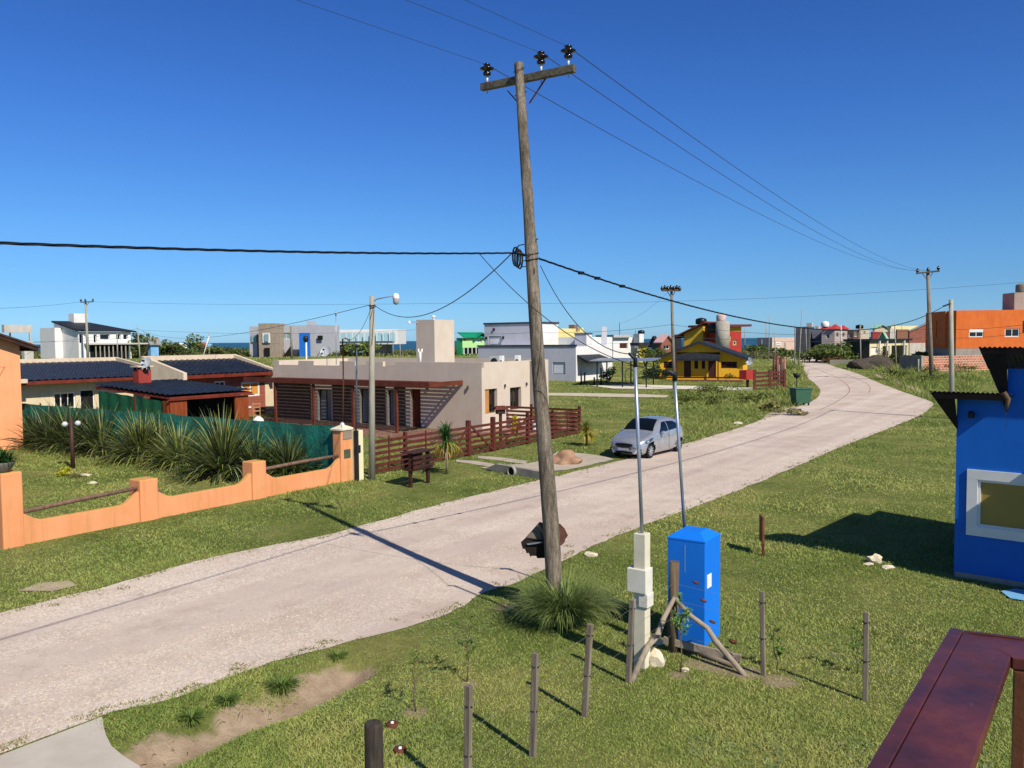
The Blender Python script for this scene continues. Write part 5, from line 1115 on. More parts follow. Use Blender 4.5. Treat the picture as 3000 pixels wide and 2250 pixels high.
# tower block on the roof
fr = Fr(tuple(bf(1.0, 0))[:2], 55.2); s, _ = onwall(fr(0, 0), fr.w, 1273, 1000); c_ = fr(0, s); tf = Fr((c_.x, c_.y), 55.2); t, s = lens(tf, 1219.5, 1331); zt_ = Hz(c_, 936, 1273)
MB().box(0, t, 0, s, 3.2, zt_, tf).build('water_tower', BEI, root)
MB().lathe(tf(.3, .3, zt_), [(.07, 0), (.07, .12), (.12, .14), (.12, .2), (0, .26)], 10).build('vent', WHITE, root)
MB().tube([tf(-.02, s * .9, zt_ - .15), tf(-.1, s + .35, zt_ - .1)], .015, 6).build('lamp_arm', GALV, root); MB().lathe(tf(-.1, s + .42, zt_ - .18), [(.09, 0), (.1, .08), (0, .16)], 10).build('roof_lamp', WHITE, root)
# roof furniture
u, v = 1231, 1060; D_ = bf(.8, 3.5).y; q = MB(); q.tube([P(1231, 1066, D_), P(1231, 1030, D_)], .07, 8); q.tube([P(1226, 1022, D_), P(1226, 1032, D_), P(1236, 1032, D_), P(1236, 1022, D_)], .05, 8); tag(q.build('roof_vent', WHITE), 'white forked vent pipe on the beige house roof beside the tower', 'vent pipe')
dish(955, 1031, bf(2.5, 12).y, .36, 'grey satellite dish on the beige house roof', mount=.85)
q = MB(); D_ = bf(3, 11).y; q.tube([P(985, 1068, D_), P(984, 925, D_)], .022, 6); q.tube([P(984, 925, D_), P(984, 912, D_)], .05, 6); tag(q.build('roof_mast', GALV), 'thin white tipped radio mast on the beige house roof', 'mast')
for i, (x0, x1, y0, y1, lb) in enumerate(((155, 290, 660, 745, 'grey air conditioner unit on the beige house roof'), (290, 332, 655, 735, 'narrow white air conditioner unit right of the grey one on the roof'), (495, 560, 650, 720, 'white box shaped air conditioner unit nearest the leaning pole on the roof'))):
    D_ = bf(4.5 if i < 2 else 5.6, 1.0).y; a = P(1400 + x0 / 4.608, 900 + y1 / 4.608, D_); b_ = P(1400 + x1 / 4.608, 900 + y0 / 4.608, D_); fr = Fr((a.x, a.y), -20); L_ = (b_.x - a.x)
    rt = E('air_conditioner', (a.x, a.y, 3.2), lb, 'air conditioner', 'air conditioner units on the beige house roof'); MB().box(0, L_, 0, .35, 3.25, b_.z, fr).build('casing', WHITE if i else M('pale_grey_metal', '#9fa39f', '#b0b4b0', 4, .5), rt, bevel=.01); MB().lathe(fr(L_ / 2, -.01, (3.35 + b_.z) / 2), [(min(L_, b_.z - 3.3) * .36, 0), (0, .01)], 16, (fr(0, -1) - fr(0, 0))).build('fan_grille', METD, rt)
# patio
pt = [bf(-4.6, -1), bf(-.01, -1), bf(-.01, BL + 1), bf(-4.6, BL + 1)]
o = sheet('patio', [(p_.x, p_.y) for p_ in pt], .03, Mbrick('patio_brick', '#8a5d4e', '#7a5145', '#8f7a6c', .3, .3, .02))
pt = [bf(-.01, -3.2), bf(5.2, -3.2), bf(5.2, -.02), bf(-.01, -.02)]; sheet('patio', [(p_.x, p_.y) for p_ in pt], .03, Mbrick('patio_brick2', '#9a6d5c', '#8a5d4e', '#a08a7c', .3, .3, .02))
# garden odds: chair, table, white domed kennel
p = Vector(tuple(bf(-3.6, bs_[0] - bs_[0] * 0 + 1.9))); p.z = 0
c_ = P(752, 1200, 50); root = E('wooden_chair', (c_.x, c_.y, 0), 'tall backed wooden chair by the brick wall of the tiled house', 'chair'); fr = Fr((c_.x, c_.y), 20); zz_ = .95
CHW = M('chair_wood', '#94694a', '#b08560', 4, .6)
MB().box(-.22, .22, -.22, .22, zz_ - .1 - .4, zz_ - .06 - .4, fr).build('seat', CHW, root)
for a in (-.2, .2):
    MB().box(a - .025, a + .025, -.22, -.17, 0, zz_ - .5, fr).build('leg', CHW, root); MB().box(a - .025, a + .025, .17, .22, 0, 1.25, fr).build('leg', CHW, root)
for z in (.7, .92, 1.14): MB().box(-.174, .174, .18, .21, z, z + .08, fr).build('back_slat', CHW, root)
c_ = P(780, 1205, 51); root = E('patio_table', (c_.x, c_.y, 0), 'small brown patio table beside the wooden chair', 'table'); fr = Fr((c_.x, c_.y), 20); MB().box(-.6, .6, -.4, .4, .7, .75, fr).build('tabletop', WOODD, root)
for a, b_ in ((-.5, -.3), (.5, -.3), (.5, .3), (-.5, .3)): MB().box(a - .03, a + .03, b_ - .03, b_ + .03, 0, .7, fr).build('leg', WOODD, root)
c_ = G0(757, 1262); c_ = P(757, 1240, 40.5); root = E('kennel', (c_.x, c_.y, 0), 'white domed plastic kennel with a dark round doorway behind the net', 'kennel'); q = MB(); H = Hz(c_, 1219, 757)
q.lathe((c_.x, c_.y, H - .75), [(.33, -.9), (.33, .1), (.31, .4), (.24, .6), (.12, .72), (0, .75)], 18); q.build('shell', WHITE, root); MB().lathe((c_.x + .02, c_.y - .31, H - .42), [(.1, 0), (.1, .04), (0, .04)], 14, (0.02, -1, .35)).build('doorway', DARK, root)
# ================================================================ MIDDLE DISTANCE
WHW = plaster('white_house_paint', '#d4d2cf', '#dfdedb', streak=.06); LAV = plaster('shade_lavender', '#b4b4be', '#bdbdc7', streak=.05); SHUT = M('roller_shutter', '#c9cbce', '#d6d8db', 2, .5, .3, 8, stretch=(.1, .1, 12))  # lavender carries the shade of the camera-facing walls in its colour
YEL = plaster('yellow_house_paint', '#dda522', '#e8b22e', streak=.08); DSH = M('dark_shingle', '#191c22', '#292d35', 2, .6, .5, 12)
BRN = M('brown_frame', '#4a2a22', '#5d382e', 4, .6)
SH = dict(gm=SHUT, nv=0, fm=M('grey_trim', '#6f7680', '#7c838d', 4, .5), fw=.1)
# ---- house coloured lavender on its shaded faces, white on its lit ones
gb = G(1687, 1119); LD = gb.y
c0_ = bcorner(1687, LD); lf = Fr(c0_, 55); t, s = lens(lf, 1400, 1794); zL = Hz(c0_, 1015, 1687)
root = E('lavender_house', (c0_[0], c0_[1], 0), 'large two storey house, shaded faces coloured lavender and lit ones white, with stepped flat roofs', 'house')
o = opx(lf(0, s), lf(0, 0), 1619, 1061, 1656, 1096)
q = MB(); wallface(q, lf(0, s), lf(0, 0), -.2, zL, [o], .15); q.build('wall', LAV, root); win(root, lf(0, s), lf(0, 0), o, .1, **SH)
q = MB(); wallface(q, lf(0, 0), lf(t, 0), -.2, zL - .003); wallface(q, lf(t, 0), lf(t, s), -.2, zL); q.poly([lf(0, 0, zL - .05), lf(t, 0, zL - .05), lf(t, s, zL - .05), lf(0, s, zL - .05)]); q.build('wall', WHW, root)
CAPD = M('dark_capping', '#2f333b', '#3c4048', 4, .5)
MB().box(-.08, .12, -.08, s + .1, zL + .003, zL + .18, lf).build('capping', CAPD, root)
# upper storey
uD = lf(3.2, 0).y; a_, b_ = 3.2, onwall(lf(3.2, 0), lf.w, 1578, 1000)[0]
uc_ = lf(a_, b_); uf = Fr((uc_.x, uc_.y), 55); t2, s2 = lens(uf, 1419.5, 1635.5); zU = Hz(uc_, 947.5, 1578)
o = opx(uf(0, s2), uf(0, 0), 1432, 985, 1468, 1010)
q = MB(); wallface(q, uf(0, s2), uf(0, 0), zL - .1, zU, [o], .15); q.poly([uf(0, 0, zU), uf(t2, 0, zU), uf(t2, s2, zU), uf(0, s2, zU)]); q.build('upper_wall', LAV, root); win(root, uf(0, s2), uf(0, 0), o, .1, **SH)
q = MB(); wallface(q, uf(0, 0), uf(t2, 0), zL - .1, zU - .003); wallface(q, uf(t2, 0), uf(t2, s2), zL - .1, zU); q.build('upper_wall', WHW, root)
MB().box(-.1, t2 + .1, -.1, s2 + .1, zU + .003, zU + .2, uf).build('capping', CAPD, root)
for u, v in ((1425.5, 990), (1475, 989), (1448, 965)):
    s_, z_ = onwall(uf(0, 0), uf.w, u, v); MB().box(-.15, -.002, s_ - .1, s_ + .1, z_ - .15, z_ + .15, uf).build('wall_lamp', METD, root)
# yellow block and stair tower
c_ = uf(t2 + .05, 0); ye = plaster('pale_yellow_paint', '#d5c784', '#e0d494', streak=.05); yf = Fr((c_.x, c_.y), 55); t3, _ = lens(yf, None, 1688)
MB().box(0, t3, .05, 4, zL - .1, Hz(c_, 962, 1640), yf).build('yellow_block', ye, root)
c_ = yf(t3 + .02, .02); yf2 = Fr((c_.x, c_.y), 55); t4, _ = lens(yf2, None, 1714); MB().box(0, t4, 0, 3, zL - .1, Hz(c_, 972, 1690), yf2).build('yellow_block', ye, root); zz3 = Hz(c_, 972, 1690)
MB().box(.1, .9, .3, 1.1, zz3, Hz(c_, 951, 1690), yf2).build('chimney', Mbrick('chimney_brick', '#7a4434', '#8a5240', '#8f857a'), root); MB().box(1.3, 2.2, .2, 1.2, zz3, Hz(c_, 960, 1700), yf2).build('roof_block', ye, root)
cA = lf(.6, 0.02); tfz = Fr((lf(.4, .0).x, lf(.4, .0).y), 55); c_ = bcorner(1718, lf(1.6, 1.2).y); tf = Fr(c_, 55); t5, s5 = lens(tf, 1684, 1734); z5 = Hz(c_, 979, 1718)
q = MB(); wallface(q, tf(0, s5), tf(0, 0), 2.5, z5); q.build('stair_tower', LAV, root); q = MB(); wallface(q, tf(0, 0), tf(t5, 0), 2.5, z5); q.poly([tf(0, 0, z5), tf(t5, 0, z5), tf(t5, s5, z5), tf(0, s5, z5)]); wallface(q, tf(t5, 0), tf(t5, s5), 2.5, z5); q.build('stair_tower', WHW, root); MB().box(-.06, t5 + .06, -.06, s5 + .06, z5 + .003, z5 + .12, tf).build('capping', CAPD, root)
# white rear wing seen beyond
c_ = tf(t5 + .05, .3); wf_ = Fr((c_.x, c_.y), 55); t6, _ = lens(wf_, None, 1794); z6 = Hz(c_, 987.5, 1736)
q = MB(); wallface(q, wf_(0, 0), wf_(t6, 0), 0, z6); wallface(q, wf_(0, 4), wf_(0, 0), 0, z6); wallface(q, wf_(t6, 0), wf_(t6, 5), 0, z6); q.poly([wf_(0, 0, z6), wf_(t6, 0, z6), wf_(t6, 5, z6), wf_(0, 5, z6)]); q.build('rear_wall', WHW, root)
s_, z_ = onwall(wf_(0, 0), wf_.u, 1762, 1020); MB().box(s_, s_ + 1.2, -.05, -.003, z_ - .6, z_ + 2.4, wf_).build('grey_panel', LAV, root)
# dark awning roof on the road side
s0, zA = onwall(lf(0, -.1), lf.u, 1690, 1052); s1, _ = onwall(lf(0, -1.2), lf.u, 1784, 1040)
q = MB(); q.add([lf(.2, -.003, zL - .9), lf(s1, -.003, zL - .9), lf(s1 + .6, -1.4, zL - 1.5), lf(-.1, -1.4, zL - 1.5), lf(.2, -.003, zL - 1.05), lf(s1, -.003, zL - 1.05), lf(s1 + .6, -1.4, zL - 1.8), lf(-.1, -1.4, zL - 1.8)], [(0, 1, 2, 3), (7, 6, 5, 4), (3, 2, 6, 7), (0, 3, 7, 4), (1, 5, 6, 2)]); q.build('awning', DSH, root)
MB().box(-.02, t * .98, -.06, -.003, -.2, .45, lf).build('plinth', plaster('red_plinth', '#8a6458', '#9a7466'), root)
# ---- carport
gp = G(1749.5, 1134); cz_ = Hz(gp, 1058, 1750); root = E('carport', gp, 'light steel carport with a flat pale roof and thin dark posts on the field', 'carport'); cf = Fr((gp.x, gp.y), -18); L_ = P(1905, 1060, gp.y).x - gp.x
slab(cf, -.7, L_ + .3, -.3, 5.2, lambda a, b_: cz_ + .02 * b_, .09).build('roof', M('galv_sheet', '#7e858c', '#9aa1a8', 2, .4, .2, 12, metal=.3), root)
for a, b_ in ((0, 0), (L_ * .48, 0), (L_ - .4, 0), (0, 4.8), (L_ * .48, 4.8), (L_ - .4, 4.8)): MB().box(a - .06, a + .06, b_ - .06, b_ + .06, -.1, cz_ + .02 * b_ - .002, cf).build('post', METD, root)
q = MB(); hc = cf(L_ * .62, -.1, 1.3); q.tube([hc + Vector((.45 * cos(a), 0, .75 * sin(a))) for a in np.linspace(0, 6.28, 20)], .035, 6, cap=False); tag(q.build('hoop', METD), 'upright dark metal hoop under the carport', 'hoop')
for i, (u, v, r, lb) in enumerate(((1785, 1118, (1.3, .8, .9), 'dark green bush at the foot of the carport'), (1920, 1112, (1.6, 1, .8), 'dark low bush left of the yellow gabled house'), (1890, 1075, (2.4, 1.6, 1.5), 'tall loose green shrub behind the carport'), (1925, 1068, (2.6, 1.4, 1.7), 'tall loose green shrub against the yellow house eave'))):
    bush(G(u, v), r, 600, .13 if i < 2 else .16, '#1f3018' if i < 2 else '#3f5226', '#36502a' if i < 2 else '#6b7a3c', lb)
for i, (u, vb, vt_) in enumerate(((1703, 1127, 1082), (1713, 1130, 1091), (1761, 1128, 1078), (1741, 1129, 1105))):
    p = G(u, vb); tag(MB().tube([p, V3(p, Hz(p, vt_, u))], .08, 6).build('fence_stake', WOODD), ('tall dark stake at the corner of the lavender house', 'shorter dark stake right of the tall one by the lavender house', 'dark stake just inside the carport', 'low dark stake left of the carport')[i], 'stake', 'stakes between the lavender house and the carport')
# ---- yellow gabled house
S4 = lambda x, y: (1850 + x / 4.916, 880 + y / 4.916)
pR_ = G(2175, 1117); pL_ = G(1933, 1108); ya = math.degrees(atan2(pL_.y - pR_.y, pL_.x - pR_.x)) - 90; yh = Fr((pR_.x, pR_.y), 70); W_ = lens(yh, 1933, None)[1]; zg = min(pR_.z, pL_.z)
root = E('yellow_house', pR_, 'yellow gabled house with a dark shingle roof and a dark porch canopy', 'house')
ze = Hz(pR_, 1048, 2175); A_, B_ = yh(0, W_), yh(0, 0); sA, zA = onwall(A_, (-yh.w[0], -yh.w[1]), 2049, 1004); bap = W_ - sA; DEP = 7
def o4(x0, y0, x1, y1): a = S4(x0, y0); b_ = S4(x1, y1); return opx(A_, B_, a[0], a[1], b_[0], b_[1])
ops = [o4(462, 880, 660, 975), o4(1288, 882, 1520, 978), o4(755, 855, 858, 1108), o4(1105, 855, 1218, 1112), o4(905, 870, 960, 985), o4(1010, 870, 1062, 985)]
q = MB(); wallface(q, A_, B_, zg - .3, ze, ops, .15); wallface(q, yh(0, 0), yh(DEP, 0), zg - .3, ze); wallface(q, yh(DEP, 0), yh(DEP, W_), zg - .3, ze); wallface(q, yh(DEP, W_), yh(0, W_), zg - .3, ze)
for a in (0, DEP): q.poly([yh(a, W_, ze), yh(a, 0, ze), yh(a, bap, zA)])
q.build('wall', YEL, root)
BRN = M('brown_frame', '#4a2a22', '#5d382e', 4, .6)
for o in ops[:2]: win(root, A_, B_, o, .1, BRN, nv=2, nh=2, fw=.09)
for o in ops[2:4]: win(root, A_, B_, o, .1, BRN, M('brown_door', '#3a1d1a', '#4d2823', 4, .5), 0, fw=.09, name='door', sub='door_panel')
for o in ops[4:]: win(root, A_, B_, o, .1, BRN, nv=0, fw=.08)
for k, (b0_, b1_, z0_, z1_) in enumerate(((bap, -.6, zA + .12, None), (bap, W_ + .8, zA + .12, None))):
    sl = (zA - ze) / (bap if k == 0 else W_ - bap); zb_ = zA + .12 - sl * abs(b1_ - b0_)
    q = MB(); vs = [yh(a, b_, z + t) for t in (-.12, .04) for a, b_, z in ((-.55, b0_, zA + .12), (DEP + .5, b0_, zA + .12), (DEP + .5, b1_, zb_), (-.55, b1_, zb_))]
    q.add(vs, [(3, 2, 1, 0), (4, 5, 6, 7), (0, 1, 5, 4), (1, 2, 6, 5), (2, 3, 7, 6), (3, 0, 4, 7)]); q.build('roof', DSH, root)
    MB().beam(yh(-.58, b0_, zA + .06), yh(-.58, b1_, zb_ - .06), .05, .25).build('fascia', M('fascia_dark', '#20242b', '#2c3139', 4, .6), root)
s0 = onwall(A_, (-yh.w[0], -yh.w[1]), S4(665, 0)[0] - 2, 1040)[0]; s1, zc1 = onwall(A_, (-yh.w[0], -yh.w[1]), S4(1285, 0)[0] - 2, 1032); zc0 = onwall(A_, (-yh.w[0], -yh.w[1]), 2110, 1052)[1]
q = MB(); b0_, b1_ = W_ - s1, W_ - s0; q.add([yh(-.003, b0_, zc1), yh(-.003, b1_, zc1), yh(-1.1, b1_ + .1, zc0 + .1), yh(-1.1, b0_ - .1, zc0 + .1), yh(-.003, b0_, zc1 - .2), yh(-.003, b1_, zc1 - .2), yh(-1.1, b1_ + .1, zc0 - .15), yh(-1.1, b0_ - .1, zc0 - .15)], [(0, 3, 2, 1), (4, 5, 6, 7), (2, 3, 7, 6), (0, 4, 7, 3), (1, 2, 6, 5)]); q.build('porch_canopy', DSH, root)
for b_ in (b0_ + .1, b1_ - .1): MB().box(-1.05, -.93, b_ - .06, b_ + .06, zg - .2, zc0 - .1, yh).build('porch_post', BRN, root)
MB().box(-1.7, -.003, b0_ - 2.5, b1_ + 1.0, zg - .3, zg + .12, yh).build('porch_floor', M('porch_brick', '#5d3a30', '#70483c', 3), root)
MB().box(-1.74, -1.70, b0_ - 2.2, W_ - .4, zg + .35, zg + .5, yh).build('porch_rail', WOODD, root)
dish(2197, 1059, yh(0, 0).y - .4, .43, 'grey satellite dish on the corner of the yellow gabled house', (-.5, -.8, .35), mount=1.0)
bush(G(2140, 1116), (1.1, .7, .55), 500, .1, '#2f4a30', '#567048', 'round grey green bush before the yellow gabled house', trunk=False)
# ---- red, yellow and olive house with tank tower
OL = plaster('dull_yellow_paint', '#c49a2c', '#cfa63a', streak=.1); RED = plaster('red_house_paint', '#9c2f2a', '#a83a33', streak=.08)
RD = 112; c_ = bcorner(2059.5, RD); of = Fr(c_, 55); t, s = lens(of, 2004, 2112); zT = Hz(c_, 952, 2059)
root = E('red_yellow_house', (c_[0], c_[1], 0), 'tall ochre and red house with a round concrete tank tower behind the gabled house', 'house')
slope = (Hz(c_, 952, 2059) - Hz(of(0, s), 979, 2004)) / s
q = MB(); q.poly([of(0, s, 0), of(0, 0, 0), of(0, 0, zT), of(0, s, zT - slope * s)]); wallface(q, of(0, 0), of(t, 0), 0, zT); wallface(q, of(t, 0), of(t, s), 0, zT - slope * s); q.build('wall', OL, root)
q = MB(); vs = [of(a, b_, zT + .05 - slope * b_ + k) for k in (0, .2) for a, b_ in ((-.7, -.5), (t + .5, -.5), (t + .5, s + 1.4), (-.7, s + 1.4))]; q.add(vs, [(3, 2, 1, 0), (4, 5, 6, 7), (0, 1, 5, 4), (1, 2, 6, 5), (2, 3, 7, 6), (3, 0, 4, 7)]); q.build('roof', M('red_brown_roof', '#5c2a26', '#743834', 3), root)
c2_ = bcorner(2109, RD - 2); rf = Fr(c2_, 20); tR, _ = lens(rf, None, 2172); zr = Hz(c2_, 971, 2130); zy = Hz(c2_, 957, 2130)
A_, B_ = rf(0, 0), rf(tR, 0); o1 = opx(A_, B_, 2131, 984, 2142.5, 999.5); o2 = opx(A_, B_, 2147, 997, 2159, 1012)
q = MB(); wallface(q, A_, B_, 0, zr, [o1, o2], .15); wallface(q, rf(tR, 0), rf(tR, 7), 0, zr); wallface(q, rf(0, 7), rf(0, 0), 0, zr); q.build('red_wall', RED, root)
tan = M('tan_trim', '#a88a60', '#b89a70', 4); win(root, A_, B_, o1, .1, tan, nv=0, fw=.25); win(root, A_, B_, o2, .1, tan, nv=0, fw=.2)
MB().box(.01, tR - .01, .02, 6.98, zr - .01, zy, rf).build('upper_wall', OL, root)
MB().box(-.3, tR + 1.2, -.6, 7.3, zy + .003, zy + .3, rf).build('flat_roof', M('red_brown_roof', '#5c2a26'), root)
tc = P(2117, 1000, RD - 3.5); rr_ = 40 / 4.916 * 2.4 / F * RD
q = MB(); q.lathe((tc.x, tc.y, 0), [(.1, 3), (1.0 * 19.5 / F * RD, 3), (19.5 / F * RD, Hz(tc, 941, 2117)), (.1, Hz(tc, 941, 2117))], 24); q.build('tank_tower', CONC, root)
q = MB(); zt1 = Hz(tc, 922, 2115); zt0 = Hz(tc, 941, 2115); q.lathe((tc.x - .2, tc.y, zt0), [(13 / F * RD, .02), (13.6 / F * RD, .1), (13.6 / F * RD, zt1 - zt0 - .15), (12 / F * RD, zt1 - zt0), (0, zt1 - zt0 + .15)], 22); q.build('water_tank', M('pinkish_tank', '#b59a96', '#cbb4af', 3, .6), root)
def rtank(u, vb, vt_, D, r, label, mat=None):
    p = P(u, vb, D); zt_ = Hz(p, vt_, u); q = MB(); h_ = zt_ - p.z; q.lathe(p, [(r * .9, 0), (r, h_ * .08), (r, h_ * .72), (r * .75, h_ * .9), (r * .3, h_ * .96), (r * .28, h_), (0, h_)], 18); return tag(q.build('water_tank', mat or M('black_tank', '#0d0e10', '#17181b', 4, .4)), label, 'water tank', 'rooftop water tanks')
rtank(2054, 950, 931, RD + 1, .75, 'black rooftop water tank on the ochre roof left of the tank tower')
D_ = RD - 1.5; q = MB().tube([P(2092, 975, D_), P(2092, 946, D_)], .9, 10); tag(q.build('roof_shed', M('dark_block', '#2b2b2e', '#3b3a3c', 3)), 'dark round block on the ochre roof just left of the tank tower', 'roof block')
# ---- wooden yard fence, red box, brazier, wheeled bin
wy = [(2228, 1123), (2221, 1136), (2212, 1142)]
p0, p1 = G(2209, 1144), G(2299, 1140); fr = Fr((p0.x, p0.y), math.degrees(atan2(p1.y - p0.y, p1.x - p0.x))); L_ = (p1 - p0).length; root = E('plank_fence', p0, 'rustic brown plank gate and tall uneven stakes beside the yellow gabled house', 'fence')
zf = p0.z
for z in (.35, .75, 1.15, 1.5): MB().box(0, L_ * .98, -.04, .0, zf + z, zf + z + .2, fr).build('plank', WOODB, root)
for a in (0, .5, .98): MB().box(a * L_ - .15, a * L_ + .15, -.09, -.043, zf - .2, zf + 1.9, fr).build('post', WOODB, root)
for i in range(13):
    a = p1 + Vector((.1 + i * .27 + random.uniform(-.2, .2), .2 + i * 1.1, 0)); h = random.uniform(2.0, 3.1); MB().tube([V3(a, a.z - .2), V3(a, a.z + h)], [.14, .1], 6).build('stake', random.choice([WOODB, WOODG, M('pinkish_log', '#8a6350', '#a37c66', 3)]), root)
p = G(2190, 1135); fr = Fr((p.x, p.y), 40); root = E('red_box', p, 'dark red box shaped meter cabinet beside the satellite dish and plank gate', 'cabinet'); z0_, z1_ = Hz(p, 1111, 2190), Hz(p, 1084, 2190)
MB().box(-.8, .7, -.4, .4, z0_, z1_, fr).build('cabinet', RED, root); MB().box(-.1, .1, -.1, .1, p.z - .1, z0_, fr).build('leg', WOODD, root)
p = G(2334, 1155); root = E('brazier', p, 'small black bowl shaped brazier on a thin pole behind the green bin', 'brazier'); zt_ = Hz(p, 1094, 2334); z1_ = Hz(p, 1108, 2334)
MB().tube([V3(p, p.z - .1), V3(p, z1_)], .045, 8).build('pole', METD, root)
q = MB(); q.lathe((p.x, p.y, z1_), [(.05, 0), (.25, .1), (.34, (zt_ - z1_)), (.3, zt_ - z1_), (.05, .12)], 14); q.build('bowl', METD, root)
p = G(2381, 1189); pl_ = G(2330, 1180); root = E('wheeled_bin', p, 'large green four wheeled rubbish container at the edge of the gravel road', 'rubbish container'); bf_ = Fr((P(2358, 1187, p.y).x, p.y), 12); GRN = M('green_plastic', '#2c5240', '#376049', 3, .5, .15, 20); HB = 1.15; W2 = P(2381, 1187, p.y).x - P(2358, 1187, p.y).x
bw = .95
def taper(fr, a0, a1, b0, b1, z0, z1, k): 
    q = MB(); c_ = [(a0 + k, b0 + k), (a1 - k, b0 + k), (a1 - k, b1 - k), (a0 + k, b1 - k)]; d_ = [(a0, b0), (a1, b0), (a1, b1), (a0, b1)]
    return q.add([fr(a, b_, z0) for a, b_ in c_] + [fr(a, b_, z1) for a, b_ in d_], [(3, 2, 1, 0), (4, 5, 6, 7), (0, 1, 5, 4), (1, 2, 6, 5), (2, 3, 7, 6), (3, 0, 4, 7)])
bn = Fr((P(2358, 1187, p.y).x, p.y), 8)
taper(bn, -.75, .5, -.1, .9, p.z + .2, p.z + 1.2, .1).build('body', GRN, root, bevel=.02)
MB().box(-.8, .55, -.15, .95, p.z + 1.203, p.z + 1.27, bn).build('lid', GRN, root, bevel=.02)
for a in (-.5, .3):
    for b_ in (.05, .75): MB().lathe(bn(a - .03, b_, p.z + .11), [(.11, 0), (.11, .06), (0, .06)], 12, (1, 0, 0)).build('wheel', METD, root)
MB().box(.1, .38, -.06, -.0, p.z + .92, p.z + 1.1, bn).build('handle_recess', DARK, root)
# ---- silver hatchback
fw_, rw_ = G0(1902, 1344), G0(1991, 1322.5); dv = (rw_ - fw_); dv.z = 0; ang = atan2(dv.y, dv.x); sc = 1.0
croot = E('parked_car', (fw_.x, fw_.y, 0), 'silver five door hatchback parked facing the camera on the far road edge', 'car')
ux, uy = Vector((cos(ang), sin(ang), 0)), Vector((-sin(ang), cos(ang), 0)); WBs = 2.49
O_ = fw_ + ux * (dv.length - WBs) / 2 + uy * 0; O_.z = 0
def CP(x, y, z): return O_ + ux * (x - .80) + uy * (y + .80) + Vector((0, 0, z))  # x back from the nose, y=-.85 near side .. +.85 far side
def Mcar():
    m, nt, b = base('silver_car_paint'); b.inputs['Base Color'].default_value = lin('#a9afb8'); b.inputs['Metallic'].default_value = .55; b.inputs['Roughness'].default_value = .26; b.inputs['Coat Weight'].default_value = .6; b.inputs['Coat Roughness'].default_value = .08
    n = noise(nt, 3, 4); r = ramp(nt, n.outputs[0], [(.3, '#a4a9b1'), (.7, '#b7bbc2')]); nt.links.new(r.outputs[0], b.inputs['Base Color']); return m
CARP = Mcar(); CGL = Mglass('car_glass', '#0b1014', .05)
# stations: x, z sill, z waist(belt), half width sill, half width waist, z top, half width top
ST = [(0.00, .30, .48, .55, .58, .52, .50), (.06, .24, .60, .68, .70, .70, .60), (.25, .20, .70, .76, .79, .80, .66), (.60, .18, .80, .81, .83, .90, .70), (1.00, .18, .88, .83, .845, .99, .72),
      (1.12, .18, .91, .83, .85, 1.02, .71), (1.45, .18, .94, .83, .85, 1.27, .66), (1.85, .18, .96, .83, .85, 1.46, .60), (2.2, .18, .98, .83, .85, 1.51, .585), (2.7, .18, 1.0, .83, .85, 1.52, .58), (3.2, .18, 1.02, .82, .845, 1.48, .565),
      (3.55, .19, 1.05, .80, .83, 1.38, .55), (3.78, .22, 1.03, .77, .80, 1.15, .62), (3.86, .28, .95, .70, .74, 1.0, .62), (3.90, .36, .75, .6, .64, .78, .56)]
def prof(s):
    x, zs, zw, hs, hw, ztp_, ht = s; zm = (zs + zw) / 2
    pts = [(0, zs - .02), (hs * .9, zs), (hs, zs + .08), (hw + .015, zm), (hw + .01, zm + (zw - zm) * .5), (hw - .01, zw), (hw - (hw - ht) * .5 + .02, zw + (ztp_ - zw) * .52), (ht + .02, ztp_ - .045 * (ztp_ - zw) / .5), (ht - .06, ztp_ - .01), (ht * .5, ztp_ + .02), (0, ztp_ + .03)]
    return [(x, -y, z) for y, z in pts] + [(x, y, z) for y, z in pts[-2:0:-1]]
import bmesh
ST2 = []
for i in range(len(ST) - 1):
    for k in range(3): t = k / 3; ST2.append(tuple(ST[i][j] * (1 - t) + ST[i + 1][j] * t for j in range(7)))
ST2.append(ST[-1])
vs = []; n_ = len(prof(ST[0]))
for s in ST2:
    for (x, y, z) in prof(s):
        xx = x
        if s[0] < .8: xx = x + .20 * (abs(y) / .8) ** 2.2 * (1 - s[0] / .8)
        if s[0] > 3.4: xx = x - .14 * (abs(y) / .8) ** 2.2 * ((s[0] - 3.4) / .5)
        vs.append(CP(xx, y, z))
fs = [(i * n_ + k, i * n_ + (k + 1) % n_, (i + 1) * n_ + (k + 1) % n_, (i + 1) * n_ + k) for i in range(len(ST2) - 1) for k in range(n_)]
def in_arch(f):
    c_ = sum((vs[i] for i in f), Vector()) / 4; d_ = c_ - O_; x = d_.dot(ux) + .80; y = d_.dot(uy) - .80
    return abs(y) > .6 and any(math.hypot(x - xc, c_.z - .3) < .36 for xc in (.80, 3.29)) and c_.z < .66
q = MB(); q.add(vs, [f for f in fs if not in_arch(f)], True); q.add([vs[k] for k in range(n_)], [tuple(range(n_))], False); q.add([vs[(len(ST2) - 1) * n_ + k] for k in range(n_)], [tuple(reversed(range(n_)))], False)
body = q.build('body', CARP, croot); bm = bmesh.new(); bm.from_mesh(body.data); bmesh.ops.remove_doubles(bm, verts=bm.verts[:], dist=.0005); bmesh.ops.recalc_face_normals(bm, faces=bm.faces[:]); bm.to_mesh(body.data); bm.free()
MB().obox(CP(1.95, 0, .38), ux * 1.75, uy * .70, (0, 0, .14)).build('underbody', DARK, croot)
def sidepanel(pts, off, mat, name, side=-1, th=.012):
    q = MB(); P3 = [CP(x, side * (y + off), z) for x, y, z in pts]; return q.extr(P3, uy * (side * th)).build(name, mat, croot)
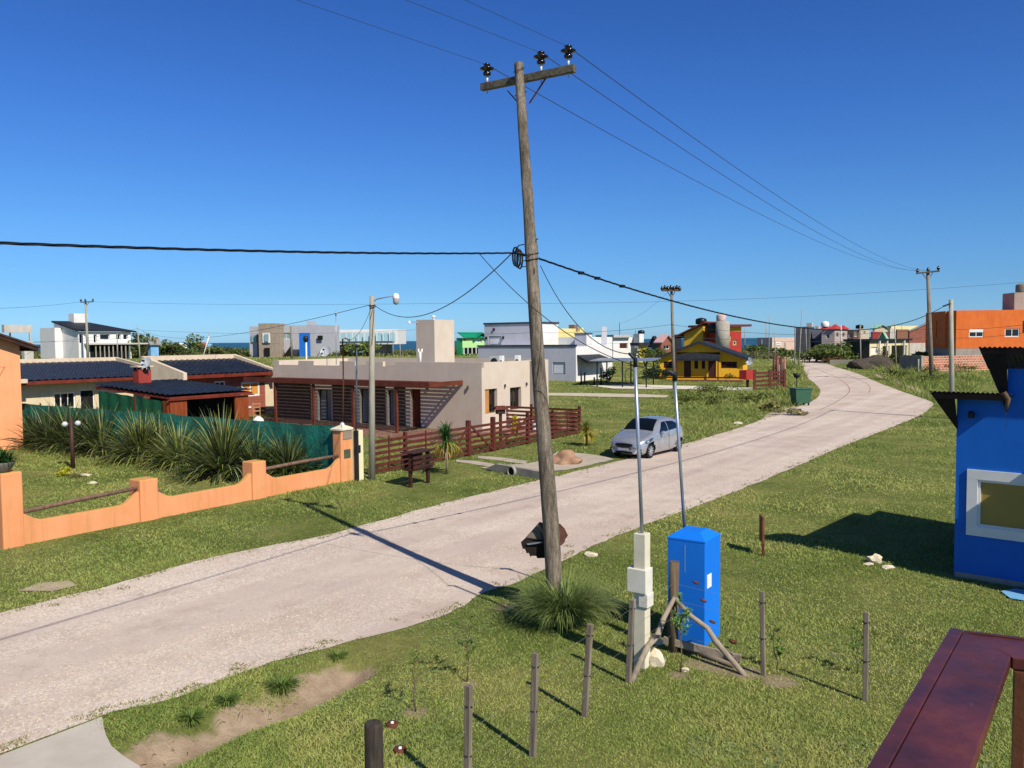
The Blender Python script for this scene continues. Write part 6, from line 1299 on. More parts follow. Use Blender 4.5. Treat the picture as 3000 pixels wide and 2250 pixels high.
def hwat(x, z):
    for i in range(len(ST) - 1):
        if ST[i][0] <= x <= ST[i + 1][0]:
            t = (x - ST[i][0]) / (ST[i + 1][0] - ST[i][0]); s = [ST[i][j] * (1 - t) + ST[i + 1][j] * t for j in range(7)]; x_, zs, zw, hs, hw, ztp_, ht = s
            if z <= zw: return hw + .012
            t2_ = min(1, (z - zw) / max(.05, ztp_ - .045 - zw)); m_ = hw - (hw - ht) * .5 + .02
            return (hw - .01) * (1 - t2_ / .52) + m_ * t2_ / .52 if t2_ < .52 else m_ * (1 - (t2_ - .52) / .48) + (ht + .02) * (t2_ - .52) / .48
    return .6
from mathutils.bvhtree import BVHTree
bvh = BVHTree.FromPolygons([v.co + croot.location for v in body.data.vertices], [tuple(f.vertices) for f in body.data.polygons])
def sw(L, name, mat, side, label=None):
    bm = bmesh.new(); f = bm.faces.new([bm.verts.new((x, 0, z)) for x, z in L]); xs_ = [p[0] for p in L]; zs_ = [p[1] for p in L]
    for x in np.arange(min(xs_) + .06, max(xs_), .06): bmesh.ops.bisect_plane(bm, geom=bm.verts[:] + bm.edges[:] + bm.faces[:], plane_co=(x, 0, 0), plane_no=(1, 0, 0))
    for z in np.arange(min(zs_) + .05, max(zs_), .05): bmesh.ops.bisect_plane(bm, geom=bm.verts[:] + bm.edges[:] + bm.faces[:], plane_co=(0, 0, z), plane_no=(0, 0, 1))
    bm.verts.ensure_lookup_table(); bm.verts.index_update(); vs_ = []
    for v in bm.verts:
        o_ = CP(v.co.x, side * 1.6, v.co.z); h_ = bvh.ray_cast(o_, uy * -side); pt = h_[0] if h_[0] is not None else CP(v.co.x, side * .7, v.co.z); vs_.append(pt + uy * side * .008)
    q = MB(); q.add(vs_, [tuple(v.index for v in f.verts) for f in bm.faces], True); bm.free(); return q.build(name, mat, croot, label)
def sw_old(L, name, mat, side, label=None):
    q = MB(); a = [CP(x, side * (hwat(x, z) + .006), z) for x, z in L]; q.poly(a if side < 0 else a[::-1]); o = q.build(name, mat, croot, label); s_ = o.modifiers.new('thick', 'SOLIDIFY'); s_.thickness = .01; s_.offset = 1; return o
for side in (-1, 1):
    sw([(1.52, .99), (2.28, 1.02), (2.28, 1.21), (2.28, 1.41), (1.98, 1.39), (1.80, 1.25)], 'side_window', CGL, side); sw([(2.34, 1.02), (3.0, 1.06), (3.30, 1.12), (3.12, 1.30), (2.95, 1.37), (2.34, 1.41)], 'side_window', CGL, side)
    sw([(.36, .66), (.5, .64), (.82, .72), (1.02, .84), (.80, .83), (.5, .76)], 'headlight', M('headlight_glass', '#20252b', '#3a424a', 3, .06, 0, 10, spec=.9), side)
    sw([(.44, .675), (.56, .68), (.66, .74), (.56, .755)], 'lamp_reflector', M('lamp_chrome', '#cfd6dc', '#e6eaee', 3, .15, 0, 10, metal=.5), side)
    for xl in (2.31,): MB().beam(CP(xl, side * .868, .30), CP(xl, side * .868, .98), .012, .008).build('door_seam', DARK, croot)
    MB().beam(CP(2.18, side * .875, .88), CP(2.32 - .0, side * .875, .885), .02, .03).build('door_handle', CARP, croot); MB().beam(CP(3.0, side * .875, .92), CP(3.14, side * .875, .925), .02, .03).build('door_handle', CARP, croot)
    q = MB(); q.blob(CP(1.60, side * .97, 1.0), (.10, .10, .075), 2, 2, .05); mo = q.build('mirror', CARP, croot); MB().beam(CP(1.6, side * .82, .96), CP(1.6, side * .93, .98), .05, .04).build('mirror_arm', METD, croot)
    for xc in (.80, 3.29):
        ax = uy * side; c_ = CP(xc, side * .70, .305)
        w_ = MB().lathe(c_, [(.0, -.07), (.2, -.07), (.29, -.05), (.305, .0), (.305, .09), (.29, .12), (.235, .125), (.225, .1), (.0, .1)], 28, ax).build('tyre', M('tyre_rubber', '#0f0f10', '#1a1a1b', 6, .85), croot)
        rm = MB().lathe(c_, [(.22, .10), (.222, .122), (.2, .118), (.19, .105), (.0, .104)], 24, ax).build('wheel_rim', M('wheel_dark', '#2a2c30', '#35373b', 4, .5), w_)
        x1_ = ux; z1v = Vector((0, 0, 1)); q = MB()
        for k in range(10):
            a = k * 2 * pi / 10; d_ = x1_ * cos(a) + z1v * sin(a); q.beam(c_ + ax * .122 + d_ * .03, c_ + ax * .122 + d_ * .205, .045, .02, ax)
        q.lathe(c_ + ax * .115, [(.05, 0), (.05, .02), (0, .025)], 12, ax); q.build('spokes', M('alloy', '#a8abb0', '#bcbfc4', 4, .35, metal=.6), rm)
        arc = [CP(xc + .355 * cos(a), side * (hwat(xc, .5) - .005), .305 + .355 * sin(a)) for a in np.linspace(.1, pi - .1, 14)]
        MB().tube(arc, .012, 6).build('wheel_arch', DARK, croot)
# windscreen, grille, bumper details
def strip(L, name, mat, th=.01, off=(0, 0, 0)):
    q = MB(); q.poly([CP(*p_) + Vector(off) for p_ in L]); o = q.build(name, mat, croot); s_ = o.modifiers.new('thick', 'SOLIDIFY'); s_.thickness = th; s_.offset = 0; return o
q = MB(); rows = [(1.20, 1.075, .69), (1.45, 1.30, .635), (1.72, 1.445, .585), (1.84, 1.495, .56)]; gv = []
for x, z, h_ in rows: gv += [CP(x, y * h_ , z + .028 * (1 - (y) ** 2) + .012) for y in np.linspace(-1, 1, 9)]
q.add(gv, [(j * 9 + k, j * 9 + k + 1, (j + 1) * 9 + k + 1, (j + 1) * 9 + k) for j in range(3) for k in range(8)], True); q.build('windscreen', CGL, croot)
nx_ = lambda y, x0=0: x0 + .20 * (abs(y) / .8) ** 2.2
def nose(L, name, mat, x0, th=.02): q = MB(); q.extr([CP(nx_(y, x0), y, z) for y, z in L], -ux * th); return q.build(name, mat, croot)
ZG_ = [(-.42, .585), (-.34, .645), (0, .665), (.34, .645), (.42, .585), (.30, .50), (0, .485), (-.30, .50)]
nose(ZG_, 'grille', M('grille_black', '#101113', '#1c1e21', 3, .5, .6, 18, stretch=(1, 1, 14)), .005, .05)
nose([(-.24, .36), (.24, .36), (.24, .46), (-.24, .46)], 'number_plate', M('plate_grey', '#8f9498', '#a9adb1', 6, .5), -.03, .03)
for k_ in range(7):
    y_ = -.19 + k_ * .055 + (.02 if k_ > 1 else 0) + (.02 if k_ > 4 else 0); nose([(y_, .385), (y_ + .03, .385), (y_ + .03, .435), (y_, .435)], 'plate_character', DARK, -.032, .004)
nose([(-.40, .25), (.40, .25), (.36, .325), (-.36, .325)], 'lower_grille', DARK, .0, .03)
for side in (-1, 1): nose([(side * .60, .33), (side * .74, .38), (side * .70, .45), (side * .60, .42)], 'fog_lamp', DARK, .03, .05); nose([(side * .44, .24), (side * .52, .24), (side * .62, .40), (side * .56, .42)], 'bumper_trim', M('chrome_trim', '#c9cdd1', '#dcdfe2', 4, .25, metal=.6), .0, .03)
MB().tube([CP(2.0, 0, 1.53), CP(2.12, 0, 1.66)], .008, 5).build('aerial', METD, croot)
# ---- orange building on the right, water tank tower
OB = plaster('orange_building_paint', '#d4682c', '#de7638', stain='#b0582c', streak=.1); OD = 115; c_ = bcorner(2800.5, OD); obf = Fr(c_, -5.7); sL, _ = onwall(obf(0, 0), obf.w, 2711.5, 980); AL = 34; zt_ = Hz(c_, 909.5, 2800); zm = Hz(c_, 1021, 2800); zb = zt(*c_) - 1
root = E('orange_building', (c_[0], c_[1], zb + 1), 'two storey flat roofed orange building on an unpainted concrete base', 'building')
A_, B_ = obf(0, 0), obf(AL, 0); ops = [opx(A_, B_, 2839, 964, 2882, 988), opx(A_, B_, 2944, 962.5, 2987, 987), opx(A_, B_, 2996, 940, 3030, 976)]
q = MB(); wallface(q, A_, B_, zm, zt_, ops, .15); q.poly([obf(0, 0, zt_), obf(AL, 0, zt_), obf(AL, sL, zt_), obf(0, sL, zt_)]); wallface(q, obf(AL, 0), obf(AL, sL), zm, zt_); wallface(q, obf(0, sL), obf(0, 0), zm, zt_, [(sL * .36, sL * .42, zm + 1.6, zm + 4)], .15); q.build('wall', OB, root)
q = MB(); q.box(0.02, AL, .02, sL, zb, zm - .003, obf); q.build('base', plaster('bare_render', '#9a8f85', '#aaa095', stain='#7b7068'), root)
MB().box(-.25, -.003, sL * .28, sL * .55, zm, zt_ + .01, obf).build('fin', OB, root)
for i, o in enumerate(ops):
    win(root, A_, B_, o, .1, WHITE if i < 2 else BRN, nv=1, fw=.12)
o = ops[0]; MB().box(o[0] + .05, o[1] - .05, .03, .06, o[3] - .45, o[3] - .03, obf).build('shutter_box', WHITE, root)
c2_ = bcorner(2969, OD + 2.5); tf = Fr(c2_, -5.7); s_, _ = onwall(tf(0, 0), tf.w, 2936.5, 900); zt2 = Hz(c2_, 857, 2969); MB().box(0, 6, 0, s_, zt_, zt2, tf).build('tank_room', plaster('bare_render', '#9a8f85'), root)
q = MB(); tp_ = P(2998, 857, OD + 4); q.lathe((tp_.x, tp_.y, zt2), [(1.0, 0), (.98, 1.1), (.8, 1.25), (.3, 1.35), (0, 1.4)], 20); tag(q.build('water_tank', M('beige_tank', '#75695a', '#94886f', 3, .6)), 'ribbed brown water tank on the concrete block above the orange building', 'water tank', 'rooftop water tanks')
# ---- brick boundary wall
p0 = G(2700, 1090); p1 = G(2915, 1083); bwf = Fr((p0.x, p0.y), math.degrees(atan2(p1.y - p0.y, p1.x - p0.x))); L_ = (p1 - p0).length + 8; h_ = Hz(p0, 1044, 2700)
root = E('brick_wall', p0, 'long unplastered red brick boundary wall below the orange building', 'wall'); MB().box(.3, L_, 0, .25, -.2, h_, bwf).build('wall', Mbrick('hollow_brick', '#a8593f', '#c07558', '#d0b09c', .5, .3, .04), root)
MB().box(-.1, .297, -.05, .3, -.2, h_ + .08, bwf).build('end_pier', CONC, root)
MB().box(0, .2, .303, onwall(bwf(0, 0), bwf.w, 2636, 1050)[0], -.2, h_ + .1, bwf).build('side_wall', plaster('shaded_end_grey', '#7a7673', '#8a8683'), root)  # shaded end of the wall, its shade put into the grey
p = G(2690, 1104); tag(MB().tube([V3(p, p.z - .1), V3(p, Hz(p, 1052, 2690))], .08, 8).build('wall_stake', CONCP), 'pale stake standing before the left end of the brick wall', 'stake')
# ---- mounds and brush
def mound(u, v, r, mat, label, name='soil_mound', seed=1, cat='mound'):
    p = G(u, v); q = MB(); q.blob((p.x, p.y, p.z), r, seed, 3, .45); return tag(q.build(name, mat), label, cat)
mound(2556, 1080, (2.9, 1.6, 1.5), M('dark_soil', '#3a342f', '#564e46', 3, 1, .9, 10), 'dark grey soil mound on the verge by the road bend', seed=3)
for i, (u, v, r, a, b_, lb) in enumerate(((2600, 1066, (2.6, 1.6, 1.4), '#4a3a2a', '#7a6248', 'brown heap of dry brush behind the dark soil mound'), (2448, 1066, (2.0, .8, .6), '#6a4630', '#8f6a4c', 'low heap of reddish dry brush at the road bend'), (2260, 1206, (.9, .6, .35), '#6b6a3c', '#98905c', 'low dry weed clump at the road edge before the green bin'),
        (2318, 1218, (1.3, .7, .28), '#7d7c56', '#b5ab86', 'pale straw clump on the road verge below the green bin'))):
    bush(G(u, v), r, 520, .12, a, b_, lb, 'brush heap', 'brush_heap', trunk=False)
for i, (u, v, r, lb) in enumerate(((2740, 1122, (2.2, 1.2, .7), 'weedy clump at the foot of the tall T topped pole'), (2620, 1112, (2.6, 1.2, .7), 'weedy clump on the verge left of the T topped pole'), (2830, 1098, (3.2, .8, .8), 'tall weeds along the foot of the brick wall, right part'), (2715, 1098, (2.0, .8, .7), 'tall weeds along the foot of the brick wall, left part'),
        (2300, 1100, (1.8, 1.2, .9), 'tall weeds at the foot of the two thin roadside poles'), (2100, 1160, (2.4, 1.0, .55), 'tall weeds on the field edge before the yellow gabled house'), (2200, 1180, (2.2, 1, .5), 'long weeds on the verge left of the green bin'), (2050, 1185, (2.6, 1, .4), 'long weeds behind the silver car'))):
    bush(G(u, v), r, 700, .10, '#4d5c28', '#8d9350', lb, 'weeds', 'weed_clump', trunk=False)
# ---- blue house on the right
BL2 = M('deep_blue_paint', '#0660c0', '#0869cc', 1.4, .6, .1, 50, spec=.35, streak=.06)
HA = G0(2794, 1690); hb = G0(3000, 1724); ha = math.degrees(atan2(hb.y - HA.y, hb.x - HA.x)); hf = Fr((HA.x, HA.y), ha)
root = E('blue_house', (HA.x, HA.y, 0), 'deep blue painted house with corrugated eaves and a big white framed window', 'house')
A_, B_ = hf(0, 0), hf(5, 0); zlo = 3.05
o = opx(A_, B_, 2838, 1374, 3100, 1566); s1 = min(o[0] + 1.9, 2.12); o = (o[0], s1, o[2], o[3])
q = MB(); wallface(q, A_, B_, -.1, zlo, [o], .14); wallface(q, hf(0, 5), hf(0, 0), -.1, zlo); q.build('wall', BL2, root)
MB().box(.02, 5, -.015, -.002 + .0, -.05, .12, hf).build('plinth', CONC, root)
fwid = .20
q = MB(); q.box(o[0] - .02, o[1] + .02, -.035, -.003, o[3] - .19, o[3] + .0, hf).box(o[0] - .02, o[1] + .02, -.035, -.003, o[2], o[2] + .19, hf).box(o[0] - .02, o[0] + .17, -.034, -.003, o[2] + .191, o[3] - .191, hf); q.build('window_surround', WHITE, root)
i_ = (o[0] + .17, o[1], o[2] + .19, o[3] - .19); win(root, A_, B_, i_, .03, WHITE, M('window_amber_glass', '#9d8544', '#ae9652', .6, .3, 0, 10, spec=.2), 0, fw=.05)
def corr(fr, a0, a1, b0, b1, z0, z1, wl=.076, amp=.011):
    q = MB(); n = int((a1 - a0) / wl * 8); vs = []
    for b_, z in ((b0, z0), (b1, z1)):
        for t in (0, .004):
            for i in range(n + 1): a = a0 + (a1 - a0) * i / n; vs.append(fr(a, b_, z + t + amp * sin(2 * pi * (a - a0) / wl)))
    m_ = n + 1; fs = []
    for i in range(n): fs += [(i, i + 1, 2 * m_ + i + 1, 2 * m_ + i), (m_ + i, 3 * m_ + i, 3 * m_ + i + 1, m_ + i + 1), (i, m_ + i, m_ + i + 1, i + 1), (2 * m_ + i, 2 * m_ + i + 1, 3 * m_ + i + 1, 3 * m_ + i)]
    return q.add(vs, fs)
ZI = M('dark_zinc', '#2c2926', '#3d3833', 3, .6, .2, 20)
ov = .4; ze_ = Hz(hf(0, -ov), 1149, 2722); s_ = onwall(hf(0, -ov), hf.u, 2722, 1149)[0]; s2_ = onwall(hf(0, -ov), hf.u, 2958, 1150)[0]
zw_ = Hz(HA, 1160, 2794)
wallm = MB(); wallm.box(.0, onwall(hf(0, 0), hf.u, 2950, 1100)[0] - .002, .0, .12, zlo, zw_ - .02, hf); wallm.build('wall_head', BL2, root)
corr(hf, s_, s2_, -ov, .4, ze_, zw_ - .03, .085, .013).build('lower_eave_roof', ZI, root)
GUS = M('gusset_shade_black', '#16130f', '#241f1a', 3, .8, .3, 20)  # black colour stands in for the shaded underside of the eaves
MB().extr([hf(s_ + .01, -ov + .03, ze_ - .03), hf(.02, -ov + .03, ze_ - .03), hf(.02, -.004, zlo - .02), hf(s_ * .0, -.004, zlo - .02)], hf(0, .05) - hf(0, 0)).extr([hf(s_ + .02, -ov + .085, ze_ - .03), hf(s_ + .02, .35, ze_ - .1), hf(-.004, .3, zlo), hf(-.004, -.004, zlo)], hf(.03, 0) - hf(0, 0)).build('gusset', GUS, root)
MB().box(s_ + .08, s2_ - .05, -ov + .04, -ov + .08, ze_ - .14, ze_ - .025, hf).build('fascia', WOODD, root)
MB().tube([hf(s2_ - .1, -ov - .02, ze_ + .02), hf(s2_ - .02, -ov, ze_ - .1), hf(s2_ - .05, -ov - .02, ze_ - .35)], [.06, .05, .02], 6).build('creeper_stub', M('dry_creeper', '#4a3a2c', '#6b5642', 6), root)
MB().lathe(hf(s_ + (s2_ - s_) * .5, -.12, zw_ - .42), [(.06, 0), (.06, .1), (.03, .14), (0, .14)], 12).build('eave_lamp', METD, root)
MB().box(2.2, 5, -.75, -.003, -.1, 3.2, hf).build('side_wing', BL2, root)
# taller rear volume
hr = Fr(tuple(hf(0, 0))[:2], ha); sR, _ = onwall(hr(0, 0), hr.u, 2952, 1100); ov2 = .34; zu = Hz(hr(0, -ov2), 1017, 2867); a0_, _ = onwall(hr(0, -ov2), hr.u, 2867, 1017)
q = MB(); wallface(q, hr(sR, 0), hr(5, 0), zlo, zu - .42); wallface(q, hr(sR, 4), hr(sR, 0), zw_, zu - .42); q.build('rear_wall', BL2, root)
corr(hr, a0_, 4.5, -ov2, .5, zu, zu - .45, .085, .013).build('upper_eave_roof', ZI, root)
MB().extr([hr(a0_ + .02, -ov2 + .03, zu - .03), hr(sR + .02, -ov2 + .03, zu - .03), hr(sR + .02, -.01, zu - 1.25), hr(sR, -.01, zu - 1.25)], hr(0, .05) - hr(0, 0)).build('gusset', GUS, root)
MB().box(a0_ + .03, 4.4, -ov2 + .04, -ov2 + .08, zu - .12, zu - .02, hr).build('fascia', WOODD, root)
# side closing pieces under the roofs
p_ = [G0(2932, 1736), G0(2975, 1728), G0(3030, 1736), G0(3040, 1770), G0(2960, 1757)]
sheet('painted_slab', [(v.x, v.y) for v in p_], .03, M('pale_blue_slab', '#6aa5d0', '#7fb6dd', 2, .7))
# ================================================================ FAR HOUSES
CR = plaster('bare_concrete_far', '#b5b0a8', '#c4bfb6', stain='#958f86'); GRY = plaster('grey_far_paint', '#a5a6ac', '#b0b1b6'); STN = Mbrick('stone_cladding', '#a08f7c', '#8f806f', '#a89c8c', .4, .25, .03)
CW = lambda u0, v0, u1, v1, **k: (u0, v0, u1, v1, k)
def gable_on(root, fr, La, Lb, z, rise, mat, rmat, axis='b', over=.4):
    q = MB(); r = MB()
    if axis == 'b':  # ridge runs along b, gable faces a-ends seen... triangle on the b-ends
        q.poly([fr(0, 0, z), fr(La, 0, z), fr(La / 2, 0, z + rise)]); q.poly([fr(0, Lb, z), fr(La, Lb, z), fr(La / 2, Lb, z + rise)])
        for a in (-over, La + over): k = rise * (La / 2 + over) / (La / 2); r.add([fr(La / 2, -over, z + rise + .1), fr(La / 2, Lb + over, z + rise + .1), fr(a, Lb + over, z + rise - k + .1), fr(a, -over, z + rise - k + .1), fr(La / 2, -over, z + rise - .05), fr(La / 2, Lb + over, z + rise - .05), fr(a, Lb + over, z + rise - k - .05), fr(a, -over, z + rise - k - .05)], [(0, 1, 2, 3), (4, 7, 6, 5), (0, 3, 7, 4), (3, 2, 6, 7), (1, 5, 6, 2)])
    else:
        q.poly([fr(0, 0, z), fr(0, Lb, z), fr(0, Lb / 2, z + rise)]); q.poly([fr(La, 0, z), fr(La, Lb, z), fr(La, Lb / 2, z + rise)])
        for b in (-over, Lb + over): k = rise * (Lb / 2 + over) / (Lb / 2); r.add([fr(-over, Lb / 2, z + rise + .1), fr(La + over, Lb / 2, z + rise + .1), fr(La + over, b, z + rise - k + .1), fr(-over, b, z + rise - k + .1), fr(-over, Lb / 2, z + rise - .05), fr(La + over, Lb / 2, z + rise - .05), fr(La + over, b, z + rise - k - .05), fr(-over, b, z + rise - k - .05)], [(0, 1, 2, 3), (4, 7, 6, 5), (0, 3, 7, 4), (3, 2, 6, 7), (1, 5, 6, 2)])
    q.build('gable', mat, root); r.build('roof', rmat, root)
def blk(root, name, uc, uL, uR, D, v0, v1, mat, ang=55, La=None, Lb=None):
    c = bcorner(uc, D); fr = Fr(c, ang); t, s = lens(fr, uL, uR); La = La or t; Lb = Lb or s; MB().box(0, La, 0, Lb, Hz(c, v1, uc), Hz(c, v0, uc), fr).build(name, mat, root); return fr, La, Lb
# far left concrete frame building
root, fr, La, Lb, zb, z1 = fhouse('unfinished_building', 'bare concrete building shell with a raised roof slab at the far left', 70, 62, 97, 96, 1000, CR, R=[CW(73, 1018, 79, 1054, nv=0)], cat='building')
blk(root, 'roof_slab', 14, 6, 96, 97, 951, 974, CR)
for u in (30, 88): blk(root, 'column', u, u - 3, u + 3, 99, 974, 1001, CR)
# white two storey house with black roof
root, fr, La, Lb, zb, z1 = fhouse('two_storey_house', 'white two storey house with a black curved roof and unfinished ground floor', 230, 159.5, 384, 140, 972, WHW, R=[CW(232, 979, 242, 1006, nv=0), CW(274, 980, 284, 1005, nv=0), CW(293, 979, 322, 995, nv=0), CW(340, 979, 354, 995, nv=0), CW(361, 979, 375, 995, nv=0)], cat='house', depth=.3)
hh = Hz(fr(0, Lb), 946, 160) - z1; q = MB(); q.poly([fr(0, Lb, z1), fr(0, 0, z1), fr(0, Lb, z1 + hh)]); q.build('gable', WHW, root)
q = MB(); vs = [fr(a, b, z) for a, b, z in ((-.4, -.5, z1 + .05), (La * .75, -.5, z1 + .05), (La + .8, -.5, z1 - .1), (La + .5, Lb * .8, z1 + hh * .45), (La * .55, Lb, z1 + hh + .1), (-.4, Lb, z1 + hh + .1))]; q.poly(vs); q.extr(vs, (0, 0, .25)); q.build('roof', DSH, root)
blk(root, 'roof_tower', 219, 203, 260, 146, 918, 955, WHW)
blk(root, 'side_wing', 161, 118, 163, 142, 960, 1050, WHW, La=4)
c = fr(La * .32, -.02); s0 = onwall(fr(0, 0), fr.u, 263, 1020)[0]; s1 = onwall(fr(0, 0), fr.u, 375, 1020)[0]; zt0, zt1 = Hz(fr(s0, 0), 1045, 263), Hz(fr(s0, 0), 1010, 263)
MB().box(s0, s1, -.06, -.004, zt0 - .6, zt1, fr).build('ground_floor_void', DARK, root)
for i in range(9): s = s0 + (s1 - s0) * (i + .7) / 9; MB().box(s - .08, s + .08, -1.0, -.85, zt0 - 1, zt1, fr).build('prop', CONCP, root)
MB().box(s0 - 1, La + 2.5, -1.3, -.07, zt1, zt1 + .25, fr).build('balcony_slab', CR, root)
# small houses among the trees on the left
def small(label, uc, uL, uR, D, vt, mat, rise, rm, axis='a', R=(), L=(), ang=55, name='small_house'):
    root, fr, La, Lb, zb, z1 = fhouse(name, label, uc, uL, uR, D, vt, mat, L=L, R=R, ang=ang)
    if rise: gable_on(root, fr, La, Lb, z1, rise, mat, rm, axis)
    return root, fr, La, Lb, z1
LBL = plaster('light_blue_paint', '#6fa3cf', '#83b3da'); RTL = M('red_tile', '#8a3f36', '#a4554a', 3); GRT = M('green_roof_sheet', '#0e7a55', '#14906a', 3, .5)
small('light blue gabled house among dark trees at the left horizon', 441, 432, 464, 150, 1001, LBL, .7, M('grey_tile', '#7f7e7c', '#8e8d8b', 3), R=[CW(446, 1005, 455, 1014)])
small('tiny white and blue house low on the left horizon', 530, 524, 543, 185, 1020, LBL, 1.0, WHITE)
small('tiny pale pink house on the left horizon', 586, 578, 600, 185, 1012, plaster('pale_pink', '#c9a090', '#d4ae9e'), .6, RTL)
small('tiny white gabled house right of the pale pink one on the horizon', 606, 600, 618, 190, 1016, WHW, .6, LBL)
# grey modern house
root, fr, La, Lb, zb, z1 = fhouse('modern_house', 'grey flat roofed modern house with a stone block and bright blue panel', 946, 808, 950, 150, 952, GRY, ang=80, L=[CW(812, 975, 850, 994, gm=GLASSP, nv=2), CW(812, 1006, 826, 1030, gm=GLASSP)], La=8)
blk(root, 'stone_block', 800, 758, 808, 147, 947, 1050, STN, 80, La=5)
blk(root, 'side_block', 753, 731, 757, 150, 956, 1050, GRY, 80, La=5); blk(root, 'gap_shade', 758, 750, 760, 151, 958, 1050, DARK, 80, La=4)  # near-black block stands in for the shaded gap beside the stone block
def panel(root, name, uL, uR, D, v0, v1, mat, ang=80, th=.1):
    c = bcorner(uR, D); fr = Fr(c, ang); _, s = lens(fr, uL, None); return MB().box(-th, 0, 0, s, Hz(c, v1, uR), Hz(c, v0, uR), fr).build(name, mat, root)
panel(root, 'window_frame', 770, 792, 146.9, 975, 1004, WHITE); panel(root, 'window', 775, 787, 146.7, 979, 1000, GLASSP); panel(root, 'door', 774, 790, 146.9, 1019, 1044, DARK); panel(root, 'window', 737, 752, 149.8, 982, 1002, GLASSP)
panel(root, 'blue_panel', 877, 909, 148, 975, 1048, plaster('bright_blue_panel', '#1a66c4', '#2472d0')); panel(root, 'window', 931, 946, 149.6, 983, 996, DARK)
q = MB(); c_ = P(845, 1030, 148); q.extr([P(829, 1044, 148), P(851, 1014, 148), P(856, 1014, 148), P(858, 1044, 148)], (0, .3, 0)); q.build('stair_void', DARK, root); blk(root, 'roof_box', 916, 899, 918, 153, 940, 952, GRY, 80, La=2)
# long white beach house
root, fr, La, Lb, zb, z1 = fhouse('beach_house', 'long white and glass beach house with a cantilevered upper floor', 1166, 950, 1168, 165, 964, WHW, ang=84, z0=4.9 - 6 * 165 / F * 1.5, La=7)
panel(root, 'glass_strip', 950, 1158, 164.8, 974, 999, M('sea_glass', '#8fb6c4', '#a9cad4', .3, .1), 84)
for i in range(11): panel(root, 'mullion', 960 + i * 18, 961.5 + i * 18, 164.6, 974, 999, WHITE, 84, .12)
root2 = root; blk(root2, 'lower_floor', 1130, 950, 1132, 167, 1007, 1050, STN, 84, La=5); panel(root2, 'lower_glass', 985, 1080, 166.8, 1010, 1032, GLASSP, 84); panel(root2, 'dark_soffit', 951, 1130, 166.6, 1004, 1009, DARK, 84)
# green house
DG = plaster('mid_green_paint', '#2f9a63', '#38a86e'); LG = plaster('lime_paint', '#a8d48a', '#b6de98')
root, fr, La, Lb, zb, z1 = fhouse('green_house', 'bright green and lime two storey house with a teal roof', 1354, 1337, 1422, 150, 990, DG, R=[CW(1358, 993, 1366, 999, nv=0), CW(1396, 993, 1411, 1004, gm=SHUT, nv=0)])
MB().box(.01, La, -.12, -.004, zb, z1 - .02, fr).build('front_wall', LG, root) if False else None
c0 = fr(0, -.05); q = MB(); wallface(q, fr(0, -.05), fr(La, -.05), zb, z1, [opx(fr(0, -.05), fr(La, -.05), 1358, 993, 1366, 999), opx(fr(0, -.05), fr(La, -.05), 1396, 993, 1411, 1004), opx(fr(0, -.05), fr(La, -.05), 1355, 1019, 1412, 1036)], .04); q.build('front_wall', LG, root)
s0, za = onwall(fr(0, -.06), fr.u, 1386, 990); s1, zc = onwall(fr(0, -.06), fr.u, 1403, 977); q = MB(); q.extr([fr(s0, -.08, z1), fr(2 * s1 - s0, -.08, z1), fr(s1, -.08, zc)], fr(0, 1) - fr(0, 0)); q.build('gable', LG, root)
MB().beam(fr(s0 - .4, -.5, z1 - .1), fr(s1, -.5, zc + .15), .9, .15).beam(fr(s1, -.5, zc + .15), fr(2 * s1 - s0 + .4, -.5, z1 - .1), .9, .15).build('gable_roof', GRT, root)
q = MB(); q.extr([fr(-.3, -.6, z1), fr(La, -.6, z1), fr(La, Lb * .6, zc + .1), fr(-.3, Lb * .6, zc + .1)], (0, 0, .15)); q.build('roof', GRT, root)
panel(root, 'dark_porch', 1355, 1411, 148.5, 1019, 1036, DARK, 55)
for i in range(5): panel(root, 'porch_post', 1358 + i * 12, 1360 + i * 12, 148.2, 1019, 1036, WHITE, 55)
# white house, black tank tower
root, fr, La, Lb, zb, z1 = fhouse('white_house', 'long low white house with a grey roof band and a tank tower on the horizon', 1796, 1792, 1886, 135, 989, WHW, ang=20, R=[CW(1815, 1005, 1839, 1022, gm=M('brown_door', '#3a1d1a'), nv=0), CW(1850, 1005, 1854, 1010, nv=0), CW(1864, 1005, 1868, 1010, nv=0)], Lb=6)
s0 = onwall(fr(0, 0), fr.u, 1843, 990)[0]; MB().box(-.2, s0, -.6, 6, z1, z1 + .45, fr).build('roof', M('grey_roof_band', '#a5a49f', '#b5b4af', 3), root); blk(root, 'tank_tower', 1873, 1871, 1886, 134.5, 978, 1020, WHW, 20, Lb=2)
rtank(1878.5, 979, 967, 135.5, .55, 'black tank on the small white tower above the white house')
small('tiny yellow shed with a dark roof left of the brick gabled house', 1872, 1870, 1895, 128, 1012, plaster('shed_yellow', '#d0b43a', '#dcc04a'), .0, DSH, ang=15, R=[CW(1879, 1014, 1888, 1021)], name='shed')
p = bcorner(1872, 128); q = MB(); f_ = Fr(p, 15); t, _ = lens(f_, None, 1895); MB().box(-.2, t + .3, -.4, 3, Hz(p, 1013, 1872), Hz(p, 1004, 1872), f_).build('shed_roof', DSH, bpy.data.objects['shed'])
BRF = Mbrick('far_brick', '#9a4f3c', '#8a4434', '#8a6a5c', .3, .1, .015)
small('red brick gabled house with a pink metal roof left of the mid pole', 1937, 1925, 1967, 130, 1000, BRF, 1.0, M('pinkish_sheet', '#b58f92', '#c7a3a5', 3, .5), axis='b', R=[CW(1944, 1012, 1962, 1023, nv=1), CW(1952, 993, 1959, 999, nv=0)])
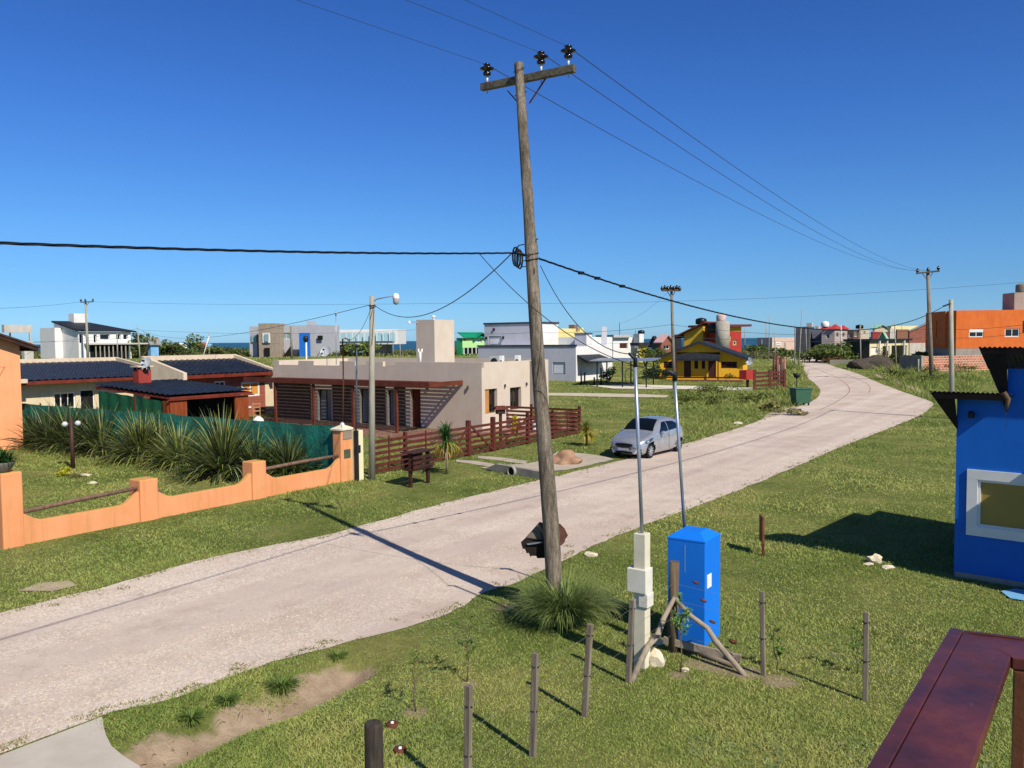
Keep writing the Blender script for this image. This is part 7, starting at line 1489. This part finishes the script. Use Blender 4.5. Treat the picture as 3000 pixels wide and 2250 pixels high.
small('dark grey low house with a porch left of the brick gabled house', 1925, 1906, 1928, 134, 1004, plaster('slate_paint', '#5a6066', '#686e74'), 1.0, DSH)
small('small light blue house right of the mid pole', 1976, 1973, 1993, 133, 1000, plaster('ice_blue', '#a8cdd6', '#b8dae2'), 1.0, DSH, R=[CW(1981, 1009, 1989, 1018)])
# ---- right horizon
root, fr, La, Lb, zb, z1 = fhouse('walled_building', 'long low pale pink walled building with a white sign by the sea', 2262, 2256, 2341, 205, 989, plaster('pale_pink_wall', '#cbb0a0', '#d6bcac'), ang=10, Lb=8)
s0, za = onwall(fr(0, 0), fr.u, 2273, 1002); s1, zc = onwall(fr(0, 0), fr.u, 2287, 1011); MB().box(s0, s1, -.1, -.004, zc, za, fr).build('sign', WHITE, root)
for k, (w0, w1) in enumerate(((.14, .26), (.3, .42), (.46, .58), (.64, .86))): MB().box(s0 + (s1 - s0) * w0, s0 + (s1 - s0) * w1, -.13, -.102, zc + (za - zc) * .42, zc + (za - zc) * .6, fr).build('sign_mark', M('faded_lettering', '#6b6b70', '#7b7b80', 3), root)
s0, za = onwall(fr(0, 0), fr.u, 2297, 1003); s1, _ = onwall(fr(0, 0), fr.u, 2303, 1003); MB().box(s0, s1, -.06, -.003, zb, za, fr).build('door', M('tan_door', '#a0907c', '#ad9d89', 3), root)
DGR = plaster('dark_grey_house', '#4a4d55', '#565962'); BLU = plaster('slate_blue_wall', '#6d7182', '#787c8e')
root, fr, La, Lb, zb, z1 = fhouse('dark_house', 'dark grey boxy house with a big slate side wall on the right horizon', 2370, 2327, 2372, 172, 957, DGR, ang=60, La=6)
root2, *_ = fhouse('slate_house', 'slate grey side of a house between the dark house and the red roofed one', 2406, 2366, 2407, 176, 966, BLU, ang=60, La=5)
blk(root2, 'roof_block', 2378, 2362, 2382, 180, 946, 967, CR); blk(root2, 'roof_block', 2398, 2388, 2402, 182, 955, 967, CR)
PKG = plaster('pinkish_grey_wall', '#a99c96', '#b5a8a2'); PKL = plaster('pale_rose_wall', '#cdb6aa', '#d8c2b6')
root, fr, La, Lb, zb, z1 = fhouse('red_roofed_house', 'pinkish grey two storey house with red hipped roofs on the right horizon', 2445, 2407, 2484, 170, 964, PKG, L=[CW(2420, 977, 2430, 991)], R=[CW(2450, 975, 2458, 988), CW(2468, 975, 2476, 988)])
def hip(root, fr, a0, a1, b0, b1, z, h, mat): q = MB(); am, bm_ = (a0 + a1) / 2, (b0 + b1) / 2; q.add([fr(a0, b0, z), fr(a1, b0, z), fr(a1, b1, z), fr(a0, b1, z), fr(am, bm_, z + h)], [(0, 1, 4), (1, 2, 4), (2, 3, 4), (3, 0, 4), (3, 2, 1, 0)]); q.build('roof', mat, root)
RDT = M('bright_red_tile', '#9a2e30', '#b03c3c', 3); hip(root, fr, -.4, La * .5, -.4, Lb * .55, z1 + .01, 1.1, RDT); hip(root, fr, -.4, La * .6, Lb * .6, Lb + .4, z1 + .012, 1.0, RDT); hip(root, fr, La * .55, La + .3, -.4, Lb * .5, z1 + .014, .9, RDT)
rtank(2417, 958, 941, 172, .8, 'white tank on the roof of the red roofed house', WHITE)
BRW = plaster('brown_wall', '#5a4238', '#6b5046'); BGW = plaster('beige_far_wall', '#b3a58c', '#c2b59c')
small('brown two storey house with dark openings right of the red roofed house', 2500, 2482, 2516, 165, 966, BRW, 0, None, L=[CW(2486, 975, 2496, 990)], R=[CW(2503, 972, 2512, 986)])
small('beige boxy house with a black tank behind the low cream house', 2522, 2514, 2546, 175, 963, BGW, .0, None, R=[CW(2530, 970, 2536, 980)])
rtank(2518, 963, 951, 168, .75, 'black tank on the roof edge between the brown and the beige house')
root, fr, La, Lb, zb, z1 = fhouse('low_cream_house', 'low cream house with a dark flat roof and open carport on the right', 2548, 2480, 2662, 128, 999, plaster('cream_far', '#cfc49c', '#dcd2ac'), R=[CW(2552, 1017, 2573, 1038, gm=WHITE, nv=1), CW(2586, 1014, 2606, 1044, nv=0), CW(2612, 1012, 2658, 1046, nv=0)], ang=40)
q = MB(); wallface(q, fr(-.05, Lb), fr(-.05, 0), zb, z1 - .01); q.build('side_wall', M('shaded_side_dark', '#3a3a36', '#4b4a44', 2), root); MB().box(-.5, La + .3, -.5, Lb + .3, z1 + .003, z1 + .3, fr).build('roof', METD, root)  # dark sheet over the cream side wall, coloured for its shade
for u in (2588, 2610, 2660): s = onwall(fr(0, -1), fr.u, u, 1030)[0]; MB().box(s - .12, s + .12, -.5, -.26, zb, z1, fr).build('post', WHITE, root)
small('dark red walled house with a green gable behind the low cream house', 2556, 2551, 2606, 160, 972, plaster('maroon_wall', '#7d2f2a', '#8d3b34'), 0, None)
small('small house with a pale green gable behind the low cream house', 2600, 2572, 2604, 150, 996, plaster('pale_green_wall', '#86a48c', '#94b29a'), 1.5, M('mint_roof', '#7fae92', '#8fbea2', 3), axis='a')
small('house with a mint green roof on the right horizon', 2560, 2556, 2600, 185, 962, BGW, .9, M('mint_roof', '#7fae92'), axis='b')
small('long pale yellow flat roofed house on the right horizon', 2610, 2600, 2704, 185, 955, plaster('pale_yellow_far', '#d6cc94', '#e0d6a2'), 0, None, ang=15)
small('brown box shaped house above the low cream house roof', 2628, 2624, 2662, 155, 965, plaster('rust_brown_wall', '#7d5644', '#8a6250'), 0, None, ang=20)
root, fr, La, Lb, z1 = small('brick house with a sloping gable beside the orange building', 2664, 2660, 2716, 140, 972, BRF, 0, None, ang=15)
q = MB(); q.poly([fr(0, -.01, z1), fr(La, -.01, z1), fr(La, -.01, z1 + 1.4)]); q.build('gable', BRF, root); MB().beam(fr(-.2, 0, z1 + .05), fr(La, 0, z1 + 1.5), .5, .15).build('roof_edge', M('grey_tile', '#7f7e7c'), root); MB().box(0, La, -.06, -.012, zt(*bcorner(2664, 140)) - .5, z1 - 1.9, fr).build('base', CR, root)
small('grey narrow house between the green gable and the brown box house', 2607, 2603, 2622, 158, 963, CR, 0, None, ang=20)
# ---- trees and hedges, far
def tree(u, v, r, H, label, c1='#42532b', c2='#7b8a4a', n=700, ls=.25, D=None):
    p = G(u, v) if D is None else Vector((P(u, 1000, D).x, D, zt(P(u, 1000, D).x, D))); root = E('tree', p, label, 'tree', 'trees and tall bushes on the horizon'); mb = MB(); cols = []
    leafcloud(mb, cols, p + Vector((0, 0, H * .48)), (r * 1.15, r * .8, H * .52), n, ls, c1, c2); mb.col = cols; mb.build('crown', LEAF, root)
    t = MB(); t.tube([p - Vector((0, 0, .3)), p + Vector((.1, 0, H * .5)), p + Vector((0, .1, H * .8))], [.22, .15, .06], 6)
    for k in range(4): a = k * 1.6; t.tube([p + Vector((0, 0, H * (.3 + .1 * k))), p + Vector((cos(a) * r * .5, sin(a) * r * .4, H * (.5 + .1 * k)))], [.09, .03], 5)
    t.build('trunk', M('bark', '#4a3c2e'), root)
TR = [(402, 150, 4.5, 5.0, 'dark bushy tree right of the white house with black roof'), (428, 155, 4, 4.6, 'dark tree behind the light blue gabled house'), (478, 160, 4.5, 3.6, 'round dark green bush right of the light blue house'), (500, 158, 4, 4.2, 'second dark green bush right of the light blue house'), (555, 165, 4.2, 4.2, 'round dark tree between the tiny white and pale pink houses'), (625, 170, 5, 2.4, 'low dark bush right of the tiny horizon houses'), (660, 172, 6, 2.0, 'wide low bush left of the leaning white pole'), (705, 168, 4, 1.8, 'small bush just left of the grey modern house'),
      (1040, 150, 3.6, 2.6, 'dark round bush before the long white beach house, left one'), (1075, 150, 4.4, 3.0, 'dark round bush before the long white beach house, right one'), (2210, 200, 5, 2.6, 'dark shrub on the shore right of the red and yellow house'), (2235, 200, 4, 2.4, 'dark shrub on the shore left of the pink walled building'),
      (2392, 132, 4.6, 3.4, 'dark green hedge clump left of the garden wall on the right horizon'), (2418, 128, 4.6, 3.6, 'dark dense hedge before the slate grey house'), (2438, 131, 4.2, 3.2, 'dark green tree before the red roofed house'), (2462, 130, 4.0, 3.4, 'dark hedge right of the tree before the red roofed house'), (2320, 150, 5.5, 2.2, 'green grassy bush hill left of the road end'), (2640, 118, 3, 1.6, 'bush at the carport of the low cream house'), (2690, 122, 3, 2.2, 'bush at the foot of the brick gabled house')]
for u, D, r, H, lb in TR: tree(u, 0, r * .8, H, lb, D=D, n=620, ls=.3)
p = bcorner(2432, 122); fr = Fr(p, 5); tag(MB().box(0, 4.8, 0, .3, zt(*p) - .3, zt(*p) + .7, fr).build('garden_wall', plaster('dark_garden_wall', '#6a675e', '#7d7a70')), 'low grey garden wall under the hedge at the road end', 'wall')
# dune scrub between the village and the sea
def scrub(n, y0, y1, hmin, hmax, c1, c2, nm='dune_scrub'):
    Y = rng.uniform(y0, y1, n); X = rng.uniform(-.72, .72, n) * Y; keep = np.ones(n, bool)
    for pl in NOG: keep &= ~pip(X, Y, pl)
    X, Y = X[keep], Y[keep]; m = len(X); k = np.clip(.5 + .6 * sn(X, Y, .12, 31), 0, 1); H = (hmin + (hmax - hmin) * k) * rng.uniform(.4, 1.1, m)
    A, B = np.array(lin(c1)[:3]), np.array(lin(c2)[:3]); t = rng.random(m)[:, None]; col = (A * (1 - t) + B * t) * rng.uniform(.7, 1.2, m)[:, None]
    tag(tris(nm, X, Y, vzt(X, Y) - .05, .25 + .0012 * Y, H, col, GR, 1.2), kind='stuff')
scrub(60000, 150, 232, .35, 1.6, '#45502c', '#8a8c5a')
# ================================================================ POLES AND WIRES
def pole(ub, vb, ut, vt_, wpx, mat, label, D=None, group='thin poles along the roads', name='power_pole', cat='pole', arm=None, ins=()):
    p = G(ub, vb) if D is None else Vector((P(ub, vb, D).x, D, zt(P(ub, vb, D).x, D)))
    t = P(ut, vt_, p.y); r = wpx / F * p.y / 2; root = E(name, p, label, cat, group)
    MB().tube([p - Vector((0, 0, .3)), p.lerp(t, .5), t], [r * 1.15, r, r * .8], 10).build('shaft', mat, root)
    if arm:
        a, b = P(arm[0], arm[1], p.y - .3), P(arm[2], arm[3], p.y - .3); MB().beam(a, b, .14, .16).build('crossarm', M('dark_crossarm', '#3a342c', '#5a5146', 4), root)
        for u, v in ins: c_ = P(u, v, p.y - .3); MB().lathe(c_, [(.03, -.1), (.1, 0), (.17, .1), (.16, .2), (.07, .28), (.1, .34), (0, .4)], 10).build('insulator', INS, root)
        for s in (-1, 1): MB().beam(t - Vector((0, 0, .9)), (a if s < 0 else b).lerp(t, .5) - Vector((0, 0, .05)), .05, .05).build('brace', RUST, root)
    return root, p, t
WP = 'wooden power poles'
_, TRp, TRt = pole(2730, 1119, 2718, 795, 11.5, WOODG, 'tall weathered T topped pole at the right beside the road bend', group=WP, name='utility_pole', cat='utility pole', arm=(2684, 801, 2752, 794), ins=((2688, 797), (2719, 794), (2749, 790)))
_, MPp, MPt = pole(1976, 1141, 1967, 845, 9, WOODG, 'slender pole with a many insulator crossarm behind the two steel conduits', group=WP, name='utility_pole', cat='utility pole', arm=(1938, 851, 1994, 851), ins=[(1940 + 8.5 * k, 850 - 3 * (k % 2)) for k in range(7)])
_, LTp, LTt = pole(258, 1056, 251, 882, 7, CONCP, 'concrete T topped pole before the white house with black roof', group=WP, name='utility_pole', cat='utility pole', arm=(235, 885, 274, 884), ins=((237, 882), (250, 882), (272, 881)))
_, CPp, CPt = pole(2789, 1227, 2786, 878, 14, CONCP, 'thick plain concrete pole rising behind the blue house roof', group='concrete poles', name='concrete_pole', cat='pole', D=49)
CPt = P(2765, 897, 48.6); MB().tube([P(2784, 890, 48.9), P(2764, 897, 48.6)], .05, 6).build('cable_clamp', METD, _)
for ub, vb, ut, vt_, w_, m_, lb in ((2327, 1071, 2330, 949, 3.2, CONCP, 'grey concrete pole, left one of the pair on the weedy verge'), (2340, 1073, 2350, 905, 3.2, CONCP, 'tilted pole, right one of the pair on the weedy verge'), (2363, 1045, 2361, 963, 2.6, CONCP, 'short pole before the slate grey house'), (2464, 1057, 2464, 952, 4.2, M('pale_pole', '#b8b4a4', '#cac6b6', 4), 'thick pale concrete pole before the red roofed house'), (2522, 1076, 2520, 952, 3.4, CONCP, 'greenish pole beside the dark soil mound'),
        (2626, 1079, 2621, 945, 3.6, CONCP, 'greenish pole with a lamp before the low cream house'), (2563, 1043, 2563, 948, 2.6, CONCP, 'thin pole before the low cream house, left one'), (2641, 1037, 2642, 955, 2.6, CONCP, 'thin pole before the brown box house'), (2183, 1020, 2181, 958, 2.4, CONCP, 'thin pole right of the red and yellow house'), (2247, 1024, 2244, 949, 2.2, CONCP, 'thin lamp pole left of the pink walled building'),
        (2251, 1058, 2256, 924, 2.8, CONCP, 'tall tilted thin pole behind the plank fence'), (2271, 1056, 2269, 970, 2.4, CONCP, 'thin pole directly before the pink walled building'), (2232, 1035, 2232, 994, 2.2, CONCP, 'short thin pole among the shore weeds'), (199, 1051, 197, 971, 2.4, CONCP, 'thin pole before the white house side wall'), (345, 1053, 343, 977, 3.0, CONCP, 'thin pole before the unfinished ground floor'),
        (412, 1068, 402, 951, 3.6, CONCP, 'greenish pole right of the white house with black roof'), (593, 1048, 613, 985, 3.0, WHITE, 'leaning white pole on the left horizon'), (615, 1047, 611, 974, 2.4, CONCP, 'upright thin pole crossing the leaning white one'), (855, 1050, 852, 955, 6, WOODG, 'stout wooden pole before the grey modern house'), (1152, 1053, 1151, 968, 2.4, CONCP, 'thin pole before the right end of the beach house'), (1173, 1053, 1172, 1008, 2.2, CONCP, 'short pale pole right of the beach house'),
        (1862, 984, 1861, 968, 1.6, METD, 'thin dark mast behind the white house with tank tower'), (1816, 985, 1815, 945, 1.8, METD, 'thin mast behind the lavender house')):
    pole(ub, vb, ut, vt_, w_, m_, lb, D=150 if vb < 1000 else None)
p = P(897, 1048, 75); root = E('yard_lamp', (p.x, p.y, zt(p.x, p.y)), 'white pole yard lamp with a black globe behind the beige house', 'lamp'); MB().tube([Vector((p.x, p.y, zt(p.x, p.y) - .2)), P(897, 1003, 75)], .07, 8).build('pole', WHITE, root); MB().lathe(P(896, 1000, 75), [(.05, -.1), (.2, 0), (.24, .25), (.2, .45), (.1, .5), (0, .5)], 14).build('globe', METD, root)
# ---- wires
def cat3(a, b, sag, n=24): return [a.lerp(b, i / n) - Vector((0, 0, 4 * sag * (i / n) * (1 - i / n))) for i in range(n + 1)]
OWG = 'overhead wires'
def wire(pts, r, label, name='overhead_wire', mat=None): return tag(MB().tube(pts, r, 5, cap=False).build(name, mat or WIRE), label, 'wire', OWG)
def back(S, u, v, ext):
    d = Vector((-e1[0], -e1[1], 0)); s, z = onwall(S, (d.x, d.y), u, v); Q = Vector((S.x + d.x * s, S.y + d.y * s, z)); return S + (Q - S) * ext
HVL = [('left', 870, 2688), ('middle', 1190, 2719), ('right', 1363, 2749)]
for (nm, u0, ut), T in zip(HVL, tops):
    e_ = back(T, u0, 0, 2.4); wire(cat3(T, e_, .0), .0042, f'thin high wire from the {nm} insulator of the near pole to the upper left sky'); t2 = P(ut, 792, TRp.y - .3); wire(cat3(T, t2, 1.0 if nm == 'left' else 1.25, 40), .0085, f'thin high wire from the {nm} insulator to the far T topped pole')
def abc(pts, r, label):
    L = 0; root = E('cable_bundle', pts[0], label, 'cable', OWG); fine = []
    for i in range(len(pts) - 1):
        for k in range(6): fine.append(pts[i].lerp(pts[i + 1], k / 6))
    fine.append(pts[-1]); acc = [0]
    for i in range(1, len(fine)): acc.append(acc[-1] + (fine[i] - fine[i - 1]).length)
    for s in range(3):
        q = []
        for i, p in enumerate(fine):
            d = (fine[min(i + 1, len(fine) - 1)] - fine[max(0, i - 1)]).normalized(); x = d.cross(Vector((0, 0, 1))).normalized(); y = x.cross(d); a = acc[i] * 7 + s * 2.094; q.append(p + (x * cos(a) + y * sin(a)) * r * .62)
        MB().tube(q, r * .62, 5, cap=False).build('strand', CABLE, root)
    return root
A0 = P(1508, 741, PM - .15); s_, z_ = onwall(A0, (-e1[0], -e1[1]), 0, 703); AE = Vector((A0.x - e1[0] * s_, A0.y - e1[1] * s_, z_)); AEx = A0 + (AE - A0) * 1.7; AEx.z = AE.z - .25
abc(cat3(A0, AEx, .12, 30), .0145, 'thick twisted black cable running from the near pole to the left edge')
A1_ = P(1580, 758, PM + .1); abc(cat3(A1_, CPt, 1.36, 40), .018, 'thick twisted black cable sagging from the near pole to the right concrete pole')
for k, f_ in enumerate((.035, .05, .075)): pk = cat3(A1_, CPt, 1.36, 200)[int(f_ * 200)]; MB().obox(pk, (.05, .06, 0), (.02, -.02, 0), (0, 0, .03)).build('cable_clamp', CABLE, bpy.data.objects['cable_bundle.001'])
wire(cat3(P(1500, 742, PM - .15), LPT, .75), .011, 'drooping black wire from the near pole to the concrete lamp pole', mat=CABLE)
tapp = P(1400, 744, 15.0); tapp = A0 + (AE - A0) * ((A0.x - tapp.x) / max(.01, (A0.x - AE.x)));
f_ = [A0.lerp(AEx, t) - Vector((0, 0, .48 * t * (1 - t))) for t in np.linspace(0, 1, 400)]
def uof(p): d = p - CAM; return 1500 + d.dot(Rv) / d.dot(Fv) * F
tapp = min(f_, key=lambda p: abs(uof(p) - 1402))
wire(cat3(tapp, PIPE2, .42), .007, 'black service wire dropping from the left cable to the blue pillar conduit', mat=CABLE)
wire(cat3(P(1583, 778, PM + .1), PIPE1, .38), .007, 'black service wire dropping from the near pole to the cream column conduit', mat=CABLE)
LPL = P(1085, 893, PLP.y - .1); dp_ = P(404, 960, 62); wire(cat3(LPL, P(402, 962, G(412, 1068).y), 1.3, 30), .011, 'wire from the concrete lamp pole to the greenish pole at the left', mat=CABLE)
wire(cat3(P(1086, 905, PLP.y - .1), PIPE3, .25), .008, 'short wire from the lamp pole down to the rusty conduit', mat=CABLE); wire(cat3(P(1096, 905, PLP.y - .1), t3 if False else P(1090, 1010, PLP.y - .15), .02), .008, 'wire clipped down the concrete lamp pole', mat=CABLE)
LT = P(272, 884, LTp.y); wire(cat3(LT, P(1330, 888, 98), .3), .014, 'very thin far wire from the left T topped pole toward the centre'); wire(cat3(P(1330, 888, 98), P(3080, 820, 88), .8), .014, 'very thin far wire from the centre to the right edge'); wire(cat3(P(237, 884, LTp.y), P(-60, 905, 90), .2), .018, 'very thin far wire left of the left T topped pole')
mw = [P(402, 966, 112), P(1225, 966, 95), P(1560, 974, 88), P(1966, 951, MPp.y - .2), P(2723, 963, TRp.y - .2), P(3080, 940, 66)]
for i in range(5): wire(cat3(mw[i], mw[i + 1], (.5, .3, .3, .8, .3)[i]), .015 if i else .013, ('far village wire before the grey house and beach house', 'far village wire before the green house', 'far village wire over the lavender house', 'far village wire from the mid pole to the T topped pole', 'far village wire across the orange building')[i], mat=CABLE if i > 1 else None)
wire(cat3(P(1968, 984, MPp.y - .2), P(2723, 988, TRp.y - .2), .5), .013, 'lower village wire from the mid pole to the T topped pole'); wire(cat3(P(2725, 990, TRp.y - .2), P(3080, 963, 66), .3), .014, 'lower village wire across the orange building')
wire(cat3(P(402, 985, 112), P(60, 1000, 100), .3), .014, 'low village wire before the white two storey house'); wire(cat3(P(404, 962, 112), P(-40, 1005, 90), .6), .014, 'upper village wire before the white two storey house'); wire(cat3(P(1420, 1010, 84), P(1900, 1003, 84), .1), .010, 'faint low wire before the lavender house')
wire(cat3(P(1955, 858, MPp.y - .3), P(1815, 946, 130), .6), .010, 'guy wire from the mid pole down to the thin mast'); wire(cat3(P(0, 1075, 38), P(120, 1069, 44), .05), .010, 'thin wire across the orange house wall')
